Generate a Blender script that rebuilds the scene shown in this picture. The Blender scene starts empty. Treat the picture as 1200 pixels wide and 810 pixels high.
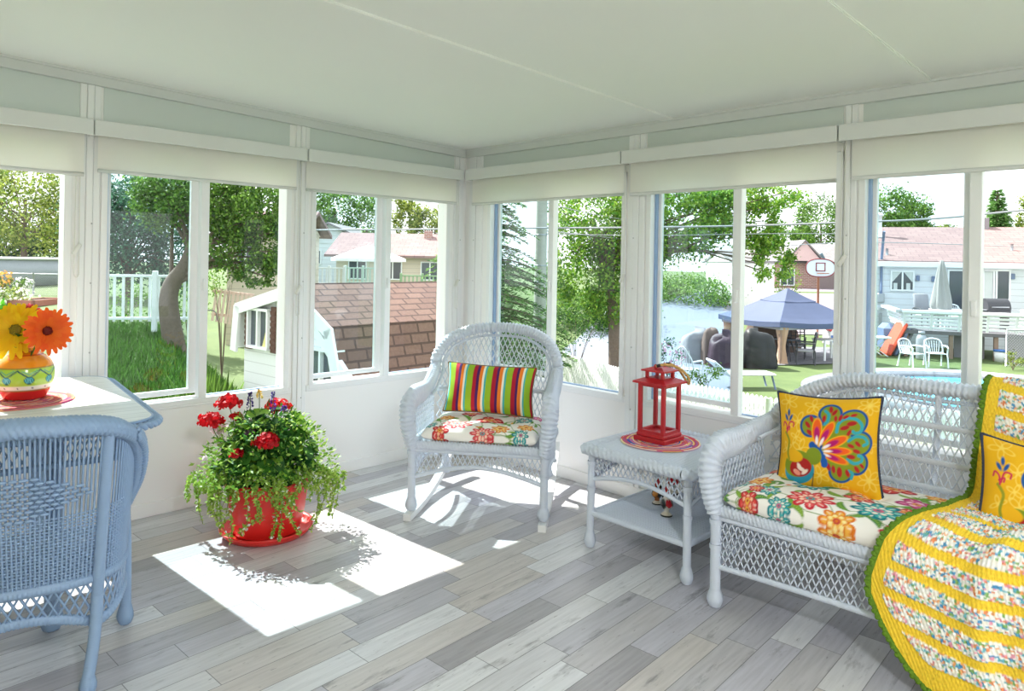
import bpy, math, random
import numpy as np
PI = math.pi
rng = np.random.default_rng(11)
RND = random.Random(5)
SC = bpy.context.scene
COL = SC.collection

# ------------------------------------------------------------------ camera model (1200 x 810 photograph)
FPX, HOR, YAW, ROLL = 826.0, 306.0, math.radians(45.36), math.radians(1.05)
CAM = np.array([-3.473, -4.027, 1.40])
FW = np.array([math.cos(YAW), math.sin(YAW), 0.0])
RT = np.array([math.sin(YAW), -math.cos(YAW), 0.0])
UP = np.array([0.0, 0.0, 1.0])

def ray(x, y):
    a2 = (x - 600) / FPX; b2 = (HOR - y) / FPX
    ca, sa = math.cos(ROLL), math.sin(ROLL)
    return FW + (ca * a2 - sa * b2) * RT + (sa * a2 + ca * b2) * UP

def at(x, y, d):                       # a point of the outdoors, d metres out along the view axis
    return CAM + d * ray(x, y)

def onz(x, y, z):
    r = ray(x, y); return CAM + r * ((z - CAM[2]) / r[2])

# ------------------------------------------------------------------ colour
def lin(c):
    c = np.asarray(c, float) / 255.0
    return np.where(c <= 0.04045, c / 12.92, ((c + 0.055) / 1.055) ** 2.4)

# ------------------------------------------------------------------ mesh collector
class MB:
    def __init__(s): s.V = []; s.Fs = []; s.C = []; s.n = 0; s.hascol = False
    def add(s, V, F, col=None):
        V = np.asarray(V, float).reshape(-1, 3)
        if not isinstance(F, list): F = [F]
        for f in F:
            f = np.asarray(f, int)
            if f.size: s.Fs.append(f + s.n)
        s.V.append(V); s.n += len(V)
        if col is None: c = np.ones((len(V), 3))
        else:
            s.hascol = True
            c = np.broadcast_to(np.asarray(col, float).reshape(-1, 3), (len(V), 3))
        s.C.append(c); return s
    def poly(s, V, z=None):            # single n-gon
        s.add(V, [np.arange(len(V))[None, :]]); return s

def build(mb, name, mat, parent=None, smooth=True, loc=None, rotz=0.0):
    me = bpy.data.meshes.new(name)
    V = np.concatenate(mb.V); n = len(V)
    sizes = np.concatenate([np.full(len(f), f.shape[1]) for f in mb.Fs])
    loops = np.concatenate([f.ravel() for f in mb.Fs])
    me.vertices.add(n); me.vertices.foreach_set('co', V.astype(np.float32).ravel())
    me.loops.add(len(loops)); me.loops.foreach_set('vertex_index', loops.astype(np.int32))
    me.polygons.add(len(sizes))
    st = np.concatenate([[0], np.cumsum(sizes)[:-1]])
    me.polygons.foreach_set('loop_start', st.astype(np.int32))
    me.update(calc_edges=True)
    me.polygons.foreach_set('use_smooth', np.full(len(sizes), bool(smooth)))
    if mb.hascol:
        at_ = me.color_attributes.new('Col', 'FLOAT_COLOR', 'POINT')
        C4 = np.ones((n, 4), np.float32); C4[:, :3] = np.concatenate(mb.C)
        at_.data.foreach_set('color', C4.ravel())
    me.materials.append(mat)
    o = bpy.data.objects.new(name, me); COL.objects.link(o)
    if parent is not None: o.parent = parent
    if loc is not None: o.location = loc
    if rotz: o.rotation_euler = (0, 0, rotz)
    return o

def thing(name, label, cat, loc=(0, 0, 0), rotz=0.0, group=None, rot=None):
    o = bpy.data.objects.new(name, None); COL.objects.link(o); o.empty_display_size = 0.1
    o.location = tuple(loc); o.rotation_euler = rot if rot else (0, 0, rotz)
    o['label'] = label; o['category'] = cat
    if group: o['group'] = group
    return o

def tag(o, label, cat, group=None, kind=None):
    o['label'] = label; o['category'] = cat
    if group: o['group'] = group
    if kind: o['kind'] = kind
    return o

def struct(o):
    o['kind'] = 'structure'; return o

def struct_empty(name):
    o = bpy.data.objects.new(name, None); COL.objects.link(o); o['kind'] = 'structure'; o.empty_display_size = 0.1
    return o

# ------------------------------------------------------------------ shapes
def rotm(rx=0, ry=0, rz=0):
    cx, sx, cy, sy, cz, sz = math.cos(rx), math.sin(rx), math.cos(ry), math.sin(ry), math.cos(rz), math.sin(rz)
    X = np.array([[1, 0, 0], [0, cx, -sx], [0, sx, cx]]); Y = np.array([[cy, 0, sy], [0, 1, 0], [-sy, 0, cy]])
    Z = np.array([[cz, -sz, 0], [sz, cz, 0], [0, 0, 1]])
    return Z @ Y @ X

def box(mb, c, size, bev=0.0, M=None, col=None):
    hx, hy, hz = [s / 2 for s in size]
    b = min(bev, hx * .9, hy * .9, hz * .9)
    sg = [(i, j, k) for i in (-1, 1) for j in (-1, 1) for k in (-1, 1)]
    if b <= 0:
        V = np.array([(i * hx, j * hy, k * hz) for i, j, k in sg])
        F = [np.array([(0, 1, 3, 2), (4, 6, 7, 5), (0, 4, 5, 1), (2, 3, 7, 6), (0, 2, 6, 4), (1, 5, 7, 3)])]
    else:
        V = []; idx = {}
        for s_ in sg:
            i, j, k = s_
            for a in range(3):
                p = [i * (hx - b), j * (hy - b), k * (hz - b)]
                p[a] = s_[a] * (hx, hy, hz)[a]
                idx[(s_, a)] = len(V); V.append(p)
        V = np.array(V); Q = []; T = []
        for a in range(3):
            o1, o2 = [x for x in range(3) if x != a]
            for d in (-1, 1):
                ring = []
                for (u, v) in ((-1, -1), (1, -1), (1, 1), (-1, 1)):
                    s_ = [0, 0, 0]; s_[a] = d; s_[o1] = u; s_[o2] = v
                    ring.append(idx[(tuple(s_), a)])
                flip = (d == 1) == (a == 1)
                Q.append(ring[::-1] if flip else ring)
        for a in range(3):
            o1, o2 = [x for x in range(3) if x != a]
            for u in (-1, 1):
                for v in (-1, 1):
                    s0 = [0, 0, 0]; s0[a] = -1; s0[o1] = u; s0[o2] = v
                    s1 = list(s0); s1[a] = 1
                    q = [idx[(tuple(s0), o1)], idx[(tuple(s1), o1)], idx[(tuple(s1), o2)], idx[(tuple(s0), o2)]]
                    Q.append(q)
        for s_ in sg: T.append([idx[(s_, 0)], idx[(s_, 1)], idx[(s_, 2)]])
        F = [np.array(Q), np.array(T)]
        # consistent outward normals
        F2 = []
        for f in F:
            g = f.copy()
            for r in range(len(g)):
                p = V[g[r]]; nrm = np.cross(p[1] - p[0], p[2] - p[0])
                if nrm @ p.mean(0) < 0: g[r] = g[r][::-1]
            F2.append(g)
        F = F2
    if M is not None: V = V @ np.asarray(M).T
    mb.add(V + np.asarray(c, float), F, col); return mb

def box2(mb, lo, hi, bev=0.0, col=None):
    lo = np.asarray(lo, float); hi = np.asarray(hi, float)
    return box(mb, (lo + hi) / 2, hi - lo, bev, None, col)

def spline(pts, n=40, closed=False):
    P = np.asarray(pts, float); m = len(P)
    if closed: Q = np.concatenate([P[-1:], P, P[:2]]); seg = m
    else: Q = np.concatenate([2 * P[:1] - P[1:2], P, 2 * P[-1:] - P[-2:-1]]); seg = m - 1
    t = np.linspace(0, seg, n, endpoint=not closed)
    i = np.minimum(t.astype(int), seg - 1); u = (t - i)[:, None]
    p0, p1, p2, p3 = Q[i], Q[i + 1], Q[i + 2], Q[i + 3]
    return 0.5 * (2 * p1 + (p2 - p0) * u + (2 * p0 - 5 * p1 + 4 * p2 - p3) * u ** 2 + (3 * p1 - p0 - 3 * p2 + p3) * u ** 3)

def resample(P, step=None, n=None):
    P = np.asarray(P, float); d = np.linalg.norm(np.diff(P, axis=0), axis=1); s = np.concatenate([[0], np.cumsum(d)])
    if n is None: n = max(2, int(s[-1] / step) + 1)
    t = np.linspace(0, s[-1], n)
    return np.stack([np.interp(t, s, P[:, k]) for k in range(P.shape[1])], 1), t

def frames(P, ref=None, closed=False):
    n = len(P)
    if closed: T = np.roll(P, -1, 0) - np.roll(P, 1, 0)
    else: T = np.gradient(P, axis=0)
    T /= np.linalg.norm(T, axis=1)[:, None] + 1e-12
    if ref is not None:
        ref = np.broadcast_to(np.asarray(ref, float), P.shape)
        N = ref - (ref * T).sum(1)[:, None] * T
        N /= np.linalg.norm(N, axis=1)[:, None] + 1e-9
    else:
        N = np.zeros_like(P); a = np.array([0, 0, 1.]) if abs(T[0, 2]) < .9 else np.array([1., 0, 0])
        v = a - (a @ T[0]) * T[0]; N[0] = v / np.linalg.norm(v)
        for i in range(1, n):
            v = N[i - 1] - (N[i - 1] @ T[i]) * T[i]; N[i] = v / (np.linalg.norm(v) + 1e-12)
    B = np.cross(T, N); return T, N, B

def gridfaces(nu, nv, cu=False, cv=False, off=0):
    iu = np.arange(nu if cu else nu - 1); iv = np.arange(nv if cv else nv - 1)
    A, Bv = np.meshgrid(iu, iv, indexing='ij'); A2 = (A + 1) % nu; B2 = (Bv + 1) % nv
    return np.stack([A * nv + Bv, A2 * nv + Bv, A2 * nv + B2, A * nv + B2], -1).reshape(-1, 4) + off

def tube(mb, P, r, sides=8, ref=None, closed=False, caps=True, ry=None, mod=None, col=None):
    """P path, r radius (scalar/array) along N, ry along B, mod(i-array s, theta) multiplies the radius"""
    P = np.asarray(P, float); n = len(P)
    T, N, B = frames(P, ref, closed)
    th = np.linspace(0, 2 * PI, sides, endpoint=False)
    r = np.broadcast_to(np.asarray(r, float), (n,)); ry = r if ry is None else np.broadcast_to(np.asarray(ry, float), (n,))
    m = np.ones((n, sides)) if mod is None else mod
    V = P[:, None, :] + (m * np.cos(th)[None] * r[:, None])[..., None] * N[:, None, :] + (m * np.sin(th)[None] * ry[:, None])[..., None] * B[:, None, :]
    F = [gridfaces(n, sides, cu=closed, cv=True)]
    V = V.reshape(-1, 3)
    if caps and not closed:
        F.append(np.arange(sides)[::-1][None, :]); F.append((np.arange(sides) + (n - 1) * sides)[None, :])
    if col is not None:
        col = np.asarray(col, float)
        if col.ndim == 2 and len(col) == n: col = np.repeat(col, sides, 0)
    mb.add(V, F, col); return mb

def wrapped(mb, path, ra, rb=None, pitch=0.012, amp=0.10, k=0, sides=12, ref=None, closed=False, per=5, caps=True):
    """cane-wrapped or woven round bar: ridges every pitch; k>0 alternates them round the bar like a basket weave"""
    P, s = resample(path, step=pitch / per)
    ra_ = np.interp(np.linspace(0, 1, len(P)), np.linspace(0, 1, len(ra)), ra) if np.ndim(ra) else ra
    rb_ = ra_ if rb is None else (np.interp(np.linspace(0, 1, len(P)), np.linspace(0, 1, len(rb)), rb) if np.ndim(rb) else rb)
    th = np.linspace(0, 2 * PI, sides, endpoint=False)
    ph = 2 * PI * s / pitch
    if k: mod = 1 + amp * np.sin(ph)[:, None] * np.cos(k * th)[None] + 0.3 * amp * np.sin(2 * ph)[:, None]
    else: mod = 1 + amp * np.abs(np.sin(ph / 2))[:, None] * np.ones(sides)[None]
    return tube(mb, P, ra_, sides, ref, closed, caps, rb_, mod)

def strands(mb, P, r, ref, sides=4, col=None):
    """many thin canes at once; P (m, k, 3)"""
    P = np.asarray(P, float); m, k, _ = P.shape
    T = np.gradient(P, axis=1); T /= np.linalg.norm(T, axis=2)[..., None] + 1e-12
    ref = np.broadcast_to(np.asarray(ref, float), P.shape)
    N = ref - (ref * T).sum(2)[..., None] * T; N /= np.linalg.norm(N, axis=2)[..., None] + 1e-9
    B = np.cross(T, N); th = np.linspace(0, 2 * PI, sides, endpoint=False) + PI / 4
    V = P[:, :, None, :] + r * (np.cos(th)[None, None, :, None] * N[:, :, None, :] + np.sin(th)[None, None, :, None] * B[:, :, None, :])
    f = gridfaces(k, sides, cv=True)
    F = (f[None] + (np.arange(m) * k * sides)[:, None, None]).reshape(-1, 4)
    mb.add(V.reshape(-1, 3), F, col); return mb

def lattice(mb, S, Lu, Lv, sp, r, ref, slope=0.55, seg=10, sides=4):
    """diamond lattice of canes over the surface S(u, v), u in [0, Lu], v in [0, Lv]"""
    for sgn in (1, -1):
        u0s = np.arange(-slope * Lv, Lu + slope * Lv, sp)
        L = []
        for u0 in u0s:
            # u = u0 + sgn*slope*v
            vs = [0, Lv]
            if sgn > 0: a = (0 - u0) / slope; b = (Lu - u0) / slope
            else: a = (u0 - Lu) / slope; b = u0 / slope
            lo, hi = max(0, a), min(Lv, b)
            if hi - lo < 0.12 * Lv: continue
            v = np.linspace(lo, hi, seg); L.append(np.stack([u0 + sgn * slope * v, v], 1))
        if not L: continue
        UVs = np.array(L); P = S(UVs[..., 0] / Lu, UVs[..., 1] / Lv)
        strands(mb, P, r, ref, sides)
    return mb

def lathe(mb, prof, n=48, c=(0, 0, 0), col=None, closed_ends=True):
    prof = np.asarray(prof, float); k = len(prof)
    th = np.linspace(0, 2 * PI, n, endpoint=False)
    V = np.stack([prof[:, None, 0] * np.cos(th)[None], prof[:, None, 0] * np.sin(th)[None], np.broadcast_to(prof[:, None, 1], (k, n))], -1)
    F = [gridfaces(k, n, cv=True)[:, ::-1]]
    if closed_ends:
        if prof[0, 0] > 1e-5: F.append(np.arange(n)[::-1][None, :])
        if prof[-1, 0] > 1e-5: F.append((np.arange(n) + (k - 1) * n)[None, :])
    if col is not None:
        col = np.asarray(col, float)
        if col.ndim == 2 and len(col) == k: col = np.repeat(col, n, 0)
    mb.add(V.reshape(-1, 3) + np.asarray(c, float), F, col); return mb

def ellipsoid(mb, c, r, nu=10, nv=14, M=None, col=None):
    a = np.linspace(-PI / 2, PI / 2, nu); b = np.linspace(0, 2 * PI, nv, endpoint=False)
    A, Bq = np.meshgrid(a, b, indexing='ij')
    V = np.stack([np.cos(A) * np.cos(Bq) * r[0], np.cos(A) * np.sin(Bq) * r[1], np.sin(A) * r[2]], -1).reshape(-1, 3)
    if M is not None: V = V @ np.asarray(M).T
    mb.add(V + np.asarray(c, float), gridfaces(nu, nv, cv=True)[:, ::-1], col); return mb

def prism(mb, poly, z0, z1, M=None, c=(0, 0, 0), col=None):
    poly = np.asarray(poly, float); n = len(poly)
    area = 0.5 * np.sum(poly[:, 0] * np.roll(poly[:, 1], -1) - np.roll(poly[:, 0], -1) * poly[:, 1])
    if area < 0: poly = poly[::-1]
    V = np.concatenate([np.c_[poly, np.full(n, z0)], np.c_[poly, np.full(n, z1)]])
    i = np.arange(n); j = (i + 1) % n
    F = [np.stack([i, j, j + n, i + n], 1), i[::-1][None, :], (i + n)[None, :]]
    if M is not None: V = V @ np.asarray(M).T
    mb.add(V + np.asarray(c, float), F, col); return mb

def leaves(mb, P, D, N, L, W, col=None, fold=0.25):
    """many leaf blades: base P, direction D, normal N (all (n,3)), length L, width W, two folded halves each"""
    P = np.asarray(P, float); n = len(P)
    D = D / (np.linalg.norm(D, axis=1)[:, None] + 1e-9)
    N = N - (N * D).sum(1)[:, None] * D; N = N / (np.linalg.norm(N, axis=1)[:, None] + 1e-9)
    S = np.cross(D, N); L = np.broadcast_to(L, (n,))[:, None]; W = np.broadcast_to(W, (n,))[:, None]
    a = P; b = P + D * L * .55 + N * L * .06
    t = P + D * L - N * L * .05
    l = P + D * L * .42 + S * W * .5 + N * W * fold; r = P + D * L * .42 - S * W * .5 + N * W * fold
    V = np.stack([a, l, t, r, b], 1).reshape(-1, 3)
    k = np.arange(n)[:, None] * 5
    F = np.concatenate([k + np.array([[0, 4, 2, 1]]), k + np.array([[0, 3, 2, 4]])])
    if col is not None:
        col = np.asarray(col, float)
        if col.ndim == 2 and len(col) == n: col = np.repeat(col, 5, 0)
    mb.add(V, F, col); return mb

def petals(mb, P, D, N, L, W, col, fold=.04):
    """round-tipped petals: base P, direction D, upper side N"""
    n = len(P); D = D / np.linalg.norm(D, axis=1)[:, None]; N = N - (N * D).sum(1)[:, None] * D; N = N / np.linalg.norm(N, axis=1)[:, None]; S = np.cross(D, N)
    L = np.broadcast_to(L, (n,))[:, None]; W = np.broadcast_to(W, (n,))[:, None]; V = []
    for f, g, h in ((0, .12, 0), (.30, .34, .05), (.62, .50, .07), (.85, .42, .04), (.97, .20, .0)):
        c = P + D * L * f + N * L * h
        V += [c + S * W * g + N * W * fold, c - N * W * fold, c - S * W * g + N * W * fold]
    V = np.stack(V, 1); k = 15; F = []
    for r in range(4):
        for q in range(2): F.append([r * 3 + q, r * 3 + q + 1, r * 3 + q + 4, r * 3 + q + 3])
    F = np.array(F)[None] + (np.arange(n) * k)[:, None, None]
    mb.add(V.reshape(-1, 3), [F.reshape(-1, 4)], np.repeat(np.asarray(col), k, 0)); return mb

def rdir(n):
    v = rng.normal(size=(n, 3)); return v / np.linalg.norm(v, axis=1)[:, None]

# ------------------------------------------------------------------ materials
def newmat(name):
    m = bpy.data.materials.new(name); m.use_nodes = True
    nt = m.node_tree; b = nt.nodes['Principled BSDF']; return m, nt, b

def node(nt, typ, **kw):
    n = nt.nodes.new(typ)
    for k, v in kw.items():
        if k.startswith('i_'): n.inputs[k[2:].replace('_', ' ')].default_value = v
        else: setattr(n, k, v)
    return n

def mathn(nt, op, a, b=None, c=None):
    n = nt.nodes.new('ShaderNodeMath'); n.operation = op
    for i, x in enumerate((a, b, c)):
        if x is None: continue
        if isinstance(x, (int, float)): n.inputs[i].default_value = x
        else: nt.links.new(x, n.inputs[i])
    return n.outputs[0]

def mixc(nt, fac, a, b, mode='MIX'):
    n = nt.nodes.new('ShaderNodeMix'); n.data_type = 'RGBA'; n.blend_type = mode
    for s, x in ((n.inputs[0], fac), (n.inputs[6], a), (n.inputs[7], b)):
        if isinstance(x, (int, float)): s.default_value = x
        elif isinstance(x, (tuple, list, np.ndarray)): s.default_value = (*[float(q) for q in x[:3]], 1)
        else: nt.links.new(x, s)
    return n.outputs[2]

def M_(name, c, rough=.5, metal=0., var=0.06, scale=8., bump=0., bscale=200., spec=.5, trans=0., coat=0.):
    """plain painted / plastic / wood surface with a little procedural unevenness"""
    m, nt, b = newmat(name); c = lin(c)
    tc = node(nt, 'ShaderNodeTexCoord'); nz = node(nt, 'ShaderNodeTexNoise'); nz.inputs['Scale'].default_value = scale; nz.inputs['Detail'].default_value = 3
    nt.links.new(tc.outputs['Object'], nz.inputs['Vector'])
    col = mixc(nt, nz.outputs['Fac'], c * (1 - var), np.minimum(c * (1 + var), 1))
    nt.links.new(col, b.inputs['Base Color'])
    b.inputs['Roughness'].default_value = rough; b.inputs['Metallic'].default_value = metal
    b.inputs['Specular IOR Level'].default_value = spec
    if coat: b.inputs['Coat Weight'].default_value = coat; b.inputs['Coat Roughness'].default_value = .1
    if bump:
        n2 = node(nt, 'ShaderNodeTexNoise'); n2.inputs['Scale'].default_value = bscale
        nt.links.new(tc.outputs['Object'], n2.inputs['Vector'])
        bp = node(nt, 'ShaderNodeBump'); bp.inputs['Strength'].default_value = bump; bp.inputs['Distance'].default_value = .004
        nt.links.new(n2.outputs['Fac'], bp.inputs['Height']); nt.links.new(bp.outputs[0], b.inputs['Normal'])
    return m

def MV(name, rough=.6, trans=0., bump=0., bscale=300., spec=.3):
    """surface whose pattern (print, glaze, petals) is stored as point colours of the mesh"""
    m, nt, b = newmat(name)
    a = node(nt, 'ShaderNodeAttribute'); a.attribute_name = 'Col'
    nt.links.new(a.outputs['Color'], b.inputs['Base Color']); b.inputs['Roughness'].default_value = rough
    b.inputs['Specular IOR Level'].default_value = spec
    if bump:
        tc = node(nt, 'ShaderNodeTexCoord'); n2 = node(nt, 'ShaderNodeTexNoise'); n2.inputs['Scale'].default_value = bscale
        nt.links.new(tc.outputs['Object'], n2.inputs['Vector'])
        bp = node(nt, 'ShaderNodeBump'); bp.inputs['Strength'].default_value = bump; bp.inputs['Distance'].default_value = .003
        nt.links.new(n2.outputs['Fac'], bp.inputs['Height']); nt.links.new(bp.outputs[0], b.inputs['Normal'])
    if trans:
        t = node(nt, 'ShaderNodeBsdfTranslucent'); nt.links.new(a.outputs['Color'], t.inputs['Color'])
        mx = node(nt, 'ShaderNodeMixShader'); mx.inputs[0].default_value = trans
        nt.links.new(b.outputs[0], mx.inputs[1]); nt.links.new(t.outputs[0], mx.inputs[2])
        nt.links.new(mx.outputs[0], nt.nodes['Material Output'].inputs['Surface'])
    return m

def glassmat(name, tint=(1, 1, 1), refl=0.6, haze=0.0):
    m, nt, b = newmat(name); nt.nodes.remove(b)
    t = node(nt, 'ShaderNodeBsdfTransparent'); t.inputs['Color'].default_value = (*tint, 1)
    g = node(nt, 'ShaderNodeBsdfGlossy'); g.inputs['Roughness'].default_value = 0.0
    fr = node(nt, 'ShaderNodeFresnel'); fr.inputs['IOR'].default_value = 1.5
    gm = node(nt, 'ShaderNodeNewGeometry'); f = mathn(nt, 'MULTIPLY', mathn(nt, 'MULTIPLY', fr.outputs[0], refl), mathn(nt, 'SUBTRACT', 1.0, gm.outputs['Backfacing']))
    mx = node(nt, 'ShaderNodeMixShader'); nt.links.new(f, mx.inputs[0])
    nt.links.new(t.outputs[0], mx.inputs[1]); nt.links.new(g.outputs[0], mx.inputs[2])
    nt.links.new(mx.outputs[0], nt.nodes['Material Output'].inputs['Surface'])
    return m

MAT = {}
MAT['vinyl'] = M_('white_vinyl', (238, 239, 240), .35, var=.015, scale=3)
MAT['wall'] = M_('wall_panel_white', (242, 241, 240), .45, var=.015, scale=3)
MAT['ceiling'] = M_('ceiling_panel', (238, 240, 236), .6, var=.012, scale=1.5)
MAT['header'] = M_('header_panel', (208, 216, 213), .5, var=.015, scale=3)
MAT['crown'] = M_('crown_aluminium', (210, 213, 212), .4, var=.015)
MAT['groove'] = M_('post_groove', (186, 188, 188), .5)
MAT['gasket'] = M_('dark_gasket', (60, 70, 80), .5)
MAT['track'] = M_('blue_grey_track', (150, 176, 214), .35, var=.03)
MAT['glass'] = glassmat('window_glass', (.985, 1, .995), .45)
MAT['sashglass'] = glassmat('sash_glass', (.84, .93, .96), 1.2)
MAT['cassette'] = M_('blind_cassette', (214, 216, 214), .45, var=.015)
MAT['chain'] = M_('bead_chain', (226, 226, 220), .4)
MAT['yellowwall'] = M_('house_wall_paint', (222, 210, 176), .6)
MAT['wicker'] = M_('white_wicker', (208, 216, 229), .45, var=.05, scale=40)
MAT['shadewicker'] = M_('shade_blue_wicker', (142, 168, 200), .45, var=.06, scale=40)  # blue of the backlit shade is put into this wicker colour
MAT['rocker'] = M_('white_rocker_wood', (235, 236, 236), .4)
MAT['redplastic'] = M_('red_planter_plastic', (226, 44, 38), .35, var=.05, scale=6)
MAT['soil'] = M_('potting_soil', (52, 38, 28), .9, var=.4, scale=60, bump=.8)
MAT['print'] = MV('printed_fabric', .8, bump=.15)
MAT['yarn'] = MV('crochet_yarn', .85)
MAT['petal'] = MV('flower_petals', .55, trans=.25)
MAT['leaf'] = MV('plant_leaves', .5, trans=.3)
MAT['ceramic'] = MV('painted_ceramic', .15, spec=.6)
MAT['mat'] = MV('woven_placemat', .8, bump=.5, bscale=400)
MAT['redmetal'] = M_('red_lantern_metal', (186, 32, 40), .4, var=.08, scale=10)
MAT['rope'] = M_('jute_rope', (201, 160, 98), .85, var=.2, scale=80)
MAT['black'] = M_('black_band', (28, 26, 26), .5)
MAT['piping'] = M_('navy_piping', (44, 52, 74), .7, var=.3, scale=200)

# blind fabric: thin cloth that lets daylight through
m, nt, b = newmat('blind_fabric')
b.inputs['Base Color'].default_value = (*lin((247, 246, 243)), 1); b.inputs['Roughness'].default_value = .9
t = node(nt, 'ShaderNodeBsdfTranslucent'); t.inputs['Color'].default_value = (*lin((252, 250, 246)), 1)
wv = node(nt, 'ShaderNodeTexWave'); wv.inputs['Scale'].default_value = 90; wv.bands_direction = 'Z'
tc = node(nt, 'ShaderNodeTexCoord'); nt.links.new(tc.outputs['Object'], wv.inputs['Vector'])
bp = node(nt, 'ShaderNodeBump'); bp.inputs['Strength'].default_value = .08; nt.links.new(wv.outputs['Fac'], bp.inputs['Height']); nt.links.new(bp.outputs[0], b.inputs['Normal'])
mx = node(nt, 'ShaderNodeMixShader'); mx.inputs[0].default_value = .5
nt.links.new(b.outputs[0], mx.inputs[1]); nt.links.new(t.outputs[0], mx.inputs[2]); nt.links.new(mx.outputs[0], nt.nodes['Material Output'].inputs['Surface'])
MAT['blind'] = m

# floor: weathered grey-white wood-look planks
m, nt, b = newmat('plank_floor')
tc = node(nt, 'ShaderNodeTexCoord'); mp = node(nt, 'ShaderNodeMapping'); mp.inputs['Rotation'].default_value = (0, 0, math.radians(-3.0)); mp.inputs['Location'].default_value = (3.1, 1.02, 0)
nt.links.new(tc.outputs['Object'], mp.inputs['Vector'])
sx = node(nt, 'ShaderNodeSeparateXYZ'); nt.links.new(mp.outputs[0], sx.inputs[0])
X, Y = sx.outputs[0], sx.outputs[1]
PW = 0.118
yr = mathn(nt, 'DIVIDE', Y, PW); row = mathn(nt, 'FLOOR', yr); fy = mathn(nt, 'FRACT', yr)
wn = node(nt, 'ShaderNodeTexWhiteNoise'); wn.noise_dimensions = '1D'; nt.links.new(row, wn.inputs['W'])
wn2 = node(nt, 'ShaderNodeTexWhiteNoise'); wn2.noise_dimensions = '1D'; nt.links.new(mathn(nt, 'ADD', row, 37.3), wn2.inputs['W'])
ln = mathn(nt, 'MULTIPLY_ADD', wn2.outputs['Value'], 0.30, 0.46)
xr = mathn(nt, 'DIVIDE', mathn(nt, 'ADD', X, mathn(nt, 'MULTIPLY', wn.outputs['Value'], 3.0)), ln)
colm = mathn(nt, 'FLOOR', xr); fx = mathn(nt, 'FRACT', xr)
cb = node(nt, 'ShaderNodeCombineXYZ'); nt.links.new(row, cb.inputs[0]); nt.links.new(colm, cb.inputs[1])
w3 = node(nt, 'ShaderNodeTexWhiteNoise'); w3.noise_dimensions = '2D'; nt.links.new(cb.outputs[0], w3.inputs['Vector'])
rp = node(nt, 'ShaderNodeValToRGB'); rp.color_ramp.interpolation = 'CONSTANT'
tones = [(212, 211, 212), (190, 187, 189), (203, 198, 195), (178, 175, 180), (218, 218, 220), (192, 190, 198), (205, 204, 206), (166, 163, 166), (200, 194, 190), (186, 184, 190)]
el = rp.color_ramp.elements
while len(el) < len(tones): el.new(0.5)
for i, c in enumerate(tones): el[i].position = i / len(tones); el[i].color = (*lin(c), 1)
nt.links.new(w3.outputs['Value'], rp.inputs[0])
# grain, stretched along the plank and different on each
gx = node(nt, 'ShaderNodeCombineXYZ'); nt.links.new(mathn(nt, 'MULTIPLY', X, 5.0), gx.inputs[0]); nt.links.new(mathn(nt, 'MULTIPLY', Y, 70.0), gx.inputs[1]); nt.links.new(mathn(nt, 'MULTIPLY', w3.outputs['Value'], 40.0), gx.inputs[2])
gn = node(nt, 'ShaderNodeTexNoise'); gn.inputs['Scale'].default_value = 1.0; gn.inputs['Detail'].default_value = 5; nt.links.new(gx.outputs[0], gn.inputs['Vector'])
g2 = node(nt, 'ShaderNodeCombineXYZ'); nt.links.new(mathn(nt, 'MULTIPLY', X, 3.2), g2.inputs[0]); nt.links.new(mathn(nt, 'MULTIPLY', Y, 16.0), g2.inputs[1]); nt.links.new(mathn(nt, 'MULTIPLY', w3.outputs['Value'], 90.0), g2.inputs[2])
gb = node(nt, 'ShaderNodeTexNoise'); gb.inputs['Scale'].default_value = 1.0; gb.inputs['Detail'].default_value = 6; gb.inputs['Roughness'].default_value = .7; nt.links.new(g2.outputs[0], gb.inputs['Vector'])
def ramp2(src, p0, p1):
    r = node(nt, 'ShaderNodeMapRange'); r.inputs[1].default_value = p0; r.inputs[2].default_value = p1; nt.links.new(src, r.inputs[0]); return r.outputs[0]
c1 = mixc(nt, ramp2(gn.outputs['Fac'], .35, .75), rp.outputs['Color'], (.80, .80, .80), 'MULTIPLY')
blot = ramp2(gb.outputs['Fac'], .57, .72)
c2 = mixc(nt, mathn(nt, 'MULTIPLY', blot, .75), c1, lin((104, 100, 102)))
# fine dark nicks
vn = node(nt, 'ShaderNodeTexNoise'); vn.inputs['Scale'].default_value = 1; vn.inputs['Detail'].default_value = 2
g3 = node(nt, 'ShaderNodeCombineXYZ'); nt.links.new(mathn(nt, 'MULTIPLY', X, 22.0), g3.inputs[0]); nt.links.new(mathn(nt, 'MULTIPLY', Y, 95.0), g3.inputs[1]); nt.links.new(g3.outputs[0], vn.inputs['Vector'])
c3 = mixc(nt, mathn(nt, 'MULTIPLY', ramp2(vn.outputs['Fac'], .68, .76), .6), c2, lin((92, 88, 90)))
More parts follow.
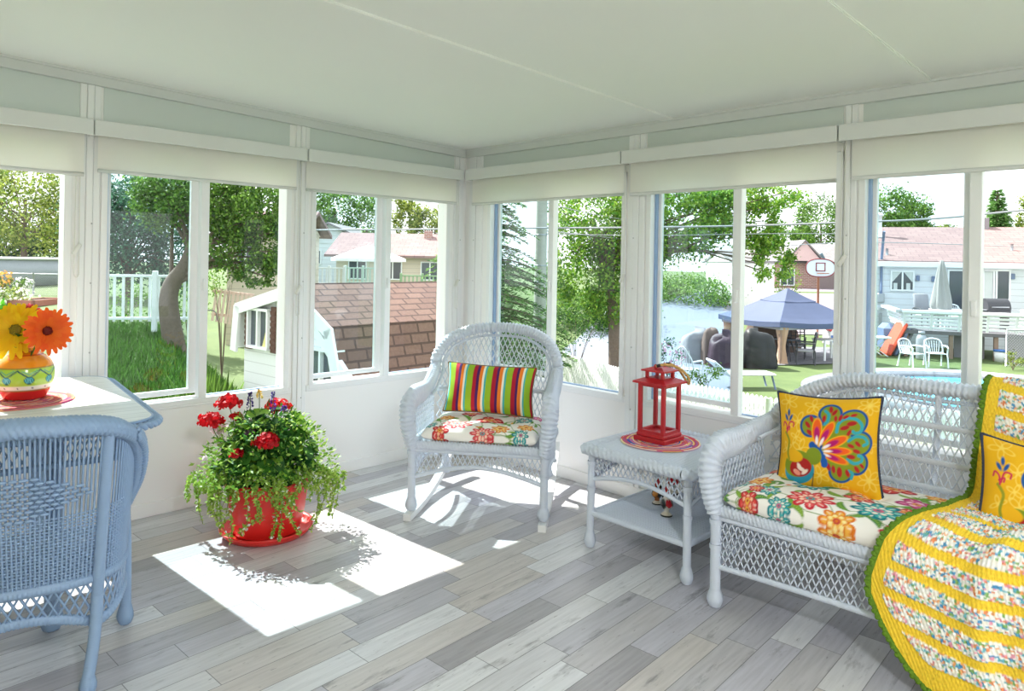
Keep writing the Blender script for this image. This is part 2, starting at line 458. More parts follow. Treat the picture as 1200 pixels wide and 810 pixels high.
# seams
ey = mathn(nt, 'MINIMUM', fy, mathn(nt, 'SUBTRACT', 1.0, fy)); ex = mathn(nt, 'MULTIPLY', mathn(nt, 'MINIMUM', fx, mathn(nt, 'SUBTRACT', 1.0, fx)), mathn(nt, 'DIVIDE', ln, PW))
sm = mathn(nt, 'LESS_THAN', mathn(nt, 'MINIMUM', ey, ex), 0.013)
c4 = mixc(nt, mathn(nt, 'MULTIPLY', sm, .72), c3, lin((88, 86, 88)))
nt.links.new(c4, b.inputs['Base Color'])
nt.links.new(mathn(nt, 'MULTIPLY_ADD', gn.outputs['Fac'], .25, .22), b.inputs['Roughness']); b.inputs['Specular IOR Level'].default_value = .45
bp = node(nt, 'ShaderNodeBump'); bp.inputs['Strength'].default_value = .25; bp.inputs['Distance'].default_value = .002
nt.links.new(mathn(nt, 'SUBTRACT', gn.outputs['Fac'], mathn(nt, 'MULTIPLY', sm, 1.5)), bp.inputs['Height']); nt.links.new(bp.outputs[0], b.inputs['Normal'])
MAT['floor'] = m

# whitewashed boards of the dining table
m, nt, b = newmat('whitewashed_boards')
tc = node(nt, 'ShaderNodeTexCoord'); mp = node(nt, 'ShaderNodeMapping'); mp.inputs['Scale'].default_value = (2.5, 60, 1); nt.links.new(tc.outputs['Object'], mp.inputs['Vector'])
nz = node(nt, 'ShaderNodeTexNoise'); nz.inputs['Scale'].default_value = 1; nz.inputs['Detail'].default_value = 4; nt.links.new(mp.outputs[0], nz.inputs['Vector'])
r_ = node(nt, 'ShaderNodeMapRange'); r_.inputs[1].default_value = .45; r_.inputs[2].default_value = .72; nt.links.new(nz.outputs['Fac'], r_.inputs[0])
sx = node(nt, 'ShaderNodeSeparateXYZ'); nt.links.new(tc.outputs['Object'], sx.inputs[0])
fy = mathn(nt, 'FRACT', mathn(nt, 'DIVIDE', mathn(nt, 'ADD', sx.outputs[1], 5.0), .14)); sm = mathn(nt, 'LESS_THAN', fy, .012)
c1 = mixc(nt, r_.outputs[0], lin((226, 229, 226)), lin((200, 204, 202)))
nt.links.new(mixc(nt, mathn(nt, 'MULTIPLY', sm, .6), c1, lin((150, 156, 156))), b.inputs['Base Color']); b.inputs['Roughness'].default_value = .4
MAT['whitewash'] = m

def siding(name, c, pitch=.2, vert=False, dark=.72):
    m, nt, b = newmat(name); tc = node(nt, 'ShaderNodeTexCoord'); sx = node(nt, 'ShaderNodeSeparateXYZ'); nt.links.new(tc.outputs['Object'], sx.inputs[0])
    f = mathn(nt, 'FRACT', mathn(nt, 'DIVIDE', mathn(nt, 'ADD', sx.outputs[0 if vert else 2], 50.0), pitch))
    s_ = mathn(nt, 'LESS_THAN', f, .09); cc = lin(c)
    nt.links.new(mixc(nt, s_, cc, cc * dark), b.inputs['Base Color']); b.inputs['Roughness'].default_value = .55
    bp = node(nt, 'ShaderNodeBump'); bp.inputs['Strength'].default_value = .4; bp.inputs['Distance'].default_value = .02
    nt.links.new(f, bp.inputs['Height']); nt.links.new(bp.outputs[0], b.inputs['Normal']); return m

def shingles(name, c1, c2, mortar, w=.34, h=.15, uvaxes=('X', 'Z')):
    m, nt, b = newmat(name); tc = node(nt, 'ShaderNodeTexCoord'); sx = node(nt, 'ShaderNodeSeparateXYZ'); nt.links.new(tc.outputs['Object'], sx.inputs[0])
    cb = node(nt, 'ShaderNodeCombineXYZ'); nt.links.new(sx.outputs[uvaxes[0]], cb.inputs[0]); nt.links.new(sx.outputs[uvaxes[1]], cb.inputs[1])
    br = node(nt, 'ShaderNodeTexBrick'); br.inputs['Scale'].default_value = 1; br.inputs['Brick Width'].default_value = w; br.inputs['Row Height'].default_value = h
    br.inputs['Mortar Size'].default_value = .012; br.inputs['Bias'].default_value = 0
    br.inputs['Color1'].default_value = (*lin(c1), 1); br.inputs['Color2'].default_value = (*lin(c2), 1); br.inputs['Mortar'].default_value = (*lin(mortar), 1)
    nt.links.new(cb.outputs[0], br.inputs['Vector']); nz = node(nt, 'ShaderNodeTexNoise'); nz.inputs['Scale'].default_value = 30; nt.links.new(tc.outputs['Object'], nz.inputs['Vector'])
    nt.links.new(mixc(nt, .25, br.outputs['Color'], nz.outputs['Fac'], 'OVERLAY'), b.inputs['Base Color']); b.inputs['Roughness'].default_value = .9
    return m
# ================================================================== THE ROOM
# corner of the two window walls at the origin; wall_left runs along -x (y = 0), wall_front along -y (x = 0)
XE, YE = -4.5, -5.7
T = 0.10
SILL, HEADZ = 0.575, 1.95
def cz(x): return 2.222 - 0.033 * x           # sloping patio-roof ceiling

mb = MB(); box2(mb, (XE - .1, YE - .1, -.12), (T, T, 0)); struct(build(mb, 'floor', MAT['floor'], smooth=False))
# ceiling slab (sloped)
mb = MB()
V = [(XE - .1, YE - .1, cz(XE - .1)), (.30, YE - .1, cz(.30)), (.30, .30, cz(.30)), (XE - .1, .30, cz(XE - .1))]
V += [(a, b_, c + .14) for a, b_, c in V]
mb.add(V, [np.array([(0, 1, 2, 3), (7, 6, 5, 4), (0, 4, 5, 1), (1, 5, 6, 2), (2, 6, 7, 3), (3, 7, 4, 0)])])
struct(build(mb, 'ceiling', MAT['ceiling'], smooth=False))
# joint strips of the roof panels
for i, y0 in enumerate((-1.79, -3.08, -4.37)):
    mb = MB()
    for (w, h, o) in ((.085, .005, 0), (.075, .009, 0)):
        a, b_ = XE, -.03
        V = [(a, y0 + o - w / 2, cz(a)), (b_, y0 + o - w / 2, cz(b_)), (b_, y0 + o + w / 2, cz(b_)), (a, y0 + o + w / 2, cz(a))]
        V = [(q[0], q[1], q[2] + .002) for q in V] + [(q[0], q[1], q[2] - h) for q in V]
        mb.add(V, [np.array([(0, 1, 2, 3), (7, 6, 5, 4), (0, 4, 5, 1), (1, 5, 6, 2), (2, 6, 7, 3), (3, 7, 4, 0)])])
    struct(build(mb, 'trim_%d' % (i + 1), MAT['crown'] if False else MAT['ceiling'], smooth=False))

# window openings: (lo, hi) along the wall
WL = [(-3.66, -2.575), (-2.447, -1.409), (-1.272, -0.155)]
WF = [(-.258, -1.487), (-1.634, -2.745), (-2.815, -4.05)]
def wl(mb, a, b_, z0, z1, y0=0.0, y1=T): box2(mb, (a, y0, z0), (b_, y1, z1))
def wf(mb, a, b_, z0, z1, x0=0.0, x1=T): box2(mb, (x0, min(a, b_), z0), (x1, max(a, b_), z1))
mb = MB(); wl(mb, XE, T, -.1, SILL)
ed = [XE] + [q for w in WL for q in w] + [T]
for i in range(0, len(ed), 2): wl(mb, ed[i], ed[i + 1], SILL, HEADZ)
wl(mb, XE, T, HEADZ, 2.2)
V = [(XE, 0, 2.2), (T, 0, 2.2), (T, T, 2.2), (XE, T, 2.2), (XE, 0, cz(XE) + .02), (T, 0, cz(T) + .02), (T, T, cz(T) + .02), (XE, T, cz(XE) + .02)]
mb.add(V, [np.array([(3, 2, 1, 0), (4, 5, 6, 7), (0, 1, 5, 4), (1, 2, 6, 5), (2, 3, 7, 6), (3, 0, 4, 7)])])
struct(build(mb, 'wall_left', MAT['wall'], smooth=False))
mb = MB(); wf(mb, 0.0, YE, -.1, SILL)
ed = [0.0] + [q for w in WF for q in w] + [YE]
for i in range(0, len(ed), 2): wf(mb, ed[i], ed[i + 1], SILL, HEADZ)
wf(mb, 0.0, YE, HEADZ, 2.24)
struct(build(mb, 'wall_front', MAT['wall'], smooth=False))
# house wall and far end wall behind the camera, the end wall glazed like the others
mb = MB(); box2(mb, (XE - .1, YE, 0), (XE, 0, 2.40)); struct(build(mb, 'wall_house', MAT['yellowwall'], smooth=False))
mb = MB(); box2(mb, (XE, YE - .1, 0), (T, YE, SILL)); box2(mb, (XE, YE - .1, HEADZ), (T, YE, 2.38))
for a in (XE, -3.05, -1.6, -.1): box2(mb, (a, YE - .1, SILL), (a + .2, YE, HEADZ))
struct(build(mb, 'wall_end', MAT['wall'], smooth=False))

# header panels and crown along both walls
mb = MB()
for a, b_ in ((XE, -2.545), (-2.44, -1.425), (-1.325, -.12)):
    V = [(a, -.004, 2.03), (b_, -.004, 2.03), (b_, -.004, cz(b_) - .03), (a, -.004, cz(a) - .03)]
    V += [(q[0], .01, q[2]) for q in V]
    mb.add(V, [np.array([(0, 1, 2, 3), (7, 6, 5, 4), (0, 4, 5, 1), (1, 5, 6, 2), (2, 6, 7, 3), (3, 7, 4, 0)])])
struct(build(mb, 'trim_4', MAT['header'], smooth=False))
mb = MB()
for a, b_ in ((-.14, -1.51), (-1.63, -2.74), (-2.83, YE)): box2(mb, (-.004, b_, 2.03), (.01, a, 2.17))
struct(build(mb, 'trim_5', MAT['header'], smooth=False))
mb = MB()
for (h0, h1, p) in ((0.004, -.056, .03), (-.050, -.058, .034), (.004, -.012, .042)):
    V = [(XE, -p, cz(XE) + h1), (-p + .001, -p, cz(0) + h1), (-p + .001, -p, cz(0) + h0), (XE, -p, cz(XE) + h0)]
    V += [(q[0], .02, q[2]) for q in V]
    mb.add(V, [np.array([(0, 1, 2, 3), (7, 6, 5, 4), (0, 4, 5, 1), (1, 5, 6, 2), (2, 6, 7, 3), (3, 7, 4, 0)])])
struct(build(mb, 'trim_6', MAT['crown'], smooth=False))
mb = MB()
for (h0, h1, p) in ((.004, -.056, .03), (-.050, -.058, .034), (.004, -.010, .042)):
    box2(mb, (-p, YE, cz(0) + h1), (.02, -p, cz(0) + h0))
struct(build(mb, 'trim_7', MAT['crown'], smooth=False))
# vertical posts with their snap-cover grooves
def post(name, wall, a, b_, z0=0.076, z1=None, steps=3):
    z1 = z1 or ((cz((a + b_) / 2) if wall == 'L' else cz(0)) - .05)
    mb = MB(); gm = MB(); w = abs(b_ - a); lo = min(a, b_)
    def bx(m, u0, u1, d, z0=z0, z1=z1, bev=.003):
        if wall == 'L': box2(m, (lo + u0, -d, z0), (lo + u1, .01, z1), bev)
        else: box2(m, (-d, lo + u0, z0), (.01, lo + u1, z1), bev)
    bx(mb, 0, w, .006)
    for k in range(steps):
        u0 = w * (k + .03) / steps; u1 = w * (k + .97) / steps
        bx(mb, u0, u1, .012 + .004 * (k % 2))
    o = struct(build(mb, name, MAT['vinyl'], smooth=False))
    for k in range(1, steps):
        u = w * k / steps; bx(gm, u - .003, u + .003, .0085, z0, z1, 0)
    if steps > 1: build(gm, 'groove', MAT['groove'], o, smooth=False)
    sm = MB()
    for z in (.53, .9, 1.25, 1.55):
        u = w * .5 + .012
        c = (lo + u, -.017, z) if wall == 'L' else (-.017, lo + u, z)
        ellipsoid(sm, c, (.0045, .0045, .0045), 6, 8)
    build(sm, 'screw', MAT['groove'], o)
    return o
post('trim_8', 'L', -2.548, -2.452)
post('trim_9', 'L', -1.385, -1.292)
post('trim_10', 'F', -1.502, -1.622)
post('trim_11', 'F', -2.752, -2.808, steps=2)
post('trim_12', 'L', -.115, -.03, steps=2)
post('trim_13', 'F', -.06, -.20, steps=2)
# sill trims and baseboards
mb = MB()
for a, b_ in ((XE, -2.552), (-2.45, -1.388), (-1.29, -.118)): box2(mb, (a, -.010, .562), (b_, .02, .60), .003)
struct(build(mb, 'trim_14', MAT['vinyl'], smooth=False))
mb = MB()
for a, b_ in ((-.205, -1.5), (-1.625, -2.75), (-2.81, YE)): box2(mb, (-.010, b_, .562), (.02, a, .60), .003)
struct(build(mb, 'trim_15', MAT['vinyl'], smooth=False))
mb = MB(); box2(mb, (XE, -.012, 0), (-.013, .0, .075), .003); struct(build(mb, 'baseboard_left', MAT['wall'], smooth=False))
mb = MB(); box2(mb, (-.012, YE, 0), (.0, -.003, .075), .003); struct(build(mb, 'baseboard_front', MAT['wall'], smooth=False))

# horizontal slider windows: the pane nearer the lower-x / higher-y end slides in the outer track
def window(idx, wall, a, b_, split):
    """a is the end that shows at the picture's left; split the meeting stile"""
    e = struct_empty('window_%d' % idx)
    s = 1 if wall == 'L' else -1
    def bx(m, u0, u1, d0, d1, z0, z1, bev=.003):
        lo, hi = min(u0, u1), max(u0, u1)
        if wall == 'L': box2(m, (lo, d0, z0), (hi, d1, z1), bev)
        else: box2(m, (d0, lo, z0), (d1, hi, z1), bev)
    z0, z1 = SILL, HEADZ; fw = .032
    fr = MB()
    bx(fr, a, a + s * fw, -.012, .095, z0, z1); bx(fr, b_ - s * fw, b_, -.012, .095, z0, z1)
    bx(fr, a, b_, -.0121, .0951, z0, z0 + fw * .9); bx(fr, a, b_, -.0121, .0951, z1 - fw, z1)
    build(fr, 'window_frame', MAT['vinyl'], e, smooth=False)
    tr = MB()                                               # the outer track shows as a blue-grey slot beside the sliding sash
    bx(tr, a + s * fw, a + s * (fw + .012), .030, .060, z0 + .03, z1 - .03, 0)
    bx(tr, split + s * .03, b_ - s * fw, .040, .062, z0 + fw * .9, z0 + fw * .9 + .006, 0)
    build(tr, 'track', MAT['track'], e, smooth=False)
    def sash(u0, u1, d0, d1, w0, w1, zb, gl, name):
        m = MB(); za, zc = z0 + zb, z1 - .03
        bx(m, u0, u0 + s * w0, d0, d1, za, zc); bx(m, u1 - s * w1, u1, d0, d1, za, zc)
        bx(m, u0 + s * w0 * .5, u1 - s * w1 * .5, d0 + .001, d1 - .001, za, za + .028); bx(m, u0 + s * w0 * .5, u1 - s * w1 * .5, d0 + .001, d1 - .001, zc - .03, zc)
        so = build(m, name, MAT['vinyl'], e, smooth=False)
        g = MB(); dm = (d0 + d1) / 2
        bx(g, u0 + s * w0 * .8, u1 - s * w1 * .8, dm - .002, dm + .002, za + .02, zc - .02, 0)
        build(g, 'glass', gl, so, smooth=False)
        k = MB(); bx(k, u1 - s * .003, u1 + s * .004, d0 + .004, d1 - .004, za, zc, 0)
        build(k, 'gasket', MAT['gasket'], so, smooth=False)
    sash(a + s * (fw + .008), split + s * .008, .052, .084, .022, .042, .05, MAT['sashglass'], 'sliding_sash')
    # fixed pane on the room side
    m = MB(); bx(m, split, split + s * .045, -.006, .046, z0 + .022, z1 - .02)
    build(m, 'meeting_stile', MAT['vinyl'], e, smooth=False)
    g = MB(); bx(g, split + s * .03, b_ - s * fw * .6, .018, .022, z0 + .02, z1 - .02, 0); build(g, 'glass', MAT['glass'], e, smooth=False)
    lk = MB(); bx(lk, split + s * .012, split + s * .034, -.018, -.004, 1.20, 1.27, .004); build(lk, 'latch', MAT['vinyl'], e, smooth=False)
window(1, 'L', WL[0][0], WL[0][1], -3.14)
window(2, 'L', WL[1][0], WL[1][1], -1.945)
window(3, 'L', WL[2][0], WL[2][1], -0.713)
window(4, 'F', WF[0][0], WF[0][1], -0.852)
window(5, 'F', WF[1][0], WF[1][1], -2.185)
window(6, 'F', WF[2][0], WF[2][1], -3.262)

# roller blinds, one to a window
def blind(wall, a, b_, fa, fb, zb, chain_u, chain_z, tog_z, label, tilt=0.0):
    s = 1 if wall == 'L' else -1
    mid = (a + b_) / 2
    loc = (mid, 0, zb) if wall == 'L' else (0, mid, zb)
    e = thing('roller_blind', label, 'window blind', loc, 0, 'roller blinds drawn a little way down')
    def bx(m, u0, u1, d0, d1, z0, z1, bev=.003):
        lo, hi = min(u0, u1) - mid, max(u0, u1) - mid
        if wall == 'L': box2(m, (lo, -d1, z0 - zb), (hi, -d0, z1 - zb), bev)
        else: box2(m, (-d1, lo, z0 - zb), (-d0, hi, z1 - zb), bev)
    m = MB(); bx(m, a, b_, .088, .096, 1.985, 2.062); bx(m, a, b_, .018, .0955, 2.056, 2.0625)
    for q in (a + s * .003, b_ - s * .003): bx(m, q - .003, q + .003, .018, .095, 1.987, 2.060)
    build(m, 'cassette', MAT['cassette'], e, smooth=False)
    m = MB()
    n = 14; U = np.linspace(min(fa, fb), max(fa, fb), n) - mid; Z = np.linspace(zb + .012, 2.03, 5) - zb
    for d in (.0500, .0512):
        G = np.zeros((n, 5, 3))
        for i, u in enumerate(U):
            for j, z in enumerate(Z):
                dd = d + .002 * math.sin(i * 1.3) * (1 - j / 4)
                G[i, j] = (u, -dd, z) if wall == 'L' else (-dd, u, z)
        m.add(G.reshape(-1, 3), gridfaces(n, 5))
    build(m, 'blind_fabric', MAT['blind'], e)
    m = MB(); P = [(fa - mid), (fb - mid)]
    pts = [(p, -.0506, .008) if wall == 'L' else (-.0506, p, .008) for p in P]
    tube(m, np.linspace(pts[0], pts[1], 6), .010, 10, ry=.007)
    build(m, 'bottom_bar', MAT['cassette'], e)
    # bead chain loop with its tensioner
    m = MB(); pts = []
    zt = 1.985
    for t in np.linspace(0, PI, 9): pts.append((.011 * math.cos(t), -.02 * math.sin(t) + chain_z))
    loop = [(.008, zt)] + pts + [(-.008, zt)]
    Pq = np.array([((chain_u - mid) + p[0], -.030, p[1] - zb) if wall == 'L' else (-.030, (chain_u - mid) + p[0], p[1] - zb) for p in loop])
    Q, ss = resample(Pq, step=.004)
    tube(m, Q, .0022, 6, mod=(1 + .35 * np.sin(2 * PI * ss / .008))[:, None] * np.ones(6)[None])
    ch = build(m, 'bead_chain', MAT['chain'], e)
    m = MB(); c = (chain_u - mid, -.032, tog_z - zb) if wall == 'L' else (-.032, chain_u - mid, tog_z - zb)
    Mx = rotm(0, math.radians(30), 0) if wall == 'L' else rotm(math.radians(30), 0, 0)
    sz = (.022, .016, .062) if wall == 'L' else (.016, .022, .062)
    box(m, c, sz, .005, Mx); build(m, 'chain_tensioner', MAT['chain'], ch)
    return e
blind('L', -3.70, -2.505, -3.66, -2.535, 1.782, -2.555, 1.30, 1.42, 'white roller blind above the table with the gerbera vase')
blind('L', -2.500, -1.352, -2.475, -1.400, 1.808, -1.365, 1.06, 1.20, 'white roller blind above the potted geraniums, over the view of the shed window')
blind('L', -1.343, -.100, -1.335, -.135, 1.808, -.10, 1.06, 1.23, 'white roller blind over the window with the view of the shingled shed roof')
blind('F', -.100, -1.500, -.135, -1.497, 1.803, -1.485, 1.08, 1.31, 'white roller blind over the window behind the wicker rocking chair')
blind('F', -1.507, -2.745, -1.545, -2.730, 1.800, -2.755, 1.05, 1.43, 'white roller blind over the window behind the red lantern')
blind('F', -2.752, -4.10, -2.800, -4.06, 1.806, -4.08, 1.05, 1.40, 'white roller blind over the window behind the wicker loveseat')
# ================================================================== WICKER FURNITURE
def clip_lattice(mb, a0, a1, zlo, zhi, fmap, sp, r, ref, slope=.52, seg=9, sides=4, minlen=.03):
    """diamond lattice of canes laid over a panel given in (a, z), clipped to zlo(a) < z < zhi(a)"""
    zs = np.linspace(a0, a1, 60); Z0, Z1 = zlo(zs).min(), zhi(zs).max(); H = Z1 - Z0
    out = []
    for sg in (1, -1):
        for c in np.arange(a0 - slope * H, a1 + slope * H, sp):
            t = np.linspace(0, 1, 90); z = Z0 + t * H; a = c + sg * slope * (z - Z0) if sg > 0 else c + slope * H - slope * (z - Z0) - slope * H + 0
            if sg < 0: a = c - slope * (z - Z0)
            ok = (a >= a0) & (a <= a1) & (z >= zlo(a)) & (z <= zhi(a))
            i = np.flatnonzero(ok)
            if len(i) < 2: continue
            for run in np.split(i, np.flatnonzero(np.diff(i) > 1) + 1):
                if len(run) < 2 or H * (t[run[-1]] - t[run[0]]) < minlen: continue
                tt = np.linspace(t[run[0]], t[run[-1]], seg); zz = Z0 + tt * H
                out.append(fmap(c + sg * slope * (zz - Z0), zz))
    if out: strands(mb, np.array(out), r, ref, sides)
    return mb

def foot_leg(mb, p0, p1, r=.021):
    """cane-wrapped leg with a wrapped ball foot"""
    p0 = np.array(p0, float); p1 = np.array(p1, float)
    wrapped(mb, np.linspace(p0, p1, 8), r, pitch=.010, amp=.05, sides=10, per=3)
    L = np.linalg.norm(p1 - p0); d = (p0 - p1) / L
    for f, k in ((.12, 1.22), (.55, 1.18)):                     # thicker bands
        q = p0 - d * L * f if f < .5 else p0 - d * L * .42
        wrapped(mb, np.linspace(q, q - d * .02, 4), r * k, pitch=.010, amp=.05, sides=10, per=3)

def ball_foot(mb, p, r=.031, h=.07):
    prof = [(.012, 0), (r * .72, .004), (r * .98, h * .32), (r * 1.02, h * .5), (r * .85, h * .8), (r * .70, h)]
    P = spline(np.array([(a, 0, b_) for a, b_ in prof]), 14)[:, [0, 2]]
    n = 18; th = np.linspace(0, 2 * PI, n, endpoint=False)
    V = np.stack([P[:, None, 0] * (1 + .07 * np.cos(9 * th))[None] * np.cos(th)[None], P[:, None, 0] * (1 + .07 * np.cos(9 * th))[None] * np.sin(th)[None], np.broadcast_to(P[:, None, 1], (len(P), n))], -1)
    mb.add(V.reshape(-1, 3) + np.array(p), [gridfaces(len(P), n, cv=True)[:, ::-1], np.arange(n)[None, ::-1]])

def wicker_seat(root, hw, straight, mat, zt, rear_in=.06, leg0=.0, arm=.625, runner=False, bands=(), ymax=.0):
    """arm chair / loveseat facing -Y: woven rim over arms and arched back, lattice infill, apron, wrapped legs"""
    fy = -.30; SZ = .395; xs = hw - .33 if straight else 0.0
    def yb(x, z): return .10 + .13 * (1 - np.clip(np.abs(x) / hw, 0, 1) ** (2.4 if not straight else 6)) + .20 * (z - .42)
    # rim, half of it
    if straight:
        back = [(hw - .006, .685), (hw - .045, .755), (hw - .105, .815), (hw - .19, zt - .048), (hw - .29, zt - .014), (hw - .40, zt)]
        back += [(x, zt) for x in np.linspace(hw - .52, 0, 5)]
    else:
        back = [(hw + .008, .745), (hw + .002, .82), (hw - .045, .90), (hw - .12, zt - .040), (hw - .22, zt - .010), (0, zt)]
    half = [(hw - .002, fy - .005, .385), (hw + .012, fy - .018, .47), (hw + .022, fy - .018, arm - .06), (hw + .022, fy + .01, arm + .0), (hw + .018, fy + .06, arm + .022),
            (hw + .010, fy + .18, arm + .026), (hw + .004, fy + .30, arm + .045)]
    half += [(x, float(yb(x, z)), z) for x, z in back]
    full = np.array(half + [(-x, y, z) for x, y, z in half[-2::-1]])
    path = spline(full, 360)
    P, s = resample(path, n=400)
    u = np.linspace(0, 1, 400); e = np.minimum(u, 1 - u) * s[-1]
    ra = np.interp(e, [0, .10, .22, .32, .5, .8], [.040, .055, .066, .060, .050, .043])
    rb = np.interp(e, [0, .10, .22, .32, .5, .8], [.030, .038, .042, .038, .032, .030])
    # ref: sideways on the arms, so the band lies flat to the front
    ref = np.where((np.abs(P[:, 0]) > 0)[:, None], np.array([0, 0, 0.]) + np.stack([np.sign(P[:, 0]) * 1.0, 0 * P[:, 0], 0 * P[:, 0]], 1), 0)
    T = np.gradient(P, axis=0); T /= np.linalg.norm(T, axis=1)[:, None]
    cen = np.array([0, 0.02, .55]); out = P - cen; out[:, 1] *= .3
    mb = MB()
    def rim(m, P, ra, rb, pitch=.021, amp=.17, k=6, sides=24):
        Q, ss = resample(P, step=pitch / 5); tt = np.linspace(0, 1, len(Q)); t0 = np.linspace(0, 1, len(P))
        A = np.interp(tt, t0, ra); B = np.interp(tt, t0, rb); th = np.linspace(0, 2 * PI, sides, endpoint=False); ph = 2 * PI * ss / pitch
        rf = Q - cen; rf[:, 1] *= .15; rf /= np.linalg.norm(rf, axis=1)[:, None]
        mod = 1 + amp * (np.sin(ph)[:, None] * .62 + .55 * np.sin(ph)[:, None] * np.cos(k * th + .3)[None])
        tube(m, Q, B, sides, rf, False, True, A, mod)
    rim(mb, P, ra, rb)
    build(mb, 'rim', mat, root)
    # back lattice with its horizontal woven bands
    order = np.argsort(P[100:300, 0]); rx, rz = P[100:300, 0][order], P[100:300, 2][order]
    top = lambda x: np.interp(x, rx, rz, left=.42, right=.42) - .01
    low = lambda x: np.full_like(np.asarray(x, float), .40)
    fm = lambda x, z: np.stack([x, yb(x, z), z], -1)
    mb = MB(); clip_lattice(mb, -hw + .012, hw - .012, low, top, fm, .030, .0036, (0, 1, 0), slope=.46, seg=12)
    for zb in bands:
        x = np.linspace(-hw, hw, 80); ok = top(x) > zb + .01; x = x[ok]
        q = fm(x, np.full_like(x, zb))
        wrapped(mb, q, .013, .006, pitch=.012, amp=.2, k=3, sides=10, ref=(0, 0, 1))
    # second ring just inside the rim
    inner = P[70:330] + np.array([0, .004, 0]) ; iv = cen - inner; iv[:, 1] = 0; iv /= np.linalg.norm(iv, axis=1)[:, None]
    wrapped(mb, inner + iv * .052, .008, pitch=.009, amp=.15, sides=8, per=3)
    build(mb, 'back_lattice', mat, root)
    # side panels under the arms
    for sx in (1, -1):
        sel = P[:120] if sx > 0 else P[-120:]
        o = np.argsort(sel[:, 1]); ay, az = sel[o, 1], sel[o, 2]
        zhi = lambda a, ay=ay, az=az: np.interp(a, ay, az) - .01
        fms = lambda a, z, sx=sx: np.stack([np.full_like(a, sx * (hw + .006)), a, z], -1)
        mb = MB(); clip_lattice(mb, fy - .0, .14, low, zhi, fms, .030, .0036, (1, 0, 0), slope=.5)
        build(mb, 'arm_panel', mat, root)
    # apron: woven seat edge, lattice skirt, arched bottom rail
    mb = MB()
    yr = .20
    ring = [(-hw, fy, SZ), (hw, fy, SZ), (hw, yr, SZ), (-hw, yr, SZ)]
    for a, b_ in ((0, 1), (1, 2), (3, 0)):
        wrapped(mb, np.linspace(ring[a], ring[b_], 12), .024, .016, pitch=.017, amp=.26, k=3, sides=12, ref=(0, 0, 1))
        wrapped(mb, np.linspace(ring[a], ring[b_], 12) + np.array([0, 0, -.03]), .010, pitch=.010, amp=.12, sides=8, per=3)
    build(mb, 'seat_rail', mat, root)
    zr = .215; zc = (.29 if not straight else .185)
    if straight: zr = .165
    mb = MB()
    lo_f = lambda x: zr + (zc - zr) * np.cos(np.clip(x / hw, -1, 1) * PI / 2)
    hi_f = lambda x: np.full_like(np.asarray(x, float), SZ - .02)
    clip_lattice(mb, -hw, hw, lo_f, hi_f, lambda x, z: np.stack([x, np.full_like(x, fy), z], -1), .027, .0034, (0, 1, 0), slope=.5, seg=6, minlen=.02)
    x = np.linspace(-hw, hw, 40)
    wrapped(mb, np.stack([x, np.full_like(x, fy), lo_f(x)], -1), .011, pitch=.010, amp=.15, sides=8, per=3)
    for sx in (1, -1):
        lo_s = lambda a: zr + (.05 if not straight else .02) * np.cos((a - (fy + yr) / 2) / (yr - fy) * PI)
        clip_lattice(mb, fy, yr, lo_s, hi_f, lambda a, z, sx=sx: np.stack([np.full_like(a, sx * hw), a, z], -1), .027, .0034, (1, 0, 0), slope=.5, seg=6, minlen=.02)
        a = np.linspace(fy, yr, 24); wrapped(mb, np.stack([np.full_like(a, sx * hw), a, lo_s(a)], -1), .011, pitch=.010, amp=.15, sides=8, per=3)
    build(mb, 'apron', mat, root)
    # woven seat deck
    mb = MB(); ys = np.arange(fy + .02, yr + .02, .016)
    X = np.linspace(-hw + .01, hw - .01, 12)
    Pq = np.stack([np.broadcast_to(X, (len(ys), 12)), np.broadcast_to(ys[:, None], (len(ys), 12)), np.full((len(ys), 12), SZ - .004)], -1)
    strands(mb, Pq, .0058, (0, 0, 1), 6); build(mb, 'seat', mat, root)
    # legs
    for sx in (1, -1):
        for (x0, y0, x1, y1, zt_) in ((hw, fy, hw - .004, fy - .004, .40), (hw - .02, yr, hw - .05, yr + .045, .40)):
            z0 = leg0 if y0 < 0 else (leg0 + (.05 if runner else 0))
            mb = MB(); foot_leg(mb, (sx * x0, y0, zt_), (sx * x1, y1, z0 + .06)); ball_foot(mb, (sx * x1, y1, z0), .031, .07)
            build(mb, 'leg', mat, root)
    if runner:
        for sx in (1, -1):
            y = np.linspace(fy - .07, .56, 28); z = .018 + .32 * np.clip(y + .24, 0, None) ** 2
            q = np.stack([np.full_like(y, sx * (hw - .004)) - sx * .03 * (y + .3), y, z], -1)
            T_, N_, B_ = frames(q, (0, 0, 1)); mb = MB()
            w, h = .021, .018
            sec = [(-w, -h), (w, -h), (w, h), (-w, h)]
            V = np.stack([q + N_ * b_ + B_ * a for a, b_ in sec], 1).reshape(-1, 3)
            mb.add(V, [gridfaces(len(q), 4, cv=True), np.arange(4)[None, ::-1], (np.arange(4) + 4 * (len(q) - 1))[None, :]])
            build(mb, 'rocker_runner', MAT['rocker'], root, smooth=False)

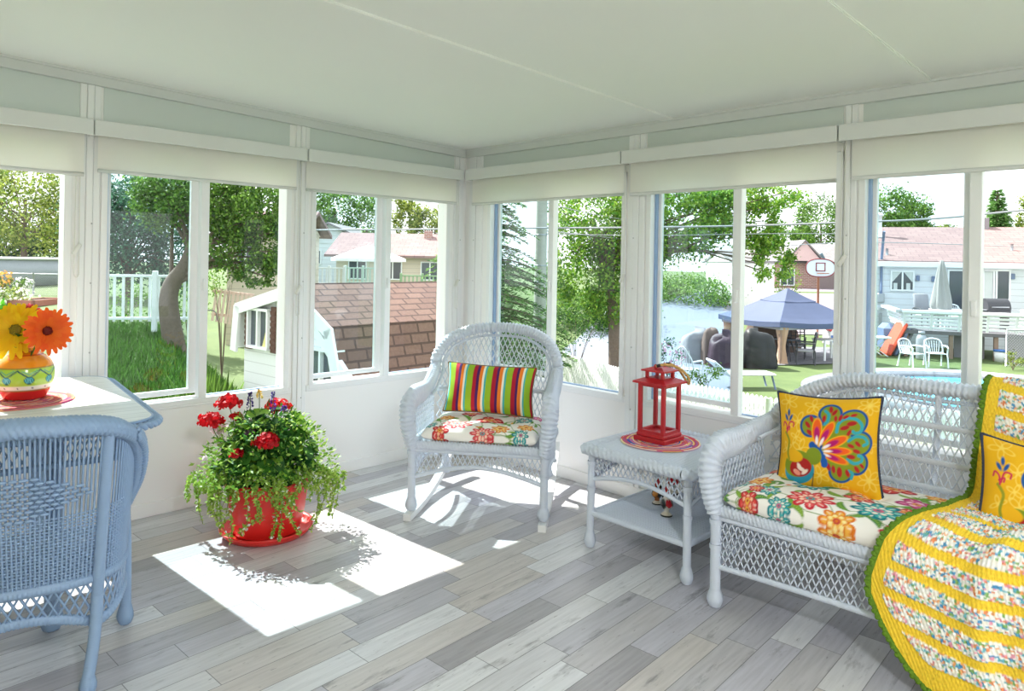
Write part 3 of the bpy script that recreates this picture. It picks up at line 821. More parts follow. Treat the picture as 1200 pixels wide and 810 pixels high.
ROCK = thing('rocking_chair', 'white wicker rocking chair with an arched lattice back, in the corner by the windows', 'rocking chair', (-.697, -1.052, 0), math.radians(-54.5))
wicker_seat(ROCK, .365, False, MAT['wicker'], .985, arm=.615, runner=True, leg0=.036, bands=(.62,))
SOFA = thing('wicker_loveseat', 'white wicker loveseat with lattice back, in front of the window onto the pool', 'loveseat', (-.53, -3.21, 0), math.radians(-90))
wicker_seat(SOFA, .64, True, MAT['wicker'], .912, arm=.620, leg0=0, bands=(.76, .62, .52))
mb = MB(); wrapped(mb, np.array([(0, .235, .40), (0, .30, .62), (0, .325, .80), (0, .33, .90)]), .012, pitch=.01, amp=.1, sides=8, per=3); build(mb, 'back_post', MAT['wicker'], SOFA)

# ------------------------------------------------------------------ wicker end table with a shelf
ET = thing('wicker_end_table', 'white wicker end table with a lower shelf, between rocking chair and loveseat', 'side table', (-.455, -2.115, 0))
ex, ey, TZ = .285, .268, .495
mb = MB()
for y in np.arange(-ey, ey + .03, .0115): pass
xs_ = np.arange(-ex - .02, ex + .025, .0185)
Yl = np.linspace(-ey - .02, ey + .02, 10)
Pq = np.stack([np.broadcast_to(xs_[:, None], (len(xs_), 10)), np.broadcast_to(Yl, (len(xs_), 10)), np.full((len(xs_), 10), TZ - .008)], -1)
strands(mb, Pq, .0078, (0, 0, 1), 8)
box2(mb, (-ex, -ey, TZ - .022), (ex, ey, TZ - .010))
build(mb, 'table_top', MAT['wicker'], ET)
mb = MB()
c = [(-ex - .03, -ey - .03), (ex + .03, -ey - .03), (ex + .03, ey + .03), (-ex - .03, ey + .03)]
rc = .035; pts = []
for i, (sx, sy) in enumerate(((-1, -1), (1, -1), (1, 1), (-1, 1))):
    for t in np.linspace(0, PI / 2, 6):
        a = PI + i * PI / 2 + t; pts.append((sx * (ex + .03 - rc) + rc * math.cos(a), sy * (ey + .03 - rc) + rc * math.sin(a), TZ - .012))
ring = np.array(pts + pts[:1])
wrapped(mb, ring, .024, .030, pitch=.026, amp=.24, k=3, sides=14, ref=(0, 0, 1), caps=False)
wrapped(mb, (ring - [0, 0, 0]) * [.90, .895, 1] + [0, 0, .002], .008, pitch=.014, amp=.3, k=2, sides=8, ref=(0, 0, 1), caps=False)
build(mb, 'rim', MAT['wicker'], ET)
mb = MB()
hi = lambda a: np.full_like(np.asarray(a, float), TZ - .03)
for sgn in (1, -1):
    lo_ = lambda a: .335 + .045 * np.cos(np.clip(a / ey, -1, 1) * PI / 2)
    clip_lattice(mb, -ey, ey, lo_, hi, lambda a, z, s=sgn: np.stack([np.full_like(a, s * ex), a, z], -1), .028, .0036, (1, 0, 0), slope=.55, seg=6, minlen=.02)
    a = np.linspace(-ey, ey, 24); wrapped(mb, np.stack([np.full_like(a, sgn * ex), a, lo_(a)], -1), .010, pitch=.010, amp=.1, sides=8, per=3)
    lo2 = lambda a: .335 + .045 * np.cos(np.clip(a / ex, -1, 1) * PI / 2)
    clip_lattice(mb, -ex, ex, lo2, hi, lambda a, z, s=sgn: np.stack([a, np.full_like(a, s * ey), z], -1), .028, .0036, (0, 1, 0), slope=.55, seg=6, minlen=.02)
    a = np.linspace(-ex, ex, 24); wrapped(mb, np.stack([a, np.full_like(a, sgn * ey), lo2(a)], -1), .010, pitch=.010, amp=.1, sides=8, per=3)
build(mb, 'apron', MAT['wicker'], ET)
mb = MB(); xs_ = np.arange(-ex + .012, ex - .005, .0185)
Pq = np.stack([np.broadcast_to(xs_[:, None], (len(xs_), 8)), np.broadcast_to(np.linspace(-ey, ey, 8), (len(xs_), 8)), np.full((len(xs_), 8), .172)], -1)
strands(mb, Pq, .0078, (0, 0, 1), 8); box2(mb, (-ex, -ey, .160), (ex, ey, .170))
for p, q in (((-ex, -ey), (ex, -ey)), ((ex, -ey), (ex, ey)), ((ex, ey), (-ex, ey)), ((-ex, ey), (-ex, -ey))):
    wrapped(mb, np.linspace((*p, .168), (*q, .168), 8), .014, pitch=.012, amp=.08, sides=8, per=3)
build(mb, 'shelf', MAT['wicker'], ET)
for sx in (1, -1):
    for sy in (1, -1):
        mb = MB(); foot_leg(mb, (sx * ex, sy * ey, TZ - .02), (sx * (ex + .003), sy * (ey + .003), .06), .018); ball_foot(mb, (sx * (ex + .003), sy * (ey + .003), 0), .027, .075)
        build(mb, 'leg', MAT['wicker'], ET)

# ------------------------------------------------------------------ dining table
DT = thing('dining_table', 'dining table with whitewashed board top and braided wicker edge, under the blinds', 'table', (-2.44, -.12, 0), math.radians(-6))
tw, tl, tz = 1.0, 1.20, .80
def rrect(x0, y0, x1, y1, r, n=8):
    pts = []
    for (cx, cy, a0) in ((x1 - r, y1 - r, 0), (x0 + r, y1 - r, PI / 2), (x0 + r, y0 + r, PI), (x1 - r, y0 + r, 1.5 * PI)):
        for t in np.linspace(0, PI / 2, n): pts.append((cx + r * math.cos(a0 + t), cy + r * math.sin(a0 + t)))
    return np.array(pts)
mb = MB(); prism(mb, rrect(-tw + .012, -tl + .012, -.012, -.012, .115), tz - .028, tz); build(mb, 'table_top', MAT['whitewash'], DT, smooth=False)
def braid(mb, path, amp=.013, rise=.011, L=.062, r=.0085, up=(0, 0, 1)):
    """three-strand braid along a path"""
    Q, s = resample(path, step=.004); T, N, B = frames(Q, up)
    for k in range(3):
        ph = 2 * PI * (s / L + k / 3)
        tube(mb, Q + B * (amp * np.sin(ph))[:, None] + N * (rise * .5 * np.sin(2 * ph))[:, None], r, 6)
mb = MB(); ring = rrect(-tw, -tl, 0, 0, .125, 10); ring = np.c_[np.r_[ring, ring[:1]], np.full(len(ring) + 1, tz - .020)]
braid(mb, ring, amp=.016, rise=.012, L=.07, r=.0095, up=np.array([0, 0, 1.])); 
wrapped(mb, np.c_[np.r_[rrect(-tw + .012, -tl + .012, -.012, -.012, .115), rrect(-tw + .012, -tl + .012, -.012, -.012, .115)[:1]], np.full(33, tz - .004)], .005, pitch=.010, amp=.1, sides=6, per=3, caps=False)
build(mb, 'braided_edge', MAT['shadewicker'], DT)
mb = MB()
for (p, q, rf) in (((-tw + .1, -tl + .1), (-.1, -tl + .1), (0, 1, 0)), ((-.1, -tl + .1), (-.1, -.1), (1, 0, 0)), ((-.1, -.1), (-tw + .1, -.1), (0, 1, 0)), ((-tw + .1, -.1), (-tw + .1, -tl + .1), (1, 0, 0))):
    p = np.array(p); q = np.array(q); L = np.linalg.norm(q - p)
    clip_lattice(mb, 0, L, lambda a: np.full_like(np.asarray(a, float), .66), lambda a: np.full_like(np.asarray(a, float), .775), lambda a, z, p=p, q=q, L=L: np.concatenate([p + (q - p) * (a / L)[..., None], z[..., None]], -1), .028, .0036, rf, seg=5, minlen=.02)
    wrapped(mb, np.linspace((*p, .66), (*q, .66), 8), .011, pitch=.010, amp=.1, sides=8, per=3)
build(mb, 'apron', MAT['shadewicker'], DT)
for x in (-tw + .28, -.30):
    for y in (-tl + .30, -.28):
        mb = MB(); foot_leg(mb, (x, y, .77), (x, y, .06), .026); ball_foot(mb, (x, y, 0), .036, .08); build(mb, 'leg', MAT['shadewicker'], DT)

# ------------------------------------------------------------------ dining chair, seen from behind
DC = thing('dining_chair', 'wicker dining chair coloured in its blue-grey backlit shade, with a woven cane back, pushed up to the table', 'chair', (-2.955, -1.245, 0), math.radians(164))
bwm = MAT['shadewicker']
plan = spline(np.array([(.262, -.22), (.284, -.08), (.280, .06), (.238, .175), (.128, .232), (0, .245), (-.128, .232), (-.238, .175), (-.280, .06), (-.284, -.08), (-.262, -.22)]), 240)
PLp, PLs = resample(plan, n=241); HL = PLs[-1] / 2
def Sd(a, z):
    """a: distance along the plan from the middle of the back; the shell flares out with height"""
    a = np.asarray(a, float); z = np.asarray(z, float)
    x = np.interp(a + HL, PLs, PLp[:, 0]); y = np.interp(a + HL, PLs, PLp[:, 1])
    k = 1 + .10 * (z - .42) / .45
    return np.stack([x * k, np.where(y > 0, y * (1 + .45 * (z - .42) / .45 * np.clip(y / .24, 0, 1)), y), z], -1)
zrim = lambda a: np.interp(np.abs(a), [0, .12, .20, .26, .32, .38, .46, HL - .04, HL], [.892, .884, .866, .836, .792, .742, .655, .50, .46])
A = np.linspace(-HL, HL, 200); RP = spline(Sd(A, zrim(A))[::8], 220)
mb = MB()
cen = np.array([0, 0, .45])
Q, ss = resample(RP, step=.004); rf = Q - cen; rf /= np.linalg.norm(rf, axis=1)[:, None]
th = np.linspace(0, 2 * PI, 20, endpoint=False); ph = 2 * PI * ss / .018
mod = 1 + .12 * np.sin(ph)[:, None] * (np.sign(np.cos(5 * th + .4)) * np.abs(np.cos(5 * th + .4)) ** .5)[None]
tube(mb, Q, .025, 20, rf, ry=.034, mod=mod)
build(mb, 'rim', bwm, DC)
# braid on the outer side of the rim over the wings
for s_ in (1, -1):
    mb = MB(); a = np.linspace(.30, HL, 60) * s_; q = Sd(a, zrim(a)); o = q - np.array([0, .0, 0]); o[:, 2] = 0; o /= np.linalg.norm(o, axis=1)[:, None]
    braid(mb, q + o * .030, amp=.016, rise=.012, L=.06, r=.0085, up=o[30]); build(mb, 'wing_braid', bwm, DC)
# upright canes of the back and wings
mb = MB(); aa = np.arange(-HL + .02, HL - .015, .0115); k = 14
tt = np.linspace(0, 1, k); zz = .36 + (zrim(aa)[:, None] - .36) * tt[None]
strands(mb, Sd(np.broadcast_to(aa[:, None], zz.shape), zz), .0037, (1, .3, 0), 5)
# fine weft through the lower back
for z in np.arange(.372, .60, .0105):
    lim = .30; a = np.linspace(-lim, lim, 120); q = Sd(a, np.full_like(a, z)); q[:, :2] *= (1 + .010 * np.sin(a * 2 * PI / .023 + (0 if int(z * 95.3) % 2 else PI)))[:, None]
    tube(mb, q, .0030, 4, (0, 0, 1))
for s_ in (1, -1):
    for z in np.arange(.372, .56, .0105):
        a = np.linspace(.32, HL - .03, 70) * s_; q = Sd(a, np.full_like(a, z)); ok = zrim(a) > z; q = q[ok]
        if len(q) > 4: tube(mb, q, .0030, 4, (0, 0, 1))
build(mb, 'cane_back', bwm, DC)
# woven diamond motif of flat strips
mb = MB()
for j, z in enumerate(np.arange(.60, .745, .0145)):
    for i in range(-9, 10):
        a = (i + .5 * (j % 2)) * .0245
        if abs(a) / .20 + abs(z - .665) / .085 > 1: continue
        c = Sd(a, z); c = c + np.array([0, .008, 0]); n = Sd(a + .01, z) - Sd(a - .01, z)
        ellipsoid(mb, c, (.0135, .006, .0052), 6, 8, rotm(0, 0, math.atan2(n[1], n[0])))
build(mb, 'woven_diamond', bwm, DC)
for s_ in (1, -1):
    mb = MB(); z = np.linspace(.30, .86, 20); a = np.full_like(z, .225 * s_); q = Sd(a, z); q[:, 1] += .014; q[:, 0] += .008 * s_
    z2 = np.linspace(.055, .30, 8); q0 = q[0]; lo_ = np.stack([q0[0] + s_ * .02 * (1 - (z2 - .055) / .245) ** 2, q0[1] + .03 * (1 - (z2 - .055) / .245), z2], -1)
    wrapped(mb, np.concatenate([lo_[:-1], q]), .0175, pitch=.010, amp=.05, sides=10, per=3); ball_foot(mb, (lo_[0, 0], lo_[0, 1], 0), .024, .06)
    build(mb, 'leg', bwm, DC)
    mb = MB(); wrapped(mb, spline([(.275 * s_, -.20, .46), (.282 * s_, -.205, .30), (.285 * s_, -.215, .06)], 12), .019, pitch=.010, amp=.05, sides=10, per=3); ball_foot(mb, (.285 * s_, -.215, 0), .027, .075)
    build(mb, 'leg', bwm, DC)
# seat and skirt
mb = MB(); pl = PLp[::6] * .97; pl = np.r_[pl, [[-.2, -.26], [0, -.27], [.2, -.26]]]
prism(mb, pl, .345, .375)
build(mb, 'seat', bwm, DC)
mb = MB()
lo_ = lambda a: .225 + .045 * np.cos(np.clip(a / .22, -1, 1) * PI / 2) * (np.abs(a) < .22)
hi_ = lambda a: np.full_like(np.asarray(a, float), .355)
clip_lattice(mb, -HL, HL, lambda a: np.where(np.abs(a) < .225, .20 + .06 * np.cos(np.clip(a / .225, -1, 1) * PI / 2), .20 + .05 * np.sin(np.clip((np.abs(a) - .225) / (HL - .225), 0, 1) * PI)), hi_, Sd, .030, .0042, (.3, 1, 0), slope=.5, seg=6, minlen=.02)
a = np.linspace(-HL, HL, 160); q = Sd(a, np.where(np.abs(a) < .225, .20 + .06 * np.cos(np.clip(a / .225, -1, 1) * PI / 2), .20 + .05 * np.sin(np.clip((np.abs(a) - .225) / (HL - .225), 0, 1) * PI)))
wrapped(mb, q, .016, .012, pitch=.012, amp=.14, k=2, sides=10, ref=(0, 0, 1)); 
q = Sd(a, np.full_like(a, .358)); wrapped(mb, q, .014, .010, pitch=.012, amp=.14, k=2, sides=10, ref=(0, 0, 1))
build(mb, 'skirt', bwm, DC)
# ================================================================== CUSHIONS, PILLOWS, THROW
def srgb(*c): return lin(c)
def paint(col, mask, c): 
    mask = np.clip(mask, 0, 1)[..., None]; return col * (1 - mask) + lin(c) * mask
def soft(d, w): return np.clip(.5 - d / w, 0, 1)       # 1 inside (d<0)

def stroke(col, X, Y, pts, w, c, aa=.002):
    pts = np.asarray(pts, float); d = np.full(X.shape, 1e9)
    for (x0, y0), (x1, y1) in zip(pts[:-1], pts[1:]):
        dx, dy = x1 - x0, y1 - y0; t = np.clip(((X - x0) * dx + (Y - y0) * dy) / (dx * dx + dy * dy + 1e-12), 0, 1)
        d = np.minimum(d, np.hypot(X - x0 - t * dx, Y - y0 - t * dy))
    return paint(col, soft(d - w, aa * 2), c)

def blob(col, X, Y, x, y, a, b_, ang, c, aa=.002):
    ca, sa = math.cos(ang), math.sin(ang); u = (X - x) * ca + (Y - y) * sa; v = -(X - x) * sa + (Y - y) * ca
    return paint(col, soft((np.hypot(u / a, v / b_) - 1) * min(a, b_), aa * 2), c)

def flower(col, X, Y, x, y, R, kind, ang=0.0, aa=.002):
    """one printed flower: layered petals; kind picks the ink colours"""
    inks = {'teal': ((16, 122, 134), (58, 178, 176), (240, 236, 220), (228, 92, 130)), 'red': ((176, 34, 50), (226, 74, 66), (246, 190, 150), (240, 190, 70)),
            'orange': ((226, 120, 30), (244, 178, 70), (250, 226, 150), (200, 60, 60)), 'pink': ((176, 30, 110), (214, 84, 150), (246, 196, 214), (240, 180, 60)),
            'coral': ((206, 44, 60), (236, 96, 96), (252, 214, 190), (60, 170, 170))}[kind]
    th = np.arctan2(Y - y, X - x) - ang; r = np.hypot(X - x, Y - y)
    n = {'teal': 8, 'red': 5, 'orange': 7, 'pink': 4, 'coral': 9}[kind]
    for f, k, ink, off in ((1.0, .45, inks[0], 0), (.80, .45, inks[1], 0), (.60, .5, inks[0], .5), (.50, .5, inks[2], .5), (.33, .4, inks[1], 0), (.20, .1, inks[3], 0), (.09, 0, inks[0], 0)):
        lim = R * f * (1 - k + k * np.abs(np.cos(n / 2 * th + off * PI)) ** .7)
        col = paint(col, soft(r - lim, aa * 2), ink)
    for i in range(n):                                            # white veins
        a = ang + 2 * PI * i / n; col = stroke(col, X, Y, [(x + R * .55 * math.cos(a), y + R * .55 * math.sin(a)), (x + R * .8 * math.cos(a), y + R * .8 * math.sin(a))], R * .02, (250, 240, 226), aa)
    return col

def curl_leaf(col, X, Y, x, y, L, ang, c=(96, 150, 46), c2=(150, 186, 80), s=1, aa=.002):
    t = np.linspace(0, 1, 9)
    for i in range(8):
        tt = t[i]; a = ang + s * 1.5 * tt; x += L / 8 * math.cos(a); y += L / 8 * math.sin(a)
        wdt = L * .17 * math.sin(PI * (tt * .85 + .12))
        col = blob(col, X, Y, x, y, L * .11, max(wdt, .002), a, c, aa); col = blob(col, X, Y, x, y, L * .05, max(wdt * .45, .001), a, c2, aa)
    return col

def floral(X, Y, spec, w, h, seed):
    r = random.Random(seed); col = np.broadcast_to(lin((247, 243, 236)), X.shape + (3,)).copy()
    pts = [(f[0], f[1]) for f in spec]
    for i in range(len(spec) * 4):                                # stems and curling leaves between the flowers
        x, y, R = spec[i % len(spec)][:3]; a = r.uniform(0, 6.28); L = r.uniform(.07, .13)
        p = [(x, y)]
        for k in range(5): a += r.uniform(-.4, .4); p.append((p[-1][0] + L / 4 * math.cos(a), p[-1][1] + L / 4 * math.sin(a)))
        col = stroke(col, X, Y, p, .0018, (120, 146, 70)); col = curl_leaf(col, X, Y, *p[-1], r.uniform(.05, .085), a + r.uniform(-1, 1), s=r.choice((-1, 1)), c=r.choice(((82, 142, 40), (54, 122, 60), (122, 160, 50))))
    for i in range(len(spec)):
        x = r.uniform(-w / 2, w / 2); y = r.uniform(-h / 2, h / 2)
        col = blob(col, X, Y, x, y, .012, .008, r.uniform(0, 3), r.choice(((226, 120, 30), (206, 44, 90), (30, 140, 150), (240, 180, 70))))
    for f in spec: col = flower(col, X, Y, f[0], f[1], f[2], f[3], r.uniform(0, 3))
    return col

def cushion(name, w, d, t, colf, mat, tufts=(), nu=240, nv=110, parent=None):
    """box-edged seat cushion lying in XY, base at z=0; colf(x, y) gives the print, wrapped down the sides"""
    u = np.linspace(-1, 1, nu); v = np.linspace(-1, 1, nv); U, V = np.meshgrid(u, v, indexing='ij')
    e = 5.0
    su = np.sign(U) * (1 - (1 - np.abs(U)) ** 1.35); sv = np.sign(V) * (1 - (1 - np.abs(V)) ** 1.35)
    prof = (1 - np.abs(su) ** 12) ** (1 / 2.2) * (1 - np.abs(sv) ** 8) ** (1 / 2.2)
    X = su * w / 2; Y = sv * d / 2
    dome = .82 + .18 * np.cos(su * PI / 2) * np.cos(sv * PI / 2)
    Zt = t * .40 + t * .60 * prof * dome
    for (x, y, k) in tufts: Zt -= k * np.exp(-((X - x) ** 2 + (Y - y) ** 2) / (2 * .030 ** 2)) + .35 * k * np.exp(-((X - x) ** 2 + (Y - y) ** 2) / (2 * .075 ** 2))
    Zb = t * .40 - t * .38 * prof
    col = colf(U * (w / 2 + t * .35), V * (d / 2 + t * .35))
    mb = MB(); mb.add(np.stack([X, Y, Zt], -1).reshape(-1, 3), gridfaces(nu, nv), col.reshape(-1, 3))
    mb.add(np.stack([X, Y, Zb], -1).reshape(-1, 3), gridfaces(nu, nv)[:, ::-1], col.reshape(-1, 3))
    return build(mb, name, mat, parent)

def pillow_mesh(w, h, t, colf, nu=150, nv=150, ear=.07):
    u = np.linspace(-1, 1, nu); v = np.linspace(-1, 1, nv); U, V = np.meshgrid(u, v, indexing='ij')
    X = w / 2 * U * (1 - ear * (1 - V ** 2) * np.abs(U) ** 2); Z = h / 2 * V * (1 - ear * (1 - U ** 2) * np.abs(V) ** 2)
    th = t / 2 * ((1 - np.abs(U) ** 2.6) * (1 - np.abs(V) ** 2.6)) ** .55
    th = th * (1 + .05 * np.sin(7 * U + 3 * V) * np.cos(5 * V))
    col = colf((U + 1) / 2, (1 - V) / 2)
    mb = MB(); mb.add(np.stack([X, -th, Z], -1).reshape(-1, 3), gridfaces(nu, nv), col.reshape(-1, 3))
    mb.add(np.stack([X, th, Z], -1).reshape(-1, 3), gridfaces(nu, nv)[:, ::-1], col.reshape(-1, 3))
    edge = np.concatenate([np.stack([X, 0 * X, Z], -1)[:, 0], np.stack([X, 0 * X, Z], -1)[-1, 1:], np.stack([X, 0 * X, Z], -1)[::-1, -1][1:], np.stack([X, 0 * X, Z], -1)[0, ::-1][1:]])
    return mb, edge

# --- seat cushion of the rocking chair
rz = math.radians(-54.5); RM = rotm(0, 0, rz)
specR = [(-.20, -.235, .055, 'red'), (.02, -.24, .06, 'coral'), (.22, -.235, .055, 'teal'), (.02, -.02, .075, 'red'), (-.12, -.13, .085, 'coral'), (.24, -.12, .06, 'orange'), (.20, .03, .055, 'teal'), (-.22, .0, .05, 'orange'), (.28, .12, .05, 'pink'), (-.10, .12, .06, 'red'), (.10, -.18, .05, 'orange'), (-.28, -.16, .05, 'teal'), (.12, .14, .05, 'coral')]
p = np.array([-.697, -1.052, 0]) + RM @ np.array([0, -.075, .403])
cu = cushion('seat_cushion', .63, .45, .105, lambda X, Y: floral(X, Y, specR, .63, .45, 3), MAT['print'], tufts=[(-.12, .0, .03), (.12, 0, .03)], nu=200, nv=140)
cu.location = p; cu.rotation_euler = (0, 0, rz)
tag(cu, 'white floral seat cushion lying on the rocking chair', 'cushion')
# --- striped lumbar pillow
cyc = [((178, 28, 52), 30), ((74, 32, 98), 20), ((240, 128, 40), 25), ((250, 240, 214), 15), ((58, 180, 190), 13), ((154, 190, 44), 47)]
def stripes(U, V):
    tot = 150.0; x = ((U - .035) * 4.55 * tot + 30 + 45 + 30) % tot; col = np.zeros(U.shape + (3,)); a = 0
    for c, wd in cyc: col[(x >= a) & (x < a + wd)] = lin(c); a += wd
    return col
mb, edge = pillow_mesh(.53, .285, .15, stripes, 260, 70)
p = np.array([-.697, -1.052, 0]) + RM @ np.array([-.005, .030, .652])
sp = thing('lumbar_pillow', 'oblong pillow with red, orange and lime stripes propped on the rocking chair', 'pillow', p, rot=(math.radians(-16), math.radians(1.5), rz))
build(mb, 'cover', MAT['print'], sp)
mb = MB(); tube(mb, np.concatenate([edge, edge[:2]])[::3], .0045, 6); build(mb, 'piping', M_('striped_piping', (120, 96, 60), .8), sp)

# --- loveseat cushion
specS = [(-.47, -.30, .055, 'red'), (-.33, -.29, .05, 'teal'), (-.13, -.29, .06, 'orange'), (.04, -.29, .055, 'coral'), (.22, -.30, .06, 'teal'), (-.56, -.16, .05, 'teal'), (-.36, .20, .05, 'orange'), (-.40, -.20, .05, 'teal'), (-.12, -.06, .05, 'red'), (.06, .16, .05, 'orange'), (-.16, .20, .045, 'pink'), (.20, .05, .05, 'orange'), (.02, -.10, .045, 'red'), (-.52, .08, .055, 'red'), (-.50, -.10, .065, 'orange'), (-.41, .09, .06, 'pink'), (-.30, -.02, .075, 'teal'), (-.24, -.19, .085, 'coral'), (-.16, .05, .065, 'orange'), (-.08, .16, .075, 'red'), (-.04, -.15, .080, 'teal'), (.02, .02, .06, 'pink'),
         (.10, -.20, .085, 'orange'), (.14, .12, .07, 'teal'), (.16, -.03, .065, 'red'), (.28, .16, .085, 'red'), (.30, -.10, .08, 'coral'), (-.46, -.21, .04, 'red'), (-.25, .18, .06, 'red'), (.42, .05, .08, 'teal'), (.5, -.15, .07, 'orange')]
cu = cushion('loveseat_cushion', 1.20, .53, .132, lambda X, Y: floral(X, Y, specS, 1.2, .52, 9), MAT['print'], tufts=[(-.36, .03, .03), (-.12, .03, .03), (.12, .03, .03), (.36, .03, .03)], nu=340, nv=150)
cu.location = (-.53 - .055, -3.21, .40); cu.rotation_euler = (0, 0, math.radians(-90))
tag(cu, 'long white floral cushion lying on the wicker loveseat', 'cushion')

# --- peacock pillows
CORN = [(60, 85), (660, 95), (722, 727), (45, 628)]                # where the print's corners fall in the drawing below
def peacock(U, V):
    (x0, y0), (x1, y1), (x2, y2), (x3, y3) = CORN
    X = (1 - V) * ((1 - U) * x0 + U * x1) + V * ((1 - U) * x3 + U * x2); Y = (1 - V) * ((1 - U) * y0 + U * y1) + V * ((1 - U) * y3 + U * y2)
    aa = 3.0
    col = np.broadcast_to(lin((236, 178, 22)), U.shape + (3,)).copy(); r = random.Random(4)
    for (fx, fy, n, R) in ((140, 140, 5, 60), (300, 160, 5, 55), (610, 150, 8, 62), (210, 260, 5, 60), (230, 420, 5, 62), (130, 410, 4, 40), (360, 570, 5, 60), (650, 600, 7, 70), (470, 660, 6, 55), (110, 590, 5, 40), (650, 400, 4, 40), (200, 350, 4, 40)):
        for k in range(n):                                         # pale outlined blossoms in the ground
            a = 2 * PI * k / n + fx; cx, cy = fx + R * .55 * math.cos(a), fy + R * .55 * math.sin(a)
            ca, sa = math.cos(a), math.sin(a); u = (X - cx) * ca + (Y - cy) * sa; v = -(X - cx) * sa + (Y - cy) * ca
            d = np.abs(np.hypot(u / (R * .45), v / (R * .22)) - 1) * R * .25
            col = paint(col, soft(d - 2.6, aa * 2) * .75, (248, 214, 96))
    sc = [(292, 285, 58), (402, 212, 62), (535, 262, 78), (588, 385, 66), (575, 500, 62), (485, 545, 66), (440, 330, 95), (470, 430, 110)]
    d = np.min([np.hypot(X - a, Y - b_) - R for a, b_, R in sc], 0)
    d = np.minimum(d, -np.minimum.reduce([(X - 270), (Y - 200), (560 - X + (Y - 300) * .2), (X - Y + 190)]) if False else d)
    col = paint(col, soft(d - 9, aa * 2), (28, 84, 150)); col = paint(col, soft(d + 6, aa * 2), (132, 148, 34))
    # teal curls
    for pts in ([(370, 190), (392, 215), (390, 255), (375, 275)], [(448, 320), (455, 270), (495, 238), (550, 240), (588, 275), (585, 315), (555, 325), (540, 315)], [(520, 370), (560, 345), (610, 350), (632, 380), (610, 395)], [(520, 478), (560, 500), (600, 490), (605, 465), (585, 455)], [(530, 545), (552, 560), (545, 590)]):
        col = stroke(col, X, Y, spline(pts, 24), 9, (54, 166, 178), aa)
    for (x, y, a, L) in ((275, 280, .9, 24), (296, 245, 1.2, 22), (290, 325, .6, 26), (368, 240, 1.6, 22), (402, 180, 1.4, 24), (425, 200, 2.1, 24), (435, 240, 1.5, 20), (462, 235, 1.8, 22), (492, 228, -.6, 20), (535, 215, -.3, 20), (530, 268, -.2, 30), (492, 295, -.3, 28), (518, 325, -1.1, 22), (535, 400, .4, 22), (575, 388, .7, 22), (570, 430, .3, 24), (540, 462, .2, 26), (410, 520, 1.3, 24), (440, 535, 1.4, 24), (475, 552, 1.5, 32), (522, 558, 1.2, 24), (578, 535, .9, 24), (608, 515, .8, 18)):
        col = blob(col, X, Y, x, y, L, L * .48, a, (176, 36, 34), aa)
    C0 = np.array([335., 430.])
    for (tx, ty, wd) in ((330, 240, 32), (425, 262, 30), (512, 350, 30), (540, 432, 25), (522, 500, 24)):
        v = np.array([tx, ty]) - C0; L = np.linalg.norm(v); a = math.atan2(v[1], v[0]); c = C0 + v * .60
        for (f, g, ink) in ((1.0, 1.0, (244, 176, 30)), (.88, .80, (238, 96, 26)), (.52, .50, (186, 26, 110))):
            q = C0 + v * (.62 if f > .6 else .52); col = blob(col, X, Y, q[0], q[1], L * .40 * f, wd * g, a, ink, aa)
        q = C0 + v * .32; col = blob(col, X, Y, q[0], q[1], L * .13, wd * .28, a, (250, 240, 240), aa)
    # neck ruff, body, legs
    for (x, y) in ((305, 395), (322, 410), (340, 425), (358, 445), (372, 465), (382, 488), (386, 505)): col = blob(col, X, Y, x, y, 20, 20, 0, (26, 88, 170), aa)
    col = blob(col, X, Y, 222, 535, 102, 84, .1, (48, 150, 178), aa)
    col = blob(col, X, Y, 215, 500, 96, 76, .05, (128, 146, 34), aa); col = blob(col, X, Y, 318, 458, 52, 46, .9, (128, 146, 34), aa)
    col = paint(col, soft(np.maximum(np.hypot((X - 200) / 72, (Y - 440) / 40) - 1, 0) * -30 + 0 - (np.hypot((X - 200) / 72, (Y - 440) / 40) - 1 >= 0) * 0, 1) * 0, (0, 0, 0))
    col = blob(col, X, Y, 232, 520, 74, 56, 0, (176, 36, 34), aa); col = blob(col, X, Y, 185, 452, 66, 34, .25, (238, 180, 24), aa)
    for (x, y, a, L) in ((225, 515, 1.0, 24), (238, 530, .5, 30), (260, 548, -.5, 24), (205, 545, .6, 22)): col = blob(col, X, Y, x, y, L, 11, a, (250, 226, 214), aa)
    col = blob(col, X, Y, 208, 548, 26, 14, .6, (240, 150, 130), aa)
    for pts in ([(318, 560), (310, 600), (300, 640)], [(215, 625), (190, 640), (160, 640)]): col = stroke(col, X, Y, pts, 3, (40, 60, 70), aa)
    # sprig
    col = stroke(col, X, Y, spline([(150, 470), (140, 430), (150, 370), (128, 330), (120, 320)], 20), 7, (150, 150, 40), aa)
    for pts in ([(130, 320), (125, 280), (105, 260), (97, 280)], [(135, 310), (150, 265), (180, 268), (178, 290)], [(125, 300), (150, 290), (148, 308)]): col = stroke(col, X, Y, spline(pts, 16), 4.5, (206, 40, 84), aa)
    for (x, y, a) in ((142, 208, 1.57), (124, 235, 1.1), (158, 238, -1.0)): col = blob(col, X, Y, x, y, 22, 9, a, (34, 88, 156), aa)
    return col

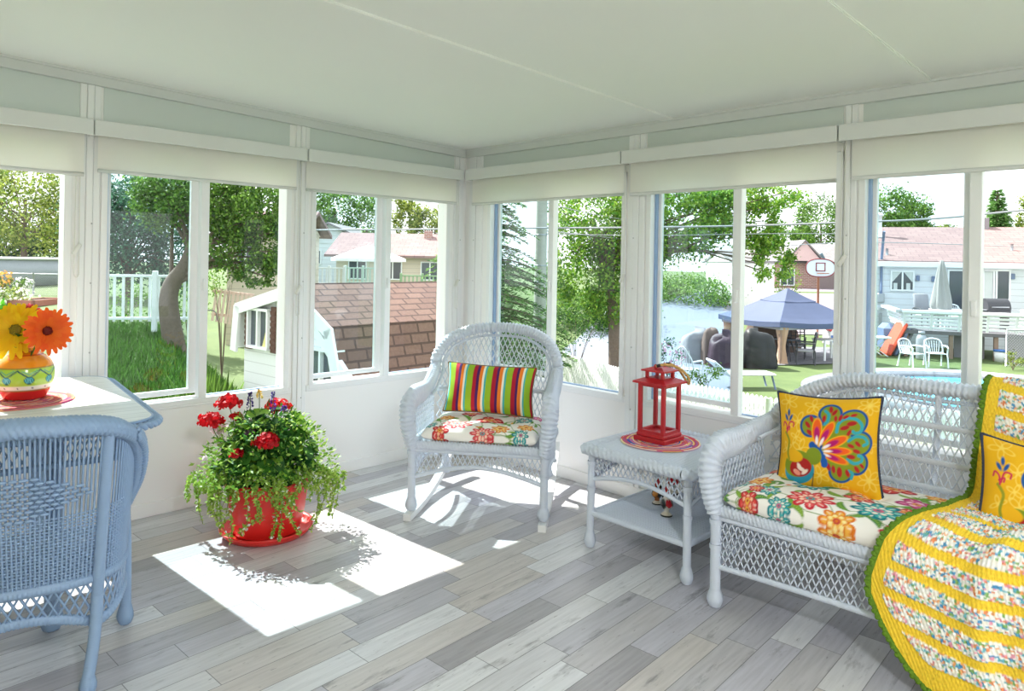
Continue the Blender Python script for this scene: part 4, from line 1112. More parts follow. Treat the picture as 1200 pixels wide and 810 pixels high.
def peacock_pillow(loc, rot, label):
    mb, edge = pillow_mesh(.41, .41, .155, peacock, 230, 230, .10)
    o = thing('peacock_pillow', label, 'pillow', loc, rot=rot)
    build(mb, 'cover', MAT['print'], o)
    m2 = MB(); q = np.concatenate([edge, edge[:2]])[::3]; wrapped(m2, q, .0055, pitch=.012, amp=.2, sides=6, per=3, caps=False); build(m2, 'piping', MAT['piping'], o)
    return o
def onx(x, y, X): r = ray(x, y); return CAM + r * ((X - CAM[0]) / r[0])
peacock_pillow(onx(970, 526, -.50) + np.array([0, 0, .018]), (math.radians(-15), math.radians(-4), math.radians(-82)), 'yellow peacock pillow standing alone on the floral loveseat cushion')
peacock_pillow(onx(1228, 596, -.52), (math.radians(-24), math.radians(7), math.radians(-72)), 'yellow peacock pillow resting on the crocheted throw')

# --- crocheted throw over the loveseat
prof = spline(np.array([(-.135, 0, .78), (-.135, 0, .90), (-.165, 0, .958), (-.215, 0, .972), (-.262, 0, .935), (-.285, 0, .84), (-.315, 0, .70), (-.36, 0, .585), (-.43, 0, .552), (-.55, 0, .556), (-.70, 0, .556), (-.80, 0, .545), (-.862, 0, .50), (-.882, 0, .41), (-.886, 0, .28), (-.888, 0, .14), (-.888, 0, .035)]), 200)
prof, ps = resample(prof, n=330); SL = ps[-1]
yl = lambda s: np.interp(s, [0, .2, .55, .75, .95, 1.10, 1.22, 1.35, 1.8], [-3.385, -3.392, -3.37, -3.37, -3.345, -3.29, -3.22, -3.185, -3.185])
nt_ = 220; tt = np.linspace(0, 1, nt_) ** 1.0; ns = 330
s_end = SL - .255 * np.clip(1 - tt / .34, 0, 1) ** 1.7
Sg = np.linspace(0, 1, ns)[:, None] * s_end[None]
PX = np.interp(Sg, ps, prof[:, 0]); PZ = np.interp(Sg, ps, prof[:, 2])
YL = yl(Sg); YR = -3.775
PY = YL + (YR - YL) * tt[None]
dist = np.abs(PY - YL)                                             # metres from the long edge
Tn = np.stack([np.gradient(prof[:, 0]), np.gradient(prof[:, 2])], 1); Tn /= np.linalg.norm(Tn, axis=1)[:, None]
NX = np.interp(Sg, ps, -Tn[:, 1] * -1 * -1); NZ = np.interp(Sg, ps, Tn[:, 0] * -1)
sgn = np.where(NZ[150, 100] * 0 + 1 > 0, 1, 1)
# outward normal: up on the seat, towards the room in front
NXo = np.interp(Sg, ps, Tn[:, 1]); NZo = np.interp(Sg, ps, -Tn[:, 0])
fold = .020 * np.exp(-((dist - .30 - .10 * (Sg - 1.2)) / .035) ** 2) * np.clip((Sg - .75) * 3, 0, 1) + .014 * np.exp(-((dist - .48 + .08 * (Sg - 1.1)) / .04) ** 2) * np.clip((Sg - .8) * 3, 0, 1) + .008 * np.sin(dist * 24 + Sg * 5) * np.clip(Sg - .3, 0, 1) * np.clip(dist * 6, 0, 1)
stp = .092; ph = (Sg - .10 - .05 * np.sin(dist * 5)) % stp / stp
white = (ph < .66) & (dist > .045) & ((s_end[None] - Sg) > .085)
knot = np.where(white, .0050, .0026) * (np.sin(2 * PI * Sg / .0145) * np.sin(2 * PI * dist / .0125 + PI * np.floor(Sg / .0145)) ) + np.where(white, .004, 0)
off = fold + knot + .010
PXo = PX + NXo * off; PZo = PZ + NZo * off
assert True
col = np.broadcast_to(lin((248, 208, 60)), PX.shape + (3,)).copy() * (1 + .10 * rng.normal(size=PX.shape)[..., None])
inks = np.array([lin(c) for c in ((250, 248, 242), (248, 246, 240), (246, 244, 236), (248, 246, 236), (250, 248, 240), (246, 240, 226), (244, 238, 220), (84, 156, 200), (116, 190, 200), (242, 172, 110), (236, 146, 96), (140, 186, 110), (236, 160, 176))])
ci = (np.floor(Sg / .0062).astype(int) * 7919 + np.floor(dist / .0085 + .5 * (np.floor(Sg / .0062) % 2)).astype(int) * 104729) % 9973
pick = np.random.default_rng(3).integers(0, 13, 9973)[ci]
col = np.where(white[..., None], inks[pick], np.clip(col, 0, 1))
mb = MB(); G = np.stack([PXo, PY, PZo], -1)
mb.add(G.reshape(-1, 3), gridfaces(ns, nt_), col.reshape(-1, 3))
G2 = np.stack([PXo - NXo * .007, PY, PZo - NZo * .007], -1); mb.add(G2.reshape(-1, 3), gridfaces(ns, nt_)[:, ::-1], col.reshape(-1, 3))
TH = thing('crocheted_throw', 'yellow and multicoloured striped crocheted throw draped over the loveseat', 'blanket', (-.55, -3.6, .5))
o = build(mb, 'knitted_body', MAT['yarn'], TH); o.location = (.55, 3.6, -.5)
mb = MB(); edge = np.concatenate([G[:, 0], G[-1, 1:]]); Q, ss = resample(edge, step=.0125); g = M_('green_yarn', (92, 128, 26), .9, var=.25, scale=150, bump=.4)
for i, q in enumerate(Q): ellipsoid(mb, q + np.array([-.004, .004 + .004 * (i % 2), -.001 + .002 * (i % 3)]), (.0085, .0095, .0085), 6, 8)
tube(mb, Q, .006, 6)
o = build(mb, 'green_edging', g, TH); o.location = (.55, 3.6, -.5)

# ================================================================== SMALL THINGS
# round placemats: braided rings of coloured straw
def placemat(name, r, rings, loc, label, z=.0):
    nr, na = 90, 120; R = np.linspace(0, r, nr); rr = r / 26
    zz = .004 + .0025 * np.abs(np.sin(PI * R / rr)); zz[-1] = .0
    th = np.linspace(0, 2 * PI, na, endpoint=False)
    cols = np.zeros((nr, na, 3))
    for i, q in enumerate(R):
        k = int(q / rr); base = lin(rings[k % len(rings)]); alt = lin(rings[(k * 5 + 3) % len(rings)])
        m_ = (np.sin(th * (2 + k % 4) + k * 2.1) > .55)[:, None]; cols[i] = np.where(m_, alt, base)
    V = np.stack([R[:, None] * np.cos(th), R[:, None] * np.sin(th), np.broadcast_to(zz[:, None], (nr, na))], -1)
    mb = MB(); mb.add(V.reshape(-1, 3), [gridfaces(nr, na, cv=True)], cols.reshape(-1, 3)); mb.add(V[-1], [np.arange(na)[None, ::-1]], cols[-1])
    o = build(mb, name, MAT['mat']); o.location = loc; return tag(o, label, 'placemat')
placemat('round_placemat', .20, [(214, 120, 96), (176, 70, 120), (232, 160, 120), (226, 190, 160), (150, 60, 110), (206, 96, 80)], (*onz(20, 470, .803)[:2], .801), 'round pink and orange braided placemat under the flower vase')
placemat('round_placemat', .20, [(216, 92, 92), (240, 226, 190), (196, 110, 170), (230, 140, 130), (60, 90, 180), (236, 200, 120), (206, 70, 90), (170, 90, 150)], (-.41, -2.02, .496), 'round multicoloured braided placemat under the red lantern')

# vase with three gerbera
vp = onz(29, 466, .808); VZ = .808
prof = np.array([(.0, 0), (.060, 0), (.072, .012), (.088, .045), (.096, .085), (.094, .115), (.082, .145), (.062, .165), (.048, .176), (.046, .190), (.050, .202), (.060, .214), (.066, .218), (.062, .220), (.050, .208), (.042, .19), (.04, .12)])
prof = spline(np.c_[prof[:, 0], 0 * prof[:, 0], prof[:, 1]], 120)[:, [0, 2]] * 1.06; prof[:, 0] = np.clip(prof[:, 0], 0, None)
n = 160; th = np.linspace(0, 2 * PI, n, endpoint=False); Z = np.repeat(prof[:, 1:2], n, 1); TH_ = np.broadcast_to(th, Z.shape); S_ = TH_ * .09
col = np.broadcast_to(lin((240, 150, 36)), Z.shape + (3,)).copy()
col = paint(col, (Z < .040) * 1., (206, 42, 40)); col = paint(col, ((Z >= .040) & (Z < .060)) * 1., (240, 236, 224)); col = paint(col, ((Z >= .060) & (Z < .130)) * 1., (170, 206, 66))
for zb in (.040, .060, .130): col = paint(col, (np.abs(Z - zb) < .0016) * 1., (150, 120, 60))
P8 = 2 * PI * .09 / 8
zz = ((S_ / P8) % 1); tri = np.abs(zz - .5) * 2
col = paint(col, soft(np.abs(Z - (.092 + .030 * tri)) - .0035, .003), (24, 78, 96)); col = paint(col, soft(np.abs(Z - (.106 + .022 * (1 - np.abs(((S_ / P8 + .5) % 1) - .5) * 2))) - .0022, .003) * (np.abs(zz - .5) < .35), (64, 160, 140))
for R_, c in ((.0155, (24, 78, 96)), (.0125, (90, 190, 200)), (.0085, (24, 78, 96)), (.0055, (120, 205, 210)), (.003, (24, 78, 96))):
    dx = (((S_ / P8 + .0) % 1) - .5) * P8; col = paint(col, soft(np.hypot(dx, Z - .083) - R_, .002), c)
col = paint(col, soft(np.hypot((((S_ / P8 * 1.5) % 1) - .5) * P8 / 1.5, Z - .050) - .003, .002), (40, 50, 90))
for zb, w_ in ((.178, .002), (.160, .0015), (.192, .0015), (.217, .003)): col = paint(col, (np.abs(Z - zb) < w_) * 1., (206, 78, 36))
mb = MB(); V = np.stack([prof[:, :1] * np.cos(th), prof[:, :1] * np.sin(th), Z], -1); mb.add(V.reshape(-1, 3), [gridfaces(len(prof), n, cv=True)[:, ::-1]], col.reshape(-1, 3))
vz = build(mb, 'flower_vase', MAT['ceramic']); vz.location = (vp[0], vp[1], VZ); vz.rotation_euler = (0, 0, .35)
tag(vz, 'round hand-painted vase in orange, green and red bands on the dining table', 'vase')
def gerbera(name, px, py, R, c1, c2, cc, dep, label, tilt, npet=24):
    c = at(px, py, dep); base = np.array([vp[0], vp[1], VZ + .12])
    o = thing(name, label, 'flower', base, 0, 'gerbera in the painted vase')
    L = c - base
    d = np.array(tilt, float); d /= np.linalg.norm(d); a = np.cross(d, [0, 0, 1]); a /= np.linalg.norm(a); b_ = np.cross(d, a)
    mb = MB(); tube(mb, spline([(0, 0, 0), L * .55 + np.array([0, 0, .02]), L - d * .012], 14), .003, 6, col=lin((84, 130, 50))); build(mb, 'stem', MAT['leaf'], o)
    mb = MB()
    for lay, (k, rr, lift) in enumerate(((npet, 1.0, .12), (npet, .86, .25), (npet // 2 + 4, .55, .45))):
        t = np.arange(k) / k * 2 * PI + lay * .13 + rng.normal(0, .05, k); D = np.cos(t)[:, None] * a + np.sin(t)[:, None] * b_ + d * lift
        mixf = rng.uniform(0, 1, (k, 1)); cc_ = lin(c1) * (1 - mixf) + lin(c2) * mixf
        petals(mb, L + np.cos(t)[:, None] * a * R * .12 + np.sin(t)[:, None] * b_ * R * .12, D, np.broadcast_to(d, D.shape), R * rr * rng.uniform(.85, 1.02, k), R * .215, cc_, fold=.03)
    build(mb, 'petals', MAT['petal'], o)
    mb = MB(); ellipsoid(mb, L + d * R * .05, (R * .20, R * .20, R * .10), 8, 14, np.stack([a, b_, d], 1), lin(cc))
    for i in range(40):
        q = rng.uniform(0, 6.28); rr = R * .20 * math.sqrt(rng.uniform()); ellipsoid(mb, L + d * R * (.15 - .3 * (rr / R)) + a * rr * math.cos(q) + b_ * rr * math.sin(q), (R * .025,) * 3, 4, 6, None, lin(cc) * rng.uniform(.6, 1.7))
    build(mb, 'flower_centre', MAT['petal'], o); return o
DV = float((vp - CAM) @ FW)
gerbera('gerbera_flower', 19, 387, .112, (250, 214, 20), (244, 190, 10), (150, 130, 30), DV - .04, 'large yellow gerbera flower in the painted vase', (-.45, -.85, .28))
gerbera('gerbera_flower', 55, 388, .088, (244, 92, 22), (250, 120, 30), (120, 30, 20), DV - .13, 'orange gerbera flower in the painted vase', (.1, -.95, .15))
gerbera('gerbera_flower', 31, 371, .062, (176, 24, 34), (206, 40, 44), (90, 20, 30), DV + .04, 'dark red gerbera flower behind the yellow one', (-.2, -.7, .7), 18)
gerbera('gerbera_flower', 0, 377, .055, (24, 96, 130), (40, 120, 150), (20, 50, 70), DV - .02, 'small teal flower beside the yellow gerbera', (-.6, -.7, .4), 16)
lf = MB(); k = 34; b0 = at(6, 372, DV); P_ = b0 + rng.normal(0, .018, (k, 3)); D_ = rdir(k) * .7 + np.array([-.1, -.2, .6])
leaves(lf, P_ - np.array([vp[0], vp[1], VZ + .12]), D_, rdir(k) + np.array([-.3, -.6, .3]), .05, .018, lin((106, 190, 60)) * rng.uniform(.7, 1.2, (k, 1)))
k = 40; P_ = np.array([0, 0, .10]) + rng.normal(0, .025, (k, 3)); leaves(lf, P_, rdir(k) + np.array([0, 0, .5]), rdir(k), .06, .022, lin((60, 110, 40)) * rng.uniform(.6, 1.2, (k, 1)))
gs = thing('greenery_sprig', 'green leafy sprig tucked behind the flowers in the vase', 'foliage', (vp[0], vp[1], VZ + .12)); tube(lf, np.array([(0, 0, 0), (-.01, .01, .06), (-.02, .02, .1)]), .002, 5, col=lin((60, 110, 40))); build(lf, 'leaves', MAT['leaf'], gs)

# red lantern
lp = np.array([-.40, -2.005, .503]); LN = thing('red_lantern', 'red wooden candle lantern with glass sides and rope handle, on the end table', 'lantern', lp, 0)
rm = MAT['redmetal']
def flare(z): return .083 - .010 * (z - .04) / .25               # sides taper upward a little
mb = MB(); box2(mb, (-.105, -.105, 0), (.105, .105, .022), .003); box2(mb, (-.094, -.094, .022), (.094, .094, .040), .004); build(mb, 'base', rm, LN, smooth=False)
mb = MB()
for sx in (1, -1):
    for sy in (1, -1):
        b0, t0 = .078, .078; pts = np.array([(sx * b0, sy * b0, .04), (sx * t0, sy * t0, .290)])
        box(mb, pts.mean(0), (.022, .022, .25), .002)
for z in (.047, .283):
    for s_ in (1, -1): box2(mb, (-.078, s_ * .078 - .009, z - .008), (.078, s_ * .078 + .009, z + .008)); box2(mb, (s_ * .078 - .009, -.078, z - .008), (s_ * .078 + .009, .078, z + .008))
build(mb, 'frame', rm, LN, smooth=False)
for s_ in (1, -1):
    mb = MB(); box2(mb, (-.068, s_ * .078 - .0015, .05), (.068, s_ * .078 + .0015, .28)); build(mb, 'glass_pane', MAT['glass'], LN, smooth=False)
    mb = MB(); box2(mb, (s_ * .078 - .0015, -.068, .05), (s_ * .078 + .0015, .068, .28)); build(mb, 'glass_pane', MAT['glass'], LN, smooth=False)
mb = MB()
def frust(mb, a0, z0, a1, z1):
    V = [(-a0, -a0, z0), (a0, -a0, z0), (a0, a0, z0), (-a0, a0, z0), (-a1, -a1, z1), (a1, -a1, z1), (a1, a1, z1), (-a1, a1, z1)]
    mb.add(V, [np.array([(3, 2, 1, 0), (4, 5, 6, 7), (0, 1, 5, 4), (1, 2, 6, 5), (2, 3, 7, 6), (3, 0, 4, 7)])])
frust(mb, .112, .290, .112, .300); frust(mb, .111, .300, .066, .316)
for sx in (1, -1):
    for sy in (1, -1): box(mb, (sx * .052, sy * .052, .333), (.016, .016, .036))
box2(mb, (-.060, -.060, .314), (.060, .060, .318)); frust(mb, .078, .350, .078, .358); frust(mb, .077, .358, .030, .372)
build(mb, 'roof', rm, LN, smooth=False)
for s_ in (1, -1):
    mb = MB(); prism(mb, [(-.010, 0), (.010, 0), (.010, .018), (.006, .026), (0, .029), (-.006, .026), (-.010, .018)], -.004, .004, M=rotm(PI / 2, 0, 0) if False else np.array([[0, 0, 1], [1, 0, 0], [0, 1, 0]]), c=(s_ * .045, 0, .360)); build(mb, 'handle_lug', rm, LN, smooth=False)
hp = spline([(-.048, -.004, .378), (-.020, -.050, .388), (.040, -.100, .372), (.090, -.132, .325), (.116, -.122, .288), (.126, -.096, .300), (.110, -.060, .350), (.078, -.025, .380), (.050, .0, .380)], 60)
mb = MB(); Q, ss = resample(hp, step=.002); th = np.linspace(0, 2 * PI, 10, endpoint=False); tube(mb, Q, .0068, 10, mod=1 + .12 * np.sin(3 * th[None] + ss[:, None] * 420)); build(mb, 'rope_handle', MAT['rope'], LN)
for Qs in (Q[2:14], Q[-16:-3]): mb = MB(); tube(mb, Qs, .0082, 10); build(mb, 'handle_sleeve', MAT['black'], LN)
LN.scale = (.88, .88, 1.0)

# painted hen figurines on the shelf
def hen(loc, h, body, wing, breast, label, rz):
    o = thing('hen_figurine', label, 'figurine', loc, rz, None)
    P = spline(np.array([(.0, 0, 0), (.21, 0, .0), (.22, 0, .05), (.13, 0, .14), (.10, 0, .22), (.17, 0, .32), (.24, 0, .45), (.20, 0, .60), (.11, 0, .74), (.085, 0, .84), (.05, 0, .92), (0, 0, .94)]), 50)[:, [0, 2]] * h; P[:, 0] = np.clip(P[:, 0], 0, None)
    n = 40; th = np.linspace(0, 2 * PI, n, endpoint=False); Z = np.repeat(P[:, 1:2], n, 1) / h; A = np.broadcast_to(th, Z.shape)
    col = np.broadcast_to(lin(body), Z.shape + (3,)).copy(); col = paint(col, (Z < .055) * 1., (26, 30, 28)); col = paint(col, ((Z > .055) & (Z < .16)) * 1., (236, 228, 210))
    col = paint(col, soft(np.hypot((np.abs(((A - PI * 1.5 + PI) % (2 * PI)) - PI) - 1.25) / .75, (Z - .48) / .20) - 1, .3), wing)
    ax = (((A - PI * 1.5 + PI) % (2 * PI)) - PI); heart = (ax / .62) ** 2 + ((Z - .50) / .13 - .6 * np.sqrt(np.abs(ax / .62) + 1e-6)) ** 2
    col = paint(col, (heart < 1) * 1., breast)
    mb = MB(); V = np.stack([P[:, :1] * np.cos(th), P[:, :1] * np.sin(th) * (1 + .55 * np.exp(-((Z - .48) / .16) ** 2) * 1), Z * h], -1); mb.add(V.reshape(-1, 3), [gridfaces(len(P), n, cv=True)[:, ::-1]], col.reshape(-1, 3)); build(mb, 'body', MAT['ceramic'], o)
    mb = MB()
    for i in range(4): ellipsoid(mb, (0, h * (-.03 + .035 * i), h * (.95 + .02 * math.sin(i))), (.012 * h / .12, .022 * h / .12, .030 * h / .12 * .8), 6, 8, None, lin((204, 36, 40)))
    ellipsoid(mb, (0, -h * .085, h * .78), (.03 * h, .03 * h, .07 * h), 6, 8, None, lin((204, 36, 40))); build(mb, 'comb', MAT['ceramic'], o)
    mb = MB(); k = 9
    V = [(0, -h * .15, h * .85)] + [(.035 * h * math.cos(t), -h * .075, h * .85 + .035 * h * math.sin(t)) for t in np.linspace(0, 2 * PI, k, endpoint=False)]
    mb.add(V, [np.array([[0, 1 + (i + 1) % k, 1 + i] for i in range(k)])], lin((236, 170, 50))); build(mb, 'beak', MAT['ceramic'], o)
    mb = MB()
    for i in range(5): ellipsoid(mb, (h * .03 * (i - 2), h * .30, h * (.62 + .02 * (2 - abs(i - 2)))), (h * .03, h * .05, h * .16), 6, 8, rotm(math.radians(-25), math.radians((i - 2) * 9), 0), lin(wing) * (.8 + .1 * i)); 
    build(mb, 'tail', MAT['ceramic'], o); return o
h1 = onz(781, 604, .180); hen((h1[0], h1[1], .178), .125, (238, 232, 220), (34, 46, 40), (206, 36, 48), 'white hen figurine with a red heart on its breast, on the end table shelf', math.radians(-40))
h2 = onz(770, 590, .180); hen((h2[0], h2[1], .178), .115, (166, 96, 34), (48, 40, 22), (226, 150, 60), 'brown hen figurine on the end table shelf', math.radians(-75))
h3 = onz(789, 578, .180); hen((h3[0], h3[1], .178), .150, (240, 236, 228), (180, 40, 44), (206, 36, 48), 'taller white hen figurine with red wings on the end table shelf', math.radians(-60))

# ------------------------------------------------------------------ red planter with geraniums
pp = onz(313, 624, .0); PL = thing('potted_geraniums', 'round red planter of red geraniums and trailing greenery standing on a red saucer', 'potted plant', (pp[0], pp[1], 0), 0)
mb = MB(); lathe(mb, [(.0, .0), (.175, .0), (.200, .006), (.222, .030), (.228, .042), (.222, .044), (.212, .036), (.190, .016), (.0, .014)], 64); build(mb, 'saucer', MAT['redplastic'], PL)
mb = MB(); pr = spline(np.array([(.0, 0, .016), (.140, 0, .016), (.160, 0, .035), (.180, 0, .11), (.192, 0, .20), (.197, 0, .255), (.206, 0, .258), (.209, 0, .285), (.200, 0, .290), (.190, 0, .275), (.185, 0, .25)]), 60)[:, [0, 2]]; pr[:, 0] = np.clip(pr[:, 0], 0, None); lathe(mb, pr, 64); build(mb, 'pot', MAT['redplastic'], PL)
mb = MB(); lathe(mb, [(.188, .250), (.10, .262), (0, .265)], 40); build(mb, 'soil', MAT['soil'], PL)
def discs(mb, P, N, r, col, k=9):
    n = len(P); N = N / np.linalg.norm(N, axis=1)[:, None]; a = np.cross(N, rdir(n)); a /= np.linalg.norm(a, axis=1)[:, None]; b_ = np.cross(N, a); r = np.broadcast_to(r, (n,))
    t = np.linspace(.3, 2 * PI - .3, k); wob = 1 + .10 * np.cos(5 * t)
    ring = P[:, None] + (np.cos(t) * wob)[None, :, None] * a[:, None] * r[:, None, None] + (np.sin(t) * wob)[None, :, None] * b_[:, None] * r[:, None, None] + N[:, None] * (r * .28)[:, None, None]
    V = np.concatenate([P[:, None], ring], 1); base = np.arange(n)[:, None, None] * (k + 1); i = np.arange(k - 1)
    F = base + np.stack([0 * i, i + 1, i + 2], 1)[None]; mb.add(V.reshape(-1, 3), [F.reshape(-1, 3)], np.repeat(col, k + 1, 0))
mb = MB(); n = 420; d = rdir(n); d[:, 2] = np.abs(d[:, 2]) * 1.0; rr = rng.uniform(.55, 1.0, n)[:, None]
Pf = d * np.array([.235, .235, .34]) * rr + np.array([0, 0, .295]); g0 = rng.uniform(0, 1, (n, 1))
colr = lin((24, 70, 30)) * (1 - g0) + lin((74, 132, 46)) * g0; colr[rng.uniform(size=n) < .15] = lin((140, 186, 60))
discs(mb, Pf, d + np.array([0, 0, .7]) + rng.normal(0, .4, (n, 3)), rng.uniform(.022, .042, n), colr)
n = 900; d = rdir(n); d[:, 2] = np.abs(d[:, 2]); Pf = d * np.array([.25, .25, .37]) * rng.uniform(.5, 1.02, n)[:, None] + np.array([0, 0, .28])
leaves(mb, Pf, d + rng.normal(0, .6, (n, 3)), rdir(n) + np.array([0, 0, 1]), rng.uniform(.025, .05, n), rng.uniform(.010, .018, n), lin((52, 104, 38)) * rng.uniform(.5, 1.9, (n, 1)))
for i in range(60):
    a = rng.uniform(0, 6.28); q = np.array([math.cos(a), math.sin(a), 0]); tube(mb, spline([(q * .05 + [0, 0, .26]), q * .12 + [0, 0, .38], q * .2 * rng.uniform(.5, 1) + [0, 0, .5]], 8), .003, 5, col=lin((80, 120, 50)))
n = 1500; a = rng.uniform(0, 2 * PI, n); zq = rng.uniform(.26, .60, n); r_ = (.27 - .22 * np.clip((zq - .36) / .3, 0, 1) ** 1.5) * rng.uniform(.75, 1.22, n) + .02; Pf = np.stack([r_ * np.cos(a), r_ * np.sin(a), zq], 1)
g = rng.uniform(0, 1, (n, 1)); leaves(mb, Pf, np.stack([np.cos(a), np.sin(a), rng.uniform(-.3, .9, n)], 1) + rng.normal(0, .6, (n, 3)), rdir(n) + np.array([0, 0, .9]), rng.uniform(.018, .036, n), rng.uniform(.010, .017, n), lin((84, 140, 44)) * (1 - g) + lin((176, 206, 96)) * g, fold=.1)
build(mb, 'foliage', MAT['leaf'], PL)
mb = MB()
camd = np.array([-.42, -.9])
def trail(a, r1, z1, drop, dens=46):
    q = np.array([math.cos(a), math.sin(a), 0]); s_ = np.array([-q[1], q[0], 0])
    P = spline([q * .15 + [0, 0, .30], q * .215 + [0, 0, .335], q * (r1 * .92) + [0, 0, .30] + s_ * rng.normal(0, .02), q * r1 + [0, 0, z1] + s_ * rng.normal(0, .03), q * (r1 - .01) + [0, 0, z1 - drop] + s_ * rng.normal(0, .04)], dens)
    tube(mb, P, .0016, 4, col=lin((130, 150, 70)))
    k = dens * 2; idx = rng.integers(4, dens, k); T_ = np.gradient(P, axis=0)[idx]
    D = rng.normal(0, 1, (k, 3)) + T_ / np.linalg.norm(T_, axis=1)[:, None] * .5; D[:, 2] += .2
    g = rng.uniform(0, 1, (k, 1)); c = lin((120, 172, 48)) * (1 - g) + lin((196, 218, 112)) * g; c[rng.uniform(size=k) < .08] = lin((246, 244, 238))
    leaves(mb, P[idx], D, rdir(k) + np.array([0, 0, .8]), rng.uniform(.013, .024, k), rng.uniform(.009, .015, k), c, fold=.1)
fa = math.atan2(-.71, -.70)
for i in range(46):
    a = fa + rng.uniform(-1.9, 1.9); sd = abs(math.sin(a - fa))
    trail(a, rng.uniform(.235, .27) + .10 * sd * rng.uniform(.2, 1), rng.uniform(.16, .30), rng.uniform(.02, .12))
for (a, r1, z1, dr) in ((fa - 1.35, .37, .27, .06), (fa - 1.45, .40, .24, .05), (fa - 1.15, .33, .24, .07), (fa + 1.3, .38, .30, .14), (fa + 1.15, .36, .26, .16), (fa + 1.45, .40, .33, .10), (fa + .35, .26, .16, .10), (fa + .45, .26, .12, .08), (fa - .1, .25, .14, .06), (fa + .8, .33, .20, .12)): trail(a, r1, z1, dr, 60)
n = 500; a = fa + rng.uniform(-2, 2, n); r_ = rng.uniform(.15, .27, n); Pf = np.stack([r_ * np.cos(a), r_ * np.sin(a), rng.uniform(.25, .40, n)], 1)
leaves(mb, Pf, rng.normal(0, 1, (n, 3)), rdir(n) + np.array([0, 0, .8]), rng.uniform(.013, .024, n), .013, lin((150, 196, 70)) * rng.uniform(.6, 1.4, (n, 1)), fold=.1)
build(mb, 'trailing_stems', MAT['leaf'], PL)
DP = float((pp - CAM) @ FW); o3 = np.array([pp[0], pp[1], 0])
def bloom(px, py, R, c, dd=0.0, name='geranium_bloom'):
    c0 = at(px, py, DP + dd) - o3; mb = MB(); n = int(70 * (R / .045) ** 2) + 12; d = rdir(n); d[:, 2] = np.abs(d[:, 2]) * 1.1 - .25; R = R * 1.35
    P = c0 + d * R * np.array([1, 1, .75]) * rng.uniform(.55, 1, n)[:, None]; discs(mb, P, d + rng.normal(0, .35, (n, 3)), rng.uniform(.011, .017, n), lin(c) * rng.uniform(.6, 1.15, (n, 1)), 7)
    tube(mb, spline([c0 * [.3, .3, 0] + [0, 0, .28], c0 * [.8, .8, .8], c0], 10), .0022, 5, col=lin((96, 130, 60))); build(mb, name, MAT['petal'], PL)
for b_ in ((268, 473, .050, (226, 22, 34), .0), (246, 494, .050, (226, 22, 34), -.05), (312, 518, .050, (214, 14, 30), -.2), (277, 532, .022, (206, 20, 34), -.2), (325, 477, .048, (226, 22, 34), .12), (277, 489, .022, (226, 22, 34), .0)): bloom(*b_)
for b_ in ((257, 503, .034, (244, 222, 226), .02), (245, 538, .024, (246, 234, 236), .0), (290, 505, .026, (196, 150, 190), -.05)): bloom(*b_, name='pale_bloom')
for (px, py, hh, c) in ((293, 470, .085, (70, 52, 130)), (320, 472, .105, (74, 56, 150)), (304, 463, .05, (238, 214, 120)), (333, 480, .035, (120, 84, 180))):
    c0 = at(px, py, DP) - o3; mb = MB(); n = 90; t = rng.uniform(0, 1, n); a = rng.uniform(0, 6.28, n); d = np.stack([np.cos(a), np.sin(a), np.full(n, .5)], 1)
    P = c0 + np.stack([0 * t, 0 * t, (t - .5) * hh], 1) + d * (.010 * (1.05 - t))[:, None]; leaves(mb, P, d, rdir(n), .012, .008, lin(c) * rng.uniform(.6, 1.5, (n, 1)))
    tube(mb, spline([c0 * [.4, .4, 0] + [0, 0, .28], c0 * [.9, .9, .8], c0 + [0, 0, hh * .45]], 10), .002, 5, col=lin((96, 120, 60))); build(mb, 'flower_spike', MAT['petal'], PL)
# ================================================================== OUTDOORS
RZ = YAW - PI / 2                                       # yaw of things that face the house corner
def sst(a, b_, x): t = np.clip((x - a) / (b_ - a), 0, 1); return t * t * (3 - 2 * t)
def ground(x, y):
    x = np.asarray(x, float); y = np.asarray(y, float)
    D = (x - CAM[0]) * FW[0] + (y - CAM[1]) * FW[1]; s = x - .28 * y
    a = sst(-1.8, .3, s)
    left = -.30 + .026 * np.clip(D - 8, 0, 60)
    right = -1.65 + 1.6 * sst(27, 44, D)
    return left * (1 - a) + right * a
def gpt(px, D, dz=0.0):                                  # point of the lawn under picture column px, D metres out
    p = at(px, 400, D); p[2] = float(ground(p[0], p[1])) + dz; return p

OM = {}
OM['trunk'] = M_('tree_bark', (112, 96, 84), .9, var=.35, scale=20, bump=.8, bscale=40)
OM['siding'] = siding('white_siding', (226, 230, 236), .24)
OM['shedsiding'] = siding('shed_siding', (236, 238, 240), .115, dark=.78)
OM['stucco'] = M_('pale_stucco', (232, 230, 226), .8)
OM['beige'] = siding('beige_siding', (214, 200, 184), .22)
OM['brick'] = shingles('brown_brick', (170, 128, 116), (150, 112, 104), (190, 176, 168), .25, .09)
OM['roofpink'] = shingles('pink_grey_shingle_roof', (150, 124, 120), (138, 112, 110), (112, 92, 92), .5, .30, ('X', 'Y'))
OM['roofgrey'] = shingles('grey_shingle_roof', (140, 136, 136), (128, 124, 126), (104, 100, 102), .5, .30, ('X', 'Y'))
OM['roofbrown'] = shingles('brown_shingle_roof', (126, 99, 88), (112, 86, 78), (84, 64, 58), .23, .11, ('Y', 'X'))
OM['white'] = M_('outdoor_white_paint', (238, 240, 242), .5)
OM['fencewhite'] = M_('bright_white_slats', (250, 250, 250), .5, var=.01)
OM['whiteplastic'] = M_('white_resin', (236, 240, 244), .4)
OM['pane'] = M_('dark_window_pane', (70, 78, 88), .1, spec=.8)
OM['curtain'] = M_('white_curtain', (206, 212, 210), .8)
OM['shutter'] = M_('brown_shutter', (98, 66, 56), .7)
